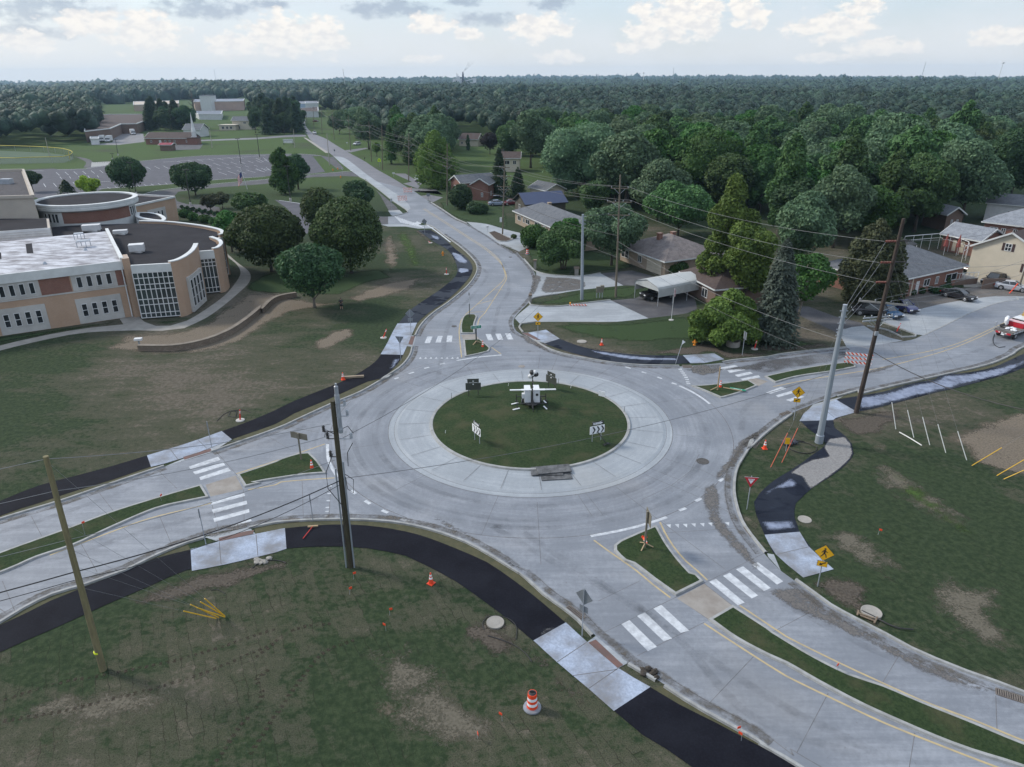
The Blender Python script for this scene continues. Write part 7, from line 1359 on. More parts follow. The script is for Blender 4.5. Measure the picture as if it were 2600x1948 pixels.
# manholes, drains
IRON=mat('cast_iron',(.045,.042,.04),(.07,.066,.062),6,.7)
def disc(name,label,c,x,y,r,m_,z0=.0,z1=.04,group='manhole covers'):
    p=G(c,x,y); mb=MB(); mb.lathe([(r*1.0,z0),(r,z1),(r*.86,z1),(r*.84,z1-.012),(r*.5,z1-.012),(r*.48,z1-.002),(r*.1,z1-.002)],24); o=mb.build(name,m_,None); o.location=(p.x,p.y,0); return tag(o,label,'manhole cover',group)
disc('manhole_cover','round iron manhole in the circulating lane at the right','k',1688,702,.55,IRON,.02,.045); disc('manhole_cover','rusty iron manhole in the lane behind the light tower','g',235,1362,.4,BRICKP,.02,.04); disc('manhole_cover','small iron manhole in the north lane beside the median','f',1590,1040,.36,IRON,.02,.04); disc('manhole_cover','small iron manhole on the north road by the driveway fork','g',145,485,.34,IRON,.02,.04)
disc('concrete_lid','pale round concrete lid beside the foreground trail, with a looped hose','n',1920,425,.55,WALKC,0,.10,'round concrete lids'); disc('concrete_lid','round concrete lid on the soil above the northeast trail','g',718,1163,.62,WALKC,0,.08,'round concrete lids'); disc('concrete_lid','round concrete lid set in the right-hand field grass','l',452,1168,.5,WALKC,0,.05,'round concrete lids'); disc('concrete_lid','rough round concrete lid inside a timber frame in the brown mulch','p',985,345,.62,WALKC,0,.14,'round concrete lids')
p=G('g',1930,1195); t=thing('manhole_riser','open concrete ring riser in front of the bright-green low tree','manhole riser',(p.x,p.y,0)); mb=MB(); mb.lathe([(.85,0),(.85,.7),(.68,.7),(.68,.25)],20); mb.f=[f for f in mb.f if len(f)==4]; mb.build('ring',WALKC,t)
p=G('p',960,400); t=thing('timber_frame','broken timber frame around the rough concrete lid','timber frame',(p.x,p.y,.05)); 
for i_,(a,b) in enumerate((((-.9,.5,.1),(-.5,1.1,.2)),((-.7,.8,.15),(.6,.0,.15)),((-.6,.5,.1),(.5,-.35,.1)),((.3,-.6,.1),(1.0,.2,.15)))): mb=MB(); mb.beam([q*.62 for q in a],[q*.62 for q in b],.10,.05); mb.build('board',mat('dirty_board',(.20,.15,.10),(.14,.105,.075),3,.9),t)
def drain(label,c,s,n=9):
    P=pts(s); a,b=P[0],P[1]; d=(b-a).normalized(); L_=(b-a).length; nn=Vector((-d.y,d.x,0)); w=(P[2]-a).dot(nn); t=thing('storm_drain',label,'storm drain',a,0,'storm drains'); mb=MB(); mb.add([(0,0,.028),(*(d*L_).xy,.028),(*(d*L_+nn*w).xy,.028),(*(nn*w).xy,.028)],[(0,1,2,3)]); mb.build('opening',SBLK,t); mb=MB()
    for i in range(n+1): q=d*L_*i/n; mb.beam((q.x,q.y,.04),(q.x+nn.x*w,q.y+nn.y*w,.04),.055,.03)
    mb.beam((0,0,.04),(*(d*L_).xy,.04),.05,.03).beam((nn.x*w,nn.y*w,.04),(*(d*L_+nn*w).xy,.04),.05,.03); mb.build('grate',mat('grate_iron',(.17,.15,.13),(.12,.10,.09),4,.8),t)
drain('slotted drain in the kerb left of the mossy pole','j',"j 210,1195 345,1188 340,1164",12); drain('slotted drain beside the foreground diamond sign back','o',"o 580,312 700,405 735,370",12); drain('large slotted drain at the bottom right kerb','p',"p 1990,1000 2330,1110 2330,1060",18); drain('slotted drain at the kerb of the northeast trail','g',"g 1535,1376 1610,1376 1610,1352",8); drain('slotted drain at the inner kerb in front of the curved corner','g',"g 350,1190 415,1204 400,1180",6); drain('dark slotted drain under the east trail crossing sign','l',"l 245,322 320,300 318,322",5); drain('slotted kerb drain by the south yield line','k',"k 2015,1232 2075,1310 2085,1290",8); drain('slotted drain on the northwest kerb near the mossy pole','j',"j 335,385 385,370 380,355",7)
# road plates stacked on the apron
p=G('k',470,800); t=thing('road_mats','stack of three worn black mats lying on the truck apron','mats',(p.x,p.y,.14),R(4)); MATM=mat('worn_mat',(.045,.047,.05),(.15,.155,.16),2.2,.7,fine=.6)
for i_,(x,y,z,w,d,r) in enumerate(((.35,-.75,.04,2.6,1.1,2),(-.35,.05,.12,2.7,1.35,-3),(.25,.15,.22,2.9,1.25,5))): mb=MB(); mb.box((x,y,z),(w,d,.06),R(r)); mb.build('mat',MATM,t)
# beam, broom, stacks
p=G('f',775,1455); mb=MB(); mb.beam((-1.2,-.15,.12),(1.25,.2,.12),.28,.22); o=mb.build('timber_beam',mat('weathered_timber',(.30,.24,.17),(.2,.16,.12),3,.9,stretch=(.3,2,2)),None); o.location=(p.x,p.y,.04); tag(o,'weathered timber beam lying across the edge of the northwest trail','timber')
p=G('j',458,1232); t=thing('push_broom','red-handled push broom lying on the black trail','broom',(p.x,p.y,.06)); mb=MB(); mb.box((0,0,.06),(.75,.12,.1),R(8)); mb.build('head',STKW,t); q=G('j',378,1328)-G('j',458,1232); mb=MB(); mb.cyl((0,0,.08),(q.x,q.y,.04),.025,.025,6); mb.build('handle',RED,t)
def hose(label,s,r=.03,z=.05,m_=None,name='hose'):
    P=resample(pts(s),.25); o0=P[0]; mb=MB(); mb.tube([(p.x-o0.x,p.y-o0.y,z) for p in P],r,5); o=mb.build(name,m_ or CABLE,None); o.location=(o0.x,o0.y,0); return tag(o,label,'hose','hoses and conduits')
hose('black conduit looping round the pale concrete lid by the foreground trail','n 1830,480 1815,430 1850,380 1930,370 2030,395 2090,460 2085,560'[0:0]+"n 1830,480 1815,430 1850,380 1930,370 2030,395 2090,460 2085,560",.025); hose('black conduit trailing over the foreground soil towards the barrel',"n 1860,530 1960,560 2080,610 2170,680 2212,740",.03); hose('black pipe running out of the timber frame over the grass',"p 905,335 1000,380 1100,435 1200,475 1320,487",.05,.12); hose('coiled black hose on the grass below the steel trail pole',"l 300,560 380,545 480,560 550,590 540,620 470,640 380,625 310,590 300,555 360,530 450,545",.035); hose('black hose loop beside the round-based tube on the northwest trail',"i 1740,380 1790,330 1850,300 1900,300 1890,350 1830,340 1850,300 1950,290 2010,310",.03); hose('dark hose on the soil below the west crossing slabs',"j -30,1560 20,1520 80,1500 180,1500 240,1520",.03)
hose('red and white rod lying in the right-hand field',"l 1212,470 1300,520 1390,576",.05,.05,WG,'rod'); hose('short black rope on the soil near the yellow guards',"m 1690,165 1740,158 1805,190",.02)
p=G('l',320,560); mb=MB(); rr=random.Random(3)
for k in range(9): mb.ico((rr.uniform(-.7,.7),rr.uniform(-.3,.3),.18),(rr.uniform(.2,.4),rr.uniform(.15,.3),.2),1,.25,rr)
o=mb.build('tool_heap',mat('dark_tarp',(.02,.022,.03),(.05,.055,.07),4,.4),None); o.location=(p.x,p.y,0); tag(o,'heap of dark tarps and tools under the steel trail pole','tool heap')
t=signpost('warning_tag','small yellow tag hanging on the orange-guarded guy wires','l',300,618,.9,R(-5),cat='tag',group='small tags'); plate(sq(0,1.05,.42,.62),.02,SIGY,t,'tag_panel')
p=G('j',40,1505); mb=MB()
for k in range(7): mb.ico((rr.uniform(-.6,.6),rr.uniform(-.35,.35),.06),(.25,.2,.12),1,.3,rr)
o=mb.build('rubble_pile',WALKC,None); o.location=(p.x,p.y,0); tag(o,'small pale rubble pile on the soil below the west crossing slabs','rubble')
p=G('o',1265,815); mb=MB()
for k in range(8): mb.ico((rr.uniform(-.5,.5),rr.uniform(-.5,.2),.08),(.22,.18,.14),1,.3,rr)
o=mb.build('soil_clods',TOPS if False else mat('clod_soil',(.05,.042,.034),(.03,.025,.02),4,1),None); o.location=(p.x,p.y,.02); tag(o,'broken soil clods in the gutter by the foreground ramp','soil')
# barricades
m,T,b=newmat('striped_rail'); tc_=T.nodes.new('ShaderNodeTexCoord').outputs['Object']; s_=T.nodes.new('ShaderNodeSeparateXYZ'); T.links.new(tc_,s_.inputs[0]); v=nmath('FRACT',nmath('MULTIPLY',nmath('ADD',s_.outputs[0],s_.outputs[2],T=T),2.3,T=T),T=T); T.links.new(nmix(nmath('GREATER_THAN',v,.5,T=T),(.78,.77,.75),(.70,.09,.03),T),b.inputs['Base Color']); b.inputs['Roughness'].default_value=.35; STRP=m
def barricade(label,p,ang,w=2.4):
    t=thing('barricade',label,'barricade',(p.x,p.y,.02),ang,'striped barricades')
    for z in (.45,.95,1.45): mb=MB(); mb.box((0,0,z),(w,.04,.26)); mb.build('striped_rail',STRP,t)
    for s_ in (-1,1): mb=MB(); mb.box((s_*w*.36,.05,.8),(.06,.05,1.6)); mb.build('upright',METG,t); mb=MB(); mb.box((s_*w*.36,.05,.05),(.08,1.5,.08)); mb.build('foot',METG,t)
barricade('nearer striped barricade across the north road',G('b',1175,1145),R(6),2.6); barricade('farther striped barricade across the north road',G('b',1218,1078),R(6),2.6); barricade('striped barricade left of the dark utility pole on the east road',G('h',872,1360),R(-20),2.9)
t=signpost('temporary_sign','portable sign on two legs seen from behind at the right kerb of the north road','b',1385,1158,2.6,R(0),pm=SBACK); plate(sq(0,2.2,.9,.8),.02,SBACK,t,'sign_panel'); mb=MB(); mb.cyl((.6,0,0),(.6,0,2.4),.03,.03,5); mb.build('post',SBACK,t)
t=signpost('school_sign','fluorescent yellow school crossing sign on the verge','b',993,868,3.2,R(-5)); plate([(-.6,2.0),(.6,2.0),(.6,2.75),(0,3.3),(-.6,2.75)],.02,LIME,t,'sign_panel'); mb=MB(); mb.box((-.15,-.09,2.55),(.16,.02,.5)).box((.2,-.09,2.45),(.14,.02,.4)); mb.build('figures',SBLK,t)
for lab,c,x,y,k in (('dark mailbox on the verge below the farthest crossarm poles','b',873,820,0),('dark mailbox at the drive beside the nearer striped barricade','b',1308,1095,0),('small white sign on the verge by the old road','b',1105,945,1),('small white sign left of the white SUV','b',732,692,1),('pale mailbox on the mulch island','b',1858,1390,2)):
    t=signpost('mailbox' if k!=1 else 'yard_sign',lab,c,x,y,1.1,R(rnd.uniform(-20,20)),cat='mailbox' if k!=1 else 'yard sign',group='mailboxes and yard signs',pm=BLK if k==0 else METG); mb=MB(); mb.box((0,0,1.2),(.5,.3,.4) if k!=1 else (.9,.06,.5)); mb.build('box' if k!=1 else 'panel',BLK if k==0 else METW,t)
for lab,c,x,y in (('octagonal stop sign seen from behind at the parking exit','b',633,780),('stop sign left of the far road junction','b',405,630),('sign with white plate at the barricaded drive','b',1090,1208),('white-plated sign beside the school exit walk','b',697,935)):
    t=signpost('stop_sign' if 'stop' in lab else 'plate_sign',lab,c,x,y,2.8,R(170),group='far road signs'); plate([(.42*math.cos(R(22.5+45*i)),2.45+.42*math.sin(R(22.5+45*i))) for i in range(8)] if 'stop' in lab else sq(0,2.4,.6,.75),.02,SBACK if 'stop' in lab else METW,t,'sign_panel')
p=G('b',262,690); t=thing('signboard','white two-post signboard on the church lawn','signboard',(p.x,p.y,0),R(-5)); mb=MB(); mb.box((0,0,1.9),(5.2,.25,1.9)); mb.build('board',METW,t)
for s_ in (-1,1): mb=MB(); mb.box((s_*2.4,0,1),(.25,.25,2)); mb.build('post',BLK,t)
textmesh('CHRISTIAN CHURCH',.5,BLK,t,M=tmat(0,-.14,2.2))
# stone letterboxes, meters, totem along the driveways
for lab,c,x,y,w_,h_ in (('stone mailbox pillar at the kerb of the tree-covered lawn','g',343,582,.55,1.5),('stone pillar under the low spreading tree','g',675,625,.8,1.1),('short stone pillar at the kerb between the driveways','g',305,845,.45,1.0)):
    p=G(c,x,y); t=thing('stone_pillar',lab,'mailbox pillar',(p.x,p.y,0),0,'stone pillars'); mb=MB(); mb.box((0,0,h_/2),(w_*.8,w_*.8,h_)); mb.build('shaft',WALKC,t); mb=MB(); mb.box((0,0,h_+.12),(w_*1.15,w_*1.15,.24)); mb.build('cap',BLOCK,t)
p=G('g',855,810); t=thing('meter_cabinet','grey meter cabinet on a rack beside the grey steel pole','meter cabinet',(p.x,p.y,0)); 
for s_ in (-.35,.1,.5): mb=MB(); mb.box((s_,0,.8),(.12,.1,1.6)); mb.build('leg',METG,t)
mb=MB(); mb.box((.1,0,1.3),(1.1,.3,.9)).box((.45,-.1,1.75),(.55,.45,.45)); mb.build('cabinet',SGOLD,t)
p=G('g',690,876); t=thing('striped_barrier_bar','low striped barrier bar lying at the driveway kerb','barrier',(p.x,p.y,.02),R(-2)); mb=MB(); mb.box((0,0,.14),(2.6,.08,.22)); mb.build('striped_rail',STRP,t); mb=MB(); mb.lathe([(.1,0),(.12,.25)],8,(-1.2,.3,.2)); mb.build('lamp',mat('amber_lamp',(.75,.35,.03)),t)
p=G('g',1435,990); t=thing('flagpole','short white flagpole with a hanging flag in front of the carport','flagpole',(p.x,p.y,0)); mb=MB(); mb.cyl((0,0,0),(.12,0,4.6),.045,.035,8); mb.build('pole',METW,t); mb=MB(); mb.lathe([(.35,0),(.35,.08)],12); mb.build('base',STONE,t); mb=MB(); mb.box((.18,0,3.9),(.22,.06,1.0)); mb.build('flag',mat('flag_faded',(.45,.35,.38),(.35,.15,.15),3,.9),t)
# school flagpole
p=G('a',1985,1045); t=thing('flagpole','tall white flagpole with an American flag above the school trees','flagpole',(p.x,p.y,0)); HF=hgt(*px('a',1985,1045),px('a',0,875)[1]); mb=MB(); mb.cyl((0,0,0),(-1.2,0,HF),.09,.06,8).ico((-1.2,0,HF+.1),.16,1); mb.build('pole',METW,t)
fl=[];ff=[];W_,H_=1.9,2.7; nn_=14
m,T,b=newmat('us_flag'); a=T.nodes.new('ShaderNodeAttribute'); a.attribute_name='uvf'; s_=T.nodes.new('ShaderNodeSeparateXYZ'); T.links.new(a.outputs['Vector'],s_.inputs[0]); st_=nmath('GREATER_THAN',nmath('FRACT',nmath('MULTIPLY',s_.outputs[1],6.5,T=T),T=T),.5,T=T); colf=nmix(st_,(.45,.03,.05),(.75,.75,.75),T); can_=nmath('MULTIPLY',nmath('LESS_THAN',s_.outputs[0],.42,T=T),nmath('GREATER_THAN',s_.outputs[1],.46,T=T),T=T); T.links.new(nmix(can_,colf,(.03,.05,.18),T),b.inputs['Base Color'])
V=[];UV=[];F=[]
for i in range(11):
    for j in range(9): u,v=i/10,j/8; V.append((-1.1-u*1.5,.15*math.sin(u*7+v*2),HF-1.0-2.6*(1-v)-u*1.9)); UV.append((u,v,0))
for i in range(10):
    for j in range(8): k=i*9+j; F.append((k,k+1,k+10,k+9))
o=rawmesh('flag',V,F,m,t); at_=o.data.attributes.new('uvf','FLOAT_VECTOR','POINT'); at_.data.foreach_set('vector',[q for w in UV for q in w])
# light tower on the island
p=G('k',318,275,.55); z0=ISZ(p.x,p.y); t=thing('light_tower','white mobile light tower trailer with raised lamps and folded-out panels on the island','light tower',(p.x,p.y,z0),R(2))
TW=mat('tower_white',(.62,.64,.66),(.56,.58,.60),2,.4)
mb=MB(); mb.box((-.42,.8,1.05),(.62,1.6,1.25)).box((.45,.8,1.05),(.66,1.6,1.25)); mb.build('cabinet',TW,t)
mb=MB(); mb.prism([(-.8,-.15),(.8,-.15),(.8,1.7),(-.8,1.7)],.38,.46).prism([(-.75,-.15),(.75,-.15),(.3,-.62),(-.35,-.62)],.4,.47); mb.build('chassis',BLK,t)
mb=MB(); mb.cyl((0,-.1,.45),(0,-.2,2.0),.09,.07,8).cyl((0,-.2,2.0),(.05,-.1,3.3),.06,.045,8); mb.lathe([(.22,0),(.05,.45)],8,(.05,-.25,.45)); mb.build('mast',BLK,t)
mb=MB(); mb.tube([(.05,-.15,1.9)]+[(.05+.06*math.cos(k),-.15+.06*math.sin(k),1.9+k*.05) for k in range(1,24)],.03,5); mb.build('coiled_cord',SGOLD,t)
for k,(dx,dz,a) in enumerate(((-.38,.05,-40),(-.15,.45,-20),(.30,.42,25),(.5,.25,40))):
    mb=MB(); mb.lathe([(.08,0),(.2,.1),(.27,.28)],10,(0,0,0)); o=mb.build('lamp_head',BLK if k%2 else METW,t); o.location=(.05+dx,-.1,3.25+dz); o.rotation_euler=(R(-100),0,R(a)); mb=MB(); mb.lathe([(.26,.28),(.18,.3)],10); o2=mb.build('lens',REFL,o); mb=MB(); mb.beam((.05,-.1,3.25),(.05+dx,-.1,3.25+dz),.05,.05); mb.build('lamp_bracket',BLK,t)
for nm_,x0,x1,y,z,h in (('panel',-1.05,1.3,-.05,1.62,.10),('panel',-2.2,-1.05,.0,1.6,.08),('panel',1.3,2.4,.0,1.6,.08)): mb=MB(); mb.box(((x0+x1)/2,y+.25,z+.14),(x1-x0,.34 if x0>-1.1 and x1<1.4 else .22,.07)); mb.build(nm_,TW,t)
mb=MB(); mb.box((.5,-.012,1.3),(.24,.02,.24)); mb.build('decal',SBLK,t); mb=MB(); mb.box((-.85,.3,1.1),(.3,.4,.45)); mb.build('control_box',TW,t)
for s_ in (-1,1):
    mb=MB(); mb.cyl((s_*.82,.8,.32),(s_*1.0,.8,.32),.32,.32,16); w=mb.build('wheel',BLK,t); mb=MB(); mb.cyl((s_*1.0,.8,.32),(s_*1.02,.8,.32),.17,.17,10); mb.build('rim',METG,w)
    for y in (-.25,1.5): mb=MB(); mb.beam((s_*.6,y,.45),(s_*1.5,y,.45),.08,.08).cyl((s_*1.5,y,0),(s_*1.5,y,.75),.04,.04,6).cyl((s_*1.5,y,0),(s_*1.5,y,.03),.14,.14,8); mb.build('outrigger',BLK,t)
mb=MB(); mb.beam((0,-.6,.42),(0,-1.3,.38),.1,.1).cyl((.05,-1.2,.0),(.05,-1.2,.7),.04,.04,6); mb.build('drawbar',BLK,t)
for k,(x,y,a) in enumerate(((-1.6,-.6,25),(-1.7,.7,25),(1.3,-.4,110),(1.4,.9,110))): mb=MB(); mb.box((x,y,.06),(.75,.13,.06),R(a)); mb.build('cribbing_board',REFL,t)
# ball-field fence with yellow cap
FP=resample(pts("a -400,790 0,842 250,838 510,832 560,820 592,795 560,775 480,758 300,745 0,735"),4); t=thing('field_fence','curved chain-link fence with yellow cap round the ball field','fence',FP[0]); o0=FP[0]
mb=MB(); mb.tube([(p.x-o0.x,p.y-o0.y,2.4) for p in FP],.12,4); mb.build('cap_rail',mat('foul_yellow',(.5,.42,.05)),t)
for i_ in range(0,len(FP),2): mb=MB(); q=FP[i_]-o0; mb.cyl((q.x,q.y,0),(q.x,q.y,2.4),.05,.05,4); mb.build('post',METG,t)
m,T,b=newmat('chain_link'); b.inputs['Base Color'].default_value=(.12,.13,.13,1); wv=T.nodes.new('ShaderNodeTexWave'); wv.inputs['Scale'].default_value=9; T.links.new(T.nodes.new('ShaderNodeNewGeometry').outputs['Position'],wv.inputs[0]); T.links.new(nrange(wv.outputs[1],.3,.9,.12,.4,T=T),b.inputs['Alpha']); mb=MB(); n_=len(FP); mb.add([(p.x-o0.x,p.y-o0.y,0) for p in FP]+[(p.x-o0.x,p.y-o0.y,2.35) for p in FP],[(i,i+1,n_+i+1,n_+i) for i in range(n_-1)]); mb.build('mesh_panel',m,t)
# bike racks at the plaza, lot lamps
p=G('a',835,835); t=thing('bike_racks','row of bike racks on the pale plaza beside the lot','bike rack',(p.x,p.y,0)); 
for k in range(6): mb=MB(); mb.tube([(k*1.4-4,0,0),(k*1.4-4,0,.8),(k*1.4-3.3,0,.8),(k*1.4-3.3,0,0)],.06,5); mb.build('hoop',RUBB,t)
for lab,b_,t_ in (('lamp post behind the left globe-shaped tree',('a',948,775),('a',925,645)),('lamp post at the left rim of the lot, short with double head',('a',905,810),('a',897,757)),('lamp post in the middle of the parking lot',('a',1937,862),('a',1905,640)),('lamp post near the far right of the parking lot',('a',2085,805),('a',2060,605)),('lamp post in front of the left globe-shaped tree',('a',1095,1090),('a',1040,830)),('lamp post in front of the right globe-shaped tree',('a',1530,1175),('a',1485,890)),('lamp post among the school trees below the tall upright tree',('b',278,1140),('b',245,860)),('lamp post at the left end of the church road',('b',30,800),('b',5,605))):
    bx,by=px(*b_); x,y=at(bx,by); H=hgt(bx,by,px(*t_)[1]); dx=(px(*t_)[0]-proj((x,y,H))[0])/FPX*math.hypot(x,y); t=thing('lamp_post',lab,'lamp post',(x,y,0),0,'parking lot lamps'); mb=MB(); mb.cyl((0,0,0),(dx,0,H),.13,.08,6); mb.build('pole',BLK,t); mb=MB(); mb.box((dx-.5,0,H),(.8,.4,.15)).box((dx+.5,0,H),(.8,.4,.15)); mb.build('lamp_head',BLK,t); mb=MB(); mb.lathe([(.3,0),(.3,.8)],8); mb.build('footing',STONE,t)
# pool terrace behind the apartment
P=resample(pts("q 2290,640 2380,632 2450,655 2440,668"),2); t=thing('pool_fence','white railing round the pool deck behind the low apartment','fence',P[0],0); o0=P[0]
mb=MB(); mb.tube([(p.x-o0.x,p.y-o0.y,3.0) for p in P],.07,4).tube([(p.x-o0.x,p.y-o0.y,2.2) for p in P],.05,4); mb.build('rail',METW,t)
for p in P: mb=MB(); q=p-o0; mb.cyl((q.x,q.y,0),(q.x,q.y,3.0),.05,.05,4); mb.build('post',METW,t)
for i_,(x,y) in enumerate(((2395,648),(2427,650))):
    a_,b_=at(x,y); t=thing('parasol',['left','right'][i_]+' folded dusky red parasol on the pool deck','parasol',(a_,b_,0),0,'folded parasols'); mb=MB(); mb.cyl((0,0,0),(0,0,3.4),.05,.04,6); mb.build('pole',METW,t); mb=MB(); mb.lathe([(.42,1.7),(.25,2.8),(.05,4.0)],8); mb.build('canopy',mat('parasol_red',(.28,.07,.06),(.22,.06,.05)),t)
a_,b_=at(2285,660); t=thing('pop_up_canopy','dark pop-up canopy on the pool deck behind the dark pole','canopy',(a_,b_,0)); mb=MB(); mb.lathe([(2.6,2.9),(2.3,3.1),(.1,3.9)],4); mb.build('canopy_top',BLK,t)
for sx in(-1,1):
    for sy in(-1,1): mb=MB(); mb.cyl((sx*1.6,sy*1.6,0),(sx*1.6,sy*1.6,3),.05,.05,5); mb.build('leg',METW,t)
# deck and chairs at the apartment end
a_=G('h',1690,690); t=thing('wooden_deck','small raised wooden deck with white railing at the right end of the apartment','deck',(a_.x,a_.y,0),R(12)); mb=MB(); mb.box((0,0,.95),(4.6,2.4,.12)); mb.build('floor',WALKC,t); mb=MB(); mb.box((0,-1.1,.45),(4.6,.15,.9)); mb.build('skirt',BRNB,t); mb=MB()
for k in range(6): mb.box((-2.2+k*.88,-1.15,1.45),(.07,.07,1.0))
mb.box((0,-1.15,1.95),(4.6,.08,.08)); mb.build('railing',METW,t)
for i_ in range(2): q=thing('deck_chair',['left','right'][i_]+' pale chair on the wooden deck','chair',(a_.x-.9+i_*1.2,a_.y+.2,1.02),R(10),'deck chairs'); mb=MB(); mb.box((0,0,.42),(.55,.55,.06)).box((0,.28,.8),(.55,.06,.75),M=Matrix.Rotation(R(-12),3,'X')); mb.build('seat_shell',METW,q); mb=MB(); [mb.box((sx*.25,sy*.25,.21),(.05,.05,.42)) for sx in(-1,1) for sy in(-1,1)]; mb.build('legs',METW,q)
a_=G('h',1975,735); t=thing('dumpster_screen','brown fence screen with white notices beside the silver car','fence',(a_.x,a_.y,0),R(4)); mb=MB(); mb.box((0,0,.8),(4.4,.1,1.6)); mb.build('boards',BRNB,t); mb=MB(); mb.box((.1,-.07,.9),(.45,.02,.5)).box((1.1,-.07,.9),(.4,.02,.4)); mb.build('notice',METW,t)
t=signpost('road_work_sign','orange and white striped panel leaning at the right edge kerb','h',2095,775,1.6,R(0),lean=.9,pm=ORNG,r=.09,group='leaning work signs')
# person
def person(label,c,x,y,ang,H=1.76):
    p=G(c,x,y); t=thing('person',label,'person',(p.x,p.y,0),ang)
    me=bpy.data.meshes.new('body'); J={'pel':(0,0,.95,.135),'chest':(0,.01,1.3,.15),'neck':(0,0,1.5,.055),'chin':(0,-.02,1.56,.075),'head':(0,-.01,1.66,.098),'lh':(-.1,0,.9,.1),'lk':(-.12,-.02,.5,.062),'la':(-.13,.02,.09,.04),'lt':(-.15,-.14,.04,.035),'rh':(.1,0,.9,.1),'rk':(.12,-.03,.5,.062),'ra':(.15,.02,.09,.04),'rt':(.17,-.14,.04,.035),'ls':(-.19,0,1.42,.062),'le':(-.26,-.06,1.14,.045),'lw':(-.1,-.28,1.2,.032),'lp':(-.04,-.33,1.23,.036),'rs':(.19,0,1.42,.062),'re':(.26,-.06,1.14,.045),'rw':(.1,-.28,1.2,.032),'rp':(.04,-.33,1.23,.036)}
    ks=list(J); E_=[('pel','chest'),('chest','neck'),('neck','chin'),('chin','head'),('pel','lh'),('lh','lk'),('lk','la'),('la','lt'),('pel','rh'),('rh','rk'),('rk','ra'),('ra','rt'),('chest','ls'),('ls','le'),('le','lw'),('lw','lp'),('chest','rs'),('rs','re'),('re','rw'),('rw','rp')]
    me.from_pydata([J[k][:3] for k in ks],[(ks.index(a),ks.index(b)) for a,b in E_],[]); o=link(bpy.data.objects.new('body',me)); o.parent=t; sk=o.modifiers.new('skin','SKIN'); sk.use_smooth_shade=True
    for i,k in enumerate(ks): me.skin_vertices[0].data[i].radius=(J[k][3],J[k][3])
    me.skin_vertices[0].data[0].use_root=True; o.modifiers.new('sub','SUBSURF').levels=1
    m,T,b=newmat('person_skin'); s_=T.nodes.new('ShaderNodeSeparateXYZ'); T.links.new(T.nodes.new('ShaderNodeTexCoord').outputs['Object'],s_.inputs[0]); b.inputs['Base Color'].default_value=(.42,.24,.17,1); b.inputs['Roughness'].default_value=.6; me.materials.append(m)
    mb=MB(); mb.lathe([(.15,.92),(.185,1.05),(.205,1.25),(.215,1.42),(.12,1.5),(.07,1.52)],12); o=mb.build('shirt',BLK,t,smooth=True); o.scale=(1.05,.72,1)
    for s_ in (-1,1):
        mb=MB(); mb.cyl((s_*.21,-.01,1.43),(s_*.265,-.055,1.22),.085,.07,8); mb.build('sleeve',BLK,t,smooth=True); mb=MB(); mb.cyl((s_*.09,0,1.0),(s_*.125,-.02,.52),.13,.10,10); mb.build('shorts_leg',BLK,t,smooth=True); mb=MB(); mb.box((s_*.15,-.07,.05),(.11,.29,.1)); mb.build('shoe',RUBB,t)
        for k in range(4): mb=MB(); mb.tube([(s_*.03,-.33+.0,1.20+k*.022),(s_*.015,-.375,1.205+k*.022),(-s_*.01,-.37,1.21+k*.022)],.009,5); mb.build('finger',m,t)
        mb=MB(); mb.tube([(s_*.05,-.3,1.25),(s_*.03,-.33,1.285),(s_*.015,-.35,1.28)],.01,5); mb.build('thumb',m,t)
    mb=MB(); mb.ico((0,.015,1.70),(.108,.118,.10),2); mb.build('hair',BLK,t,smooth=True); mb=MB(); mb.ico((0,-.108,1.65),(.014,.022,.02),1); mb.build('nose',m,t)
    for s_ in(-1,1): mb=MB(); mb.ico((s_*.035,-.1,1.668),.011,1); mb.build('eye',BLK,t); mb=MB(); mb.ico((s_*.1,0,1.65),(.014,.025,.033),1); mb.build('ear',m,t)
    mb=MB(); mb.box((0,-.105,1.605),(.05,.012,.01)); mb.build('mouth',SIGR,t); mb=MB(); mb.box((0,-.37,1.24),(.17,.03,.1)); mb.build('handset',BLK,t); return t
person('person in black t-shirt and shorts holding a controller on the slope','f',687,905,R(8))
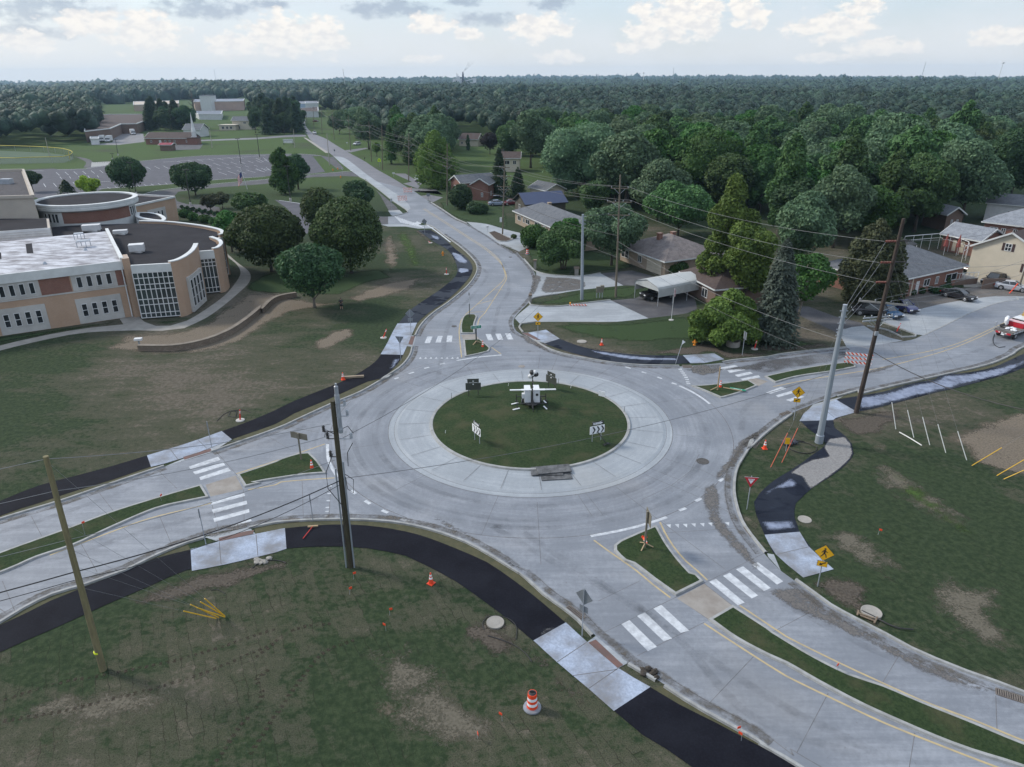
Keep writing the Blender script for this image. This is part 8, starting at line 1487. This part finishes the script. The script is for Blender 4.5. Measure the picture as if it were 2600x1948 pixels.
# ================================================================ VEHICLES
def paint(name,c,rough=.22):
    return mat('paint_'+name,c,tuple(x*.9 for x in c),2,rough,spec=.6)
CGL=mat('car_glass',(.012,.015,.018),(.02,.024,.028),1,.05,spec=.9); TYRE=mat('tyre',(.018,.018,.019),(.03,.03,.03),4,.85); RIMM=mat('alloy_rim',(.42,.43,.45),(.3,.31,.33),4,.35,metal=.6); HEADL=mat('headlight',(.70,.72,.74),(.6,.62,.64),2,.15); TAILL=mat('taillight',(.40,.01,.015),(.32,.01,.01),2,.2)
SP={'sedan':dict(L=4.8,W=1.84,st=[(-2.4,.35,.72,.62),(-2.25,.25,.95,.85),(-1.7,.2,1.02,.92),(-.5,.18,.98,.92),(1.0,.18,.96,.92),(1.9,.2,.86,.88),(2.3,.25,.72,.78),(2.4,.35,.55,.6)],cab=[(-1.75,.98,.80),(-1.05,1.40,.62),(.25,1.45,.64),(1.15,.97,.78)]),
 'suv':dict(L=4.7,W=1.9,st=[(-2.35,.4,.9,.75),(-2.25,.3,1.08,.9),(-1.5,.25,1.1,.94),(0,.22,1.08,.94),(1.1,.22,1.06,.94),(2.0,.25,.95,.9),(2.3,.3,.8,.8),(2.35,.4,.6,.65)],cab=[(-2.2,1.1,.82),(-1.75,1.66,.68),(.3,1.72,.68),(1.2,1.07,.82)]),
 'pickup':dict(L=5.6,W=1.98,st=[(-2.8,.5,1.08,.9),(-2.75,.42,1.15,.95),(-1.0,.4,1.15,.97),(.2,.35,1.15,.97),(1.2,.35,1.15,.97),(2.3,.38,1.1,.93),(2.7,.4,1.0,.88),(2.8,.5,.8,.8)],cab=[(-.95,1.14,.84),(-.7,1.80,.72),(.75,1.84,.72),(1.35,1.14,.84)]),
 'van':dict(L=6.6,W=2.3,st=[(1.2,.5,1.3,.95),(1.3,.45,1.35,1.0),(2.2,.45,1.35,1.0),(3.0,.45,1.15,.95),(3.3,.5,.9,.85)],cab=[(1.25,1.33,.95),(1.3,2.1,.85),(2.0,2.15,.85),(2.6,1.3,.95)])}
def car(name,label,kind,pm,c,x,y,ang,group='parked cars',detail=True,cat='car'):
    s=SP[kind]; p=G(c,x,y); t=thing(name,label,cat,(p.x,p.y,.02),ang,group); W=s['W']/2; V=[];k=10
    for (X,zb,zt,w) in s['st']:
        w=w*W/.94; V+=[(X,-w*.86,zb),(X,-w,zb+.12),(X,-w,zt-.2),(X,-w*.95,zt-.06),(X,-w*.8,zt),(X,w*.8,zt),(X,w*.95,zt-.06),(X,w,zt-.2),(X,w,zb+.12),(X,w*.86,zb)]
    n=len(s['st']); F=[(i*k+j,i*k+(j+1)%k,(i+1)*k+(j+1)%k,(i+1)*k+j) for i in range(n-1) for j in range(k)]+[tuple(range(k-1,-1,-1)),tuple((n-1)*k+j for j in range(k))]
    body=rawmesh('body',V,F,pm,t); cb=s['cab']; mb=MB()
    V=[];
    for (X,z,w) in cb: w=w*W/.94; V+=[(X,-w,z),(X,w,z)]
    zb=cb[0][1]; a0,a1,a2,a3=cb; wb=a0[2]*W/.94; wr=a1[2]*W/.94
    V=[(a0[0],-wb,zb-.05),(a0[0],wb,zb-.05),(a1[0],-wr,a1[1]),(a1[0],wr,a1[1]),(a2[0],-wr,a2[1]),(a2[0],wr,a2[1]),(a3[0],-wb,zb-.05),(a3[0],wb,zb-.05)]
    mb.add(V,[(0,1,3,2),(2,3,5,4),(4,5,7,6),(0,2,4,6),(1,7,5,3)]); mb.build('windows',CGL,t)
    mb=MB(); V=[(a1[0]-.02,-wr-.01,a1[1]),(a1[0]-.02,wr+.01,a1[1]),(a2[0]+.02,wr+.01,a2[1]),(a2[0]+.02,-wr-.01,a2[1])]; m_=((a1[0]+a2[0])/2,a2[1]+.05); mb.add(V+[(a1[0]+.12,-wr*.8,a1[1]+.05),(a1[0]+.12,wr*.8,a1[1]+.05),(a2[0]-.12,wr*.8,a2[1]+.05),(a2[0]-.12,-wr*.8,a2[1]+.05)],[(4,7,6,5),(0,4,5,1),(1,5,6,2),(2,6,7,3),(3,7,4,0)])
    for (q1,q2) in ((a0,a1),(a3,a2)):
        for s_ in(-1,1): mb.beam((q1[0],s_*wb,zb),(q2[0],s_*wr,q2[1]+.01),.07,.07)
    if kind!='van':
        for s_ in(-1,1): mb.beam(((a0[0]+a3[0])/2-.05,s_*(wb+.0),zb),((a1[0]+a2[0])/2-.1,s_*(wr+.01),a1[1]),.07,.05)
    mb.build('roof',pm,t)
    r=.33 if kind=='sedan' else .38; wx=(s['L']*.30,-s['L']*.29) if kind!='van' else (2.3,-2.0)
    for X in wx:
        for s_ in(-1,1):
            mb=MB(); mb.cyl((X,s_*(W-.22),r),(X,s_*(W+.02),r),r,r,18); w=mb.build('wheel',TYRE,t); mb=MB(); mb.cyl((X,s_*(W+.02),r),(X,s_*(W+.035),r),r*.62,r*.55,12); mb.build('rim',RIMM,w)
            if detail: mb=MB(); mb.cyl((X,s_*(W-.3),r+.02),(X,s_*(W+.006),r+.02),r+.075,r+.075,18); mb.build('wheel_arch',BLK,t)
    L2=s['st'][-1][0]; L1=s['st'][0][0]; zt=s['st'][-1][2]
    for s_ in(-1,1):
        mb=MB(); mb.box((L2-.06,s_*W*.66,zt+.06),(.16,.38,.14)); mb.build('headlight',HEADL,t)
        if kind!='van': mb=MB(); mb.box((L1+.03,s_*W*.7,s['st'][0][2]+.0),(.14,.34,.16)); mb.build('taillight',TAILL,t)
        mb=MB(); mb.box((a3[0]-.25,s_*(wb+.16),zb+.08),(.12,.2,.14)); mb.build('mirror',pm,t)
    mb=MB(); mb.box((L2+.01,0,.42),(.1,W*1.5,.14)).box((L2-.0,0,zt-.0),(.06,W*.8,.16)); mb.build('front_grille',BLK,t)
    if kind=='pickup': mb=MB(); mb.box((-1.85,0,1.145),(1.6,W*1.6,.04)); mb.build('bed_cover',BLK,t)
    if kind=='van': mb=MB(); mb.box((-1.05,0,1.95),(4.5,2.3,2.5)); mb.build('cargo_box',METW,t); mb=MB(); mb.box((-.6,0,.6),(5,1,.3)); mb.build('chassis',BLK,t)
    return t
def head(c,x0,y0,x1,y1): a=G(c,x0,y0);b=G(c,x1,y1); return math.atan2(b.y-a.y,b.x-a.x)
car('parked_car','black sedan parked broadside in front of the brick apartment','sedan',paint('black',(.018,.018,.022)),'h',1680,815,head('h',1560,785,1800,842))
car('parked_car','dark blue-purple sedan nose out, just right of the dark utility pole','sedan',paint('violet',(.04,.045,.13)),'h',1235,905,head('h',1130,850,1320,925))
car('parked_car','blue car half hidden behind the dark utility pole','sedan',paint('blue',(.03,.07,.14)),'h',1105,950,head('h',1060,930,1150,965)); car('parked_car','black car beneath the dark conical tree','suv',paint('black',(.018,.018,.022)),'h',970,945,head('h',1080,955,880,940))
car('parked_car','dark red sedan under the corner of the low apartment roof','sedan',paint('maroon',(.12,.012,.015)),'h',1810,595,head('h',1880,580,1750,600)); car('parked_pickup','black pickup beside the cream gabled house','pickup',paint('black',(.018,.018,.022)),'h',2090,640,head('h',2160,625,2010,650),cat='pickup truck')
car('parked_pickup','black pickup in front of the pale slab, behind the brown fence screen','pickup',paint('black',(.018,.018,.022)),'h',1985,700,head('h',2100,680,1900,715),cat='pickup truck'); car('parked_car','silver sedan at the right edge behind the brown fence screen','sedan',paint('silver',(.42,.44,.48)),'h',2110,748,head('h',1980,735,2200,765))
car('parked_pickup','black pickup with chrome grille under the white carport','pickup',paint('black',(.018,.018,.022)),'g',1330,812,head('g',1450,800,1230,826),cat='pickup truck')
car('parked_car','white SUV on the drive beside the lime-leaved tree','suv',paint('white',(.62,.64,.66)),'b',1300,978,head('b',1305,960,1298,985)); car('parked_car','white SUV parked on the verge under the sixth crossarm pole','suv',paint('white',(.62,.64,.66)),'b',810,692,head('b',825,690,795,694),detail=False)
car('driven_pickup','white pickup driving on the old road','pickup',paint('white',(.62,.64,.66)),'b',471,603,head('b',440,580,480,610),'cars on the old road',False,'pickup truck'); car('parked_car','silver-blue car left of the blue metal roof','sedan',paint('silverblue',(.25,.30,.38)),'b',1935,1175,head('b',1900,1175,1975,1172)); car('parked_car','maroon car against the wall of the blue-roofed house','sedan',paint('maroon',(.12,.012,.015)),'b',2040,1170,head('b',2075,1165,2000,1172))
for i_,(x,y) in enumerate(((875,665),(822,662),(1068,608))): car('box_truck',['white box truck at the brick warehouse corner, right one of the pair','white box truck at the brick warehouse corner, left one of the pair','white box truck parked facing out by the warehouse dock'][i_],'van',paint('white',(.62,.64,.66)),'a',x,y,R(-80+i_*12),'box trucks',False,'box truck')
for i_,(x,y) in enumerate(((480,505),(375,498),(1300,690))): car('parked_car',['red car at the far road junction','white car left of the far road junction','light car in the yard of the first driveway'][i_],'sedan',paint('maroon' if i_==0 else 'white',(.12,.012,.015) if i_==0 else (.62,.64,.66)),'b',x if i_<2 else 1290,y if i_<2 else 688,R(5),'far cars',False) if i_<2 else None
# flatbed work truck
p=G('q',2573,850); a_=G('q',2515,862); b_=G('q',2640,836); an=math.atan2(b_.y-a_.y,b_.x-a_.x)+R(8); t=thing('flatbed_truck','white flatbed work truck with red tank and white bags at the right edge','truck',(p.x,p.y,.02),an)
WP=paint('white',(.62,.64,.66)); RP_=paint('red',(.42,.015,.03),.35); GREYD=mat('bed_grey',(.17,.16,.15),(.11,.105,.10),2,.8)
mb=MB(); mb.box((-1.2,0,1.02),(3.6,2.3,.12)).box((-2.95,0,.95),(.12,2.3,.26)); mb.build('flatbed',GREYD,t)
mb=MB(); mb.box((1.6,0,1.05),(2.0,1.95,.9)).box((2.9,0,.95),(1.2,1.9,.7)).box((1.55,0,1.95),(1.7,1.75,.12)); mb.build('cab',WP,t); mb=MB(); mb.box((1.55,0,1.68),(1.75,1.8,.46)); mb.build('windows',CGL,t)
mb=MB(); mb.prism([(-.35,-1.0),(.45,-1.0),(.45,.95),(-.35,.95)],1.1,1.75); mb.build('red_tank',RP_,t); mb=MB(); mb.box((.05,0,1.78),(.86,2.0,.06)); mb.build('tank_lid',mat('tank_pink',(.60,.40,.42)),t)
mb=MB(); mb.box((-2.98,-.62,.78),(.1,.55,.24)).box((-2.98,.62,.78),(.1,.55,.24)); mb.build('tail_panel',RP_,t)
for s_ in(-.35,.1,.45): mb=MB(); mb.box((-3.03,s_,.8),(.03,.2,.08)); mb.build('taillight',REFL,t)
mb=MB(); mb.box((-3.03,0,.6),(.03,.34,.17)); mb.build('number_plate',REFL,t)
rr=random.Random(4)
for k in range(8): mb=MB(); mb.ico((-1.9+rr.uniform(-.5,.8),-.3+rr.uniform(-.6,.5),1.2),(.26,.2,.13),2,.15,rr); mb.build('bag',REFL,t)
mb=MB(); mb.ico((-.6,.95,1.75),(.3,.28,.65),2,.12,rr); mb.build('white_sack',REFL,t); mb=MB(); mb.cyl((-1.7,.75,1.2),(-1.7,.95,1.5),.3,.3,14); mb.build('hose_reel',BLK,t)
mb=MB(); mb.beam((-3,1.1,1.0),(-3,1.1,1.8),.06,.06).beam((-3,1.1,1.5),(-2.2,.9,1.1),.05,.05).box((-3,1.1,1.85),(.2,.2,.25)); mb.build('crane_arm',METG,t)
mb=MB()
for k in range(9): mb.box((-2.8+k*.4,-1.2,.95),(.22,.04,.16))
mb.build('side_rail',WP,t)
for X in (2.6,-1.9):
    for s_ in(-1,1): mb=MB(); mb.cyl((X,s_*.82,.4),(X,s_*1.08,.4),.4,.4,18); w=mb.build('wheel',TYRE,t); mb=MB(); mb.cyl((X,s_*1.08,.4),(X,s_*1.1,.4),.22,.2,12); mb.build('rim',RIMM,w)
hose('black hose hanging from the flatbed truck onto the road',"h 1975,1105 1962,1150 1975,1190 2010,1212 2060,1205",.04,.06)
p=G('q',2618,832); t=thing('excavator','yellow machine partly cut off by the right edge behind the flatbed truck','excavator',(p.x,p.y,.02),R(40)); YM=mat('machine_yellow',(.42,.26,.06),(.30,.19,.05),1.5,.6)
mb=MB(); mb.box((0,-.9,.4),(3.2,.5,.8)).box((0,.9,.4),(3.2,.5,.8)); mb.build('track',BLK,t); mb=MB(); mb.box((0,0,1.4),(2.6,2.2,1.1)).box((-.2,0,2.3),(1.3,1.2,1.0)); mb.build('body',YM,t)
mb=MB(); mb.beam((-1.0,.6,1.6),(-1.9,.6,3.6),.35,.4).beam((-1.9,.6,3.6),(-2.9,.6,1.2),.3,.3).box((-2.9,.6,.8),(.7,.8,.7)); mb.build('boom',YM,t)
# ================================================================ FAR SKYLINE
def far(px_,D): return ((px_-1300)/FPX*D,D)
def zt(y,D): return CAMH+(198-y)/FPX*D
PLW=mat('plant_white',(.62,.62,.62),(.50,.50,.52),.05,.9,obj=False); PLD=mat('plant_dark',(.04,.035,.05),(.06,.05,.07),.05,.9,obj=False); PLR=mat('plant_red',(.24,.13,.11),(.18,.10,.09),.05,.9,obj=False)
def ftower(name,label,px_,ytop,D,r,m_,head=0,n=4,group='towers on the skyline',cat='tower',px2=None):
    x,y=far(px_,D); t=thing(name,label,cat,(x,y,0),0,group); H=zt(ytop,D); dx=((px2 or px_)-px_)/FPX*D; mb=MB(); mb.cyl((0,0,0),(dx,0,H),r,r*.6,n); mb.build('mast',m_,t)
    if head: mb=MB(); mb.lathe([(.5,0),(head,head*.5),(head,head*1.1),(.3,head*1.5)],10,(dx,0,H-head)); mb.build('head',m_,t)
    return t
x,y=far(1189,2500); t=thing('grain_plant','pale industrial plant with silos and dark smoking stack on the horizon','factory',(x,y,0))
def fb(nm,x0,x1,yt,m_,dy=0): mb=MB(); X0=(x0-1189)/FPX*2500; X1=(x1-1189)/FPX*2500; mb.box(((X0+X1)/2,dy+10,zt(yt,2500)/2),(X1-X0,20,zt(yt,2500))); mb.build(nm,m_,t)
fb('silo_block',1164.5,1185,199,PLW); fb('elevator_head',1174,1181,194,PLW,-3); fb('mixing_hall',1186,1198,204,PLD); fb('loading_block',1212,1219,198,PLW); fb('long_shed',1192,1222,207.5,PLW,5)
for x_,yt in ((1164,197),(1174.5,187),(1177,190),(1184,196)): mb=MB(); X=(x_-1189)/FPX*2500; mb.cyl((X,5,0),(X,5,zt(yt,2500)),.9,.7,5); mb.build('leg_tower',PLD,t)
mb=MB(); mb.beam((4,5,zt(205,2500)),(34,5,zt(199,2500)),3,3); mb.build('conveyor',PLW,t)
X=-.0; mb=MB(); mb.lathe([(3.2,0),(3.0,zt(192,2500)),(2.3,zt(189,2500)),(2.2,zt(185,2500))],12,(0,0,0)); mb.build('stack',PLD,t)
ftower('chimney','lone dark chimney right of the smoking stack',1235,195,2500,2.2,PLD,n=8)
m,T,b=newmat('smoke'); b.inputs['Base Color'].default_value=(.34,.32,.31,1); b.inputs['Roughness'].default_value=1; fz=T.nodes.new('ShaderNodeNewGeometry'); sz=T.nodes.new('ShaderNodeSeparateXYZ'); T.links.new(fz.outputs['Position'],sz.inputs[0])
T.links.new(nmath('MULTIPLY',nmath('MULTIPLY',nrange(sz.outputs[2],zt(184,2500),zt(160,2500),.28,.0,T=T),nrange(nnoise(fz.outputs['Position'],.12,4,.6,T),.35,.6,T=T),T=T),1.0,T=T),b.inputs['Alpha'])
P=[];rr_=[]
for k in range(11): q=k/10; P.append(((q*25+1.5*math.sin(q*6))/FPX*2500,0,zt(184-q*24,2500))); rr_.append(1.5+q*8)
mb=MB(); mb.tube(P,rr_,10); o=mb.build('smoke_plume',m,None,smooth=True); o.location=(x,2500,0); tag(o,'thin grey smoke plume drifting right from the dark stack','smoke')
for nm,px_,yt,D,r,hd,p2,lab in (('radio_mast',914,177,1300,.55,0,911,'red and white radio mast left of the centre horizon'),('radio_mast',612,177,3000,.8,0,None,'hair-thin mast above the left skyline'),('water_tower',1610,188,2500,1.0,3,None,'small water tower in the middle of the right skyline'),('radio_mast',1504,190,3000,1.2,0,None,'leftmost short mast of the centre-right skyline'),('radio_mast',1570,189,3000,1.1,0,None,'short mast just left of the small water tower'),('radio_mast',1679,178,3000,1.2,0,None,'tall thin mast right of the small water tower'),('radio_mast',2257,168,2200,1.0,0,2262,'leaning pale mast above the right wood'),('water_tower',2438,170,2000,1.1,3,2442,'slim water tower with small head on the right skyline'),('water_tower',2584,186,2200,1.6,5,None,'dark water tower near the right end of the skyline'),('church_spire',757,204,1800,1.8,0,None,'dark church spire above the far town'),('radio_mast',2383,190,3500,1.2,0,None,'faint short mast between the leaning mast and the slim water tower')):
    ftower(nm,lab,px_,yt,D,r,METW if 'tower' in nm and px_<2500 else PLD if px_ in(757,2584) else METG,hd,4,px2=p2)
for i_,(x0,x1,yt,D,m_,lab) in enumerate(((1082,1108,212,2000,PLW,'white block left of the grain plant'),(1144,1158,211,2100,PLW,'small white block just left of the silos'),(1168,1200,230,1150,PLR,'low building with roof lights below the grain plant'),(935,990,219,1500,PLR,'long reddish town building right of the radio mast'),(852,885,216,1800,PLR,'reddish town block left of the radio mast'),(816,830,217,1800,PLW,'small pale town block near the spire'),(952,975,216,1750,PLW,'white town block behind the reddish building'),(708,722,217,1600,PLW,'small white building left of the spire'),(680,695,219,1500,PLW,'pale blue-white building in the far left trees'),(567,592,234,800,METW,'white gabled building among trees behind the factory'),(1278,1300,224,1300,PLW,'faint pale building among trees right of the grain plant'),(200,216,239,700,METW,'pale building glimpsed in the left wood'),(1735,1752,253,560,METW,'white roof glimpsed in the right wood'),(1838,1852,346,270,METW,'white wall glimpsed among the deep-green trees'))):
    X0,_=far(x0,D);X1,_=far(x1,D); h=zt(yt,D); t=thing('town_building',lab,'building',((X0+X1)/2,D,0),0,'town buildings on the skyline'); mb=MB(); mb.box((0,8,h/2),(X1-X0,16,h)); mb.build('wall',m_,t); mb=MB(); mb.box((0,8,h+.3),(X1-X0+1,17,.6)); mb.build('roof',SHL if D<900 else PLW,t)
rf=random.Random(21); k=0
while k<34:
    xx=rf.uniform(-1500,1500); yy=rf.uniform(560,2400)
    if abs(xx)>yy*.72 or math.sin(xx*.013+1.3)*math.sin(yy*.0088+.4)+.35*math.sin(xx*.031+yy*.017)<.92: continue
    k+=1; side='left' if xx<-yy*.25 else 'right' if xx>yy*.25 else 'middle'; far_='nearer' if yy<1100 else 'far' if yy<1700 else 'farthest'
    t=thing('distant_house',f"{far_} pale-roofed building in a clearing of the {side} woodland",'house',(xx,yy,0),rf.uniform(-.6,.6),'houses in woodland clearings'); w_=rf.uniform(12,30); h=rf.uniform(7,11); mb=MB(); mb.box((0,0,h/2),(w_,12,h)); mb.build('wall',METW if k%3 else CREAM,t); mb=MB(); mb.add([(-w_/2-.5,-6.5,h),(w_/2+.5,-6.5,h),(w_/2+.5,6.5,h),(-w_/2-.5,6.5,h),(-w_/2-.5,0,h+3),(w_/2+.5,0,h+3)],[(0,1,5,4),(2,3,4,5),(0,4,3),(1,2,5),(0,3,2,1)]); mb.build('roof',SHL if k%2 else PLW,t)
x_,y_=at(492,285); t=thing('bare_tree','tall dead-looking dark tree left of the factory hall','tree',(x_,y_,0)); H=hgt(492,285,228); r_=random.Random(5); mb=MB(); mb.tube([(0,0,0),(.5,0,H*.5),(0,0,H)],[.9,.6,.1],6)
for k in range(26): z=H*r_.uniform(.25,.95); a=r_.uniform(0,6.28); l=(H-z)*.22+1.5; mb.tube([(0,0,z),(math.cos(a)*l,math.sin(a)*l,z+l*.9)],[.3,.06],4)
mb.build('trunk',BARK,t)
# ================================================================ HAZE
hz_=MB(); hz_.box((0,3170,54.5),(11300,6560,111)); hb=hz_.build('haze',None)
hm=bpy.data.materials.new('haze_air'); hm.use_nodes=True; T=hm.node_tree; T.nodes.clear()
o_=T.nodes.new('ShaderNodeOutputMaterial'); v_=T.nodes.new('ShaderNodeVolumePrincipled'); v_.inputs['Color'].default_value=(.5,.74,1,1); v_.inputs['Density'].default_value=.00008; v_.inputs['Anisotropy'].default_value=.2
T.links.new(v_.outputs[0],o_.inputs['Volume']); hb.data.materials.append(hm); tag(hb,kind='stuff')
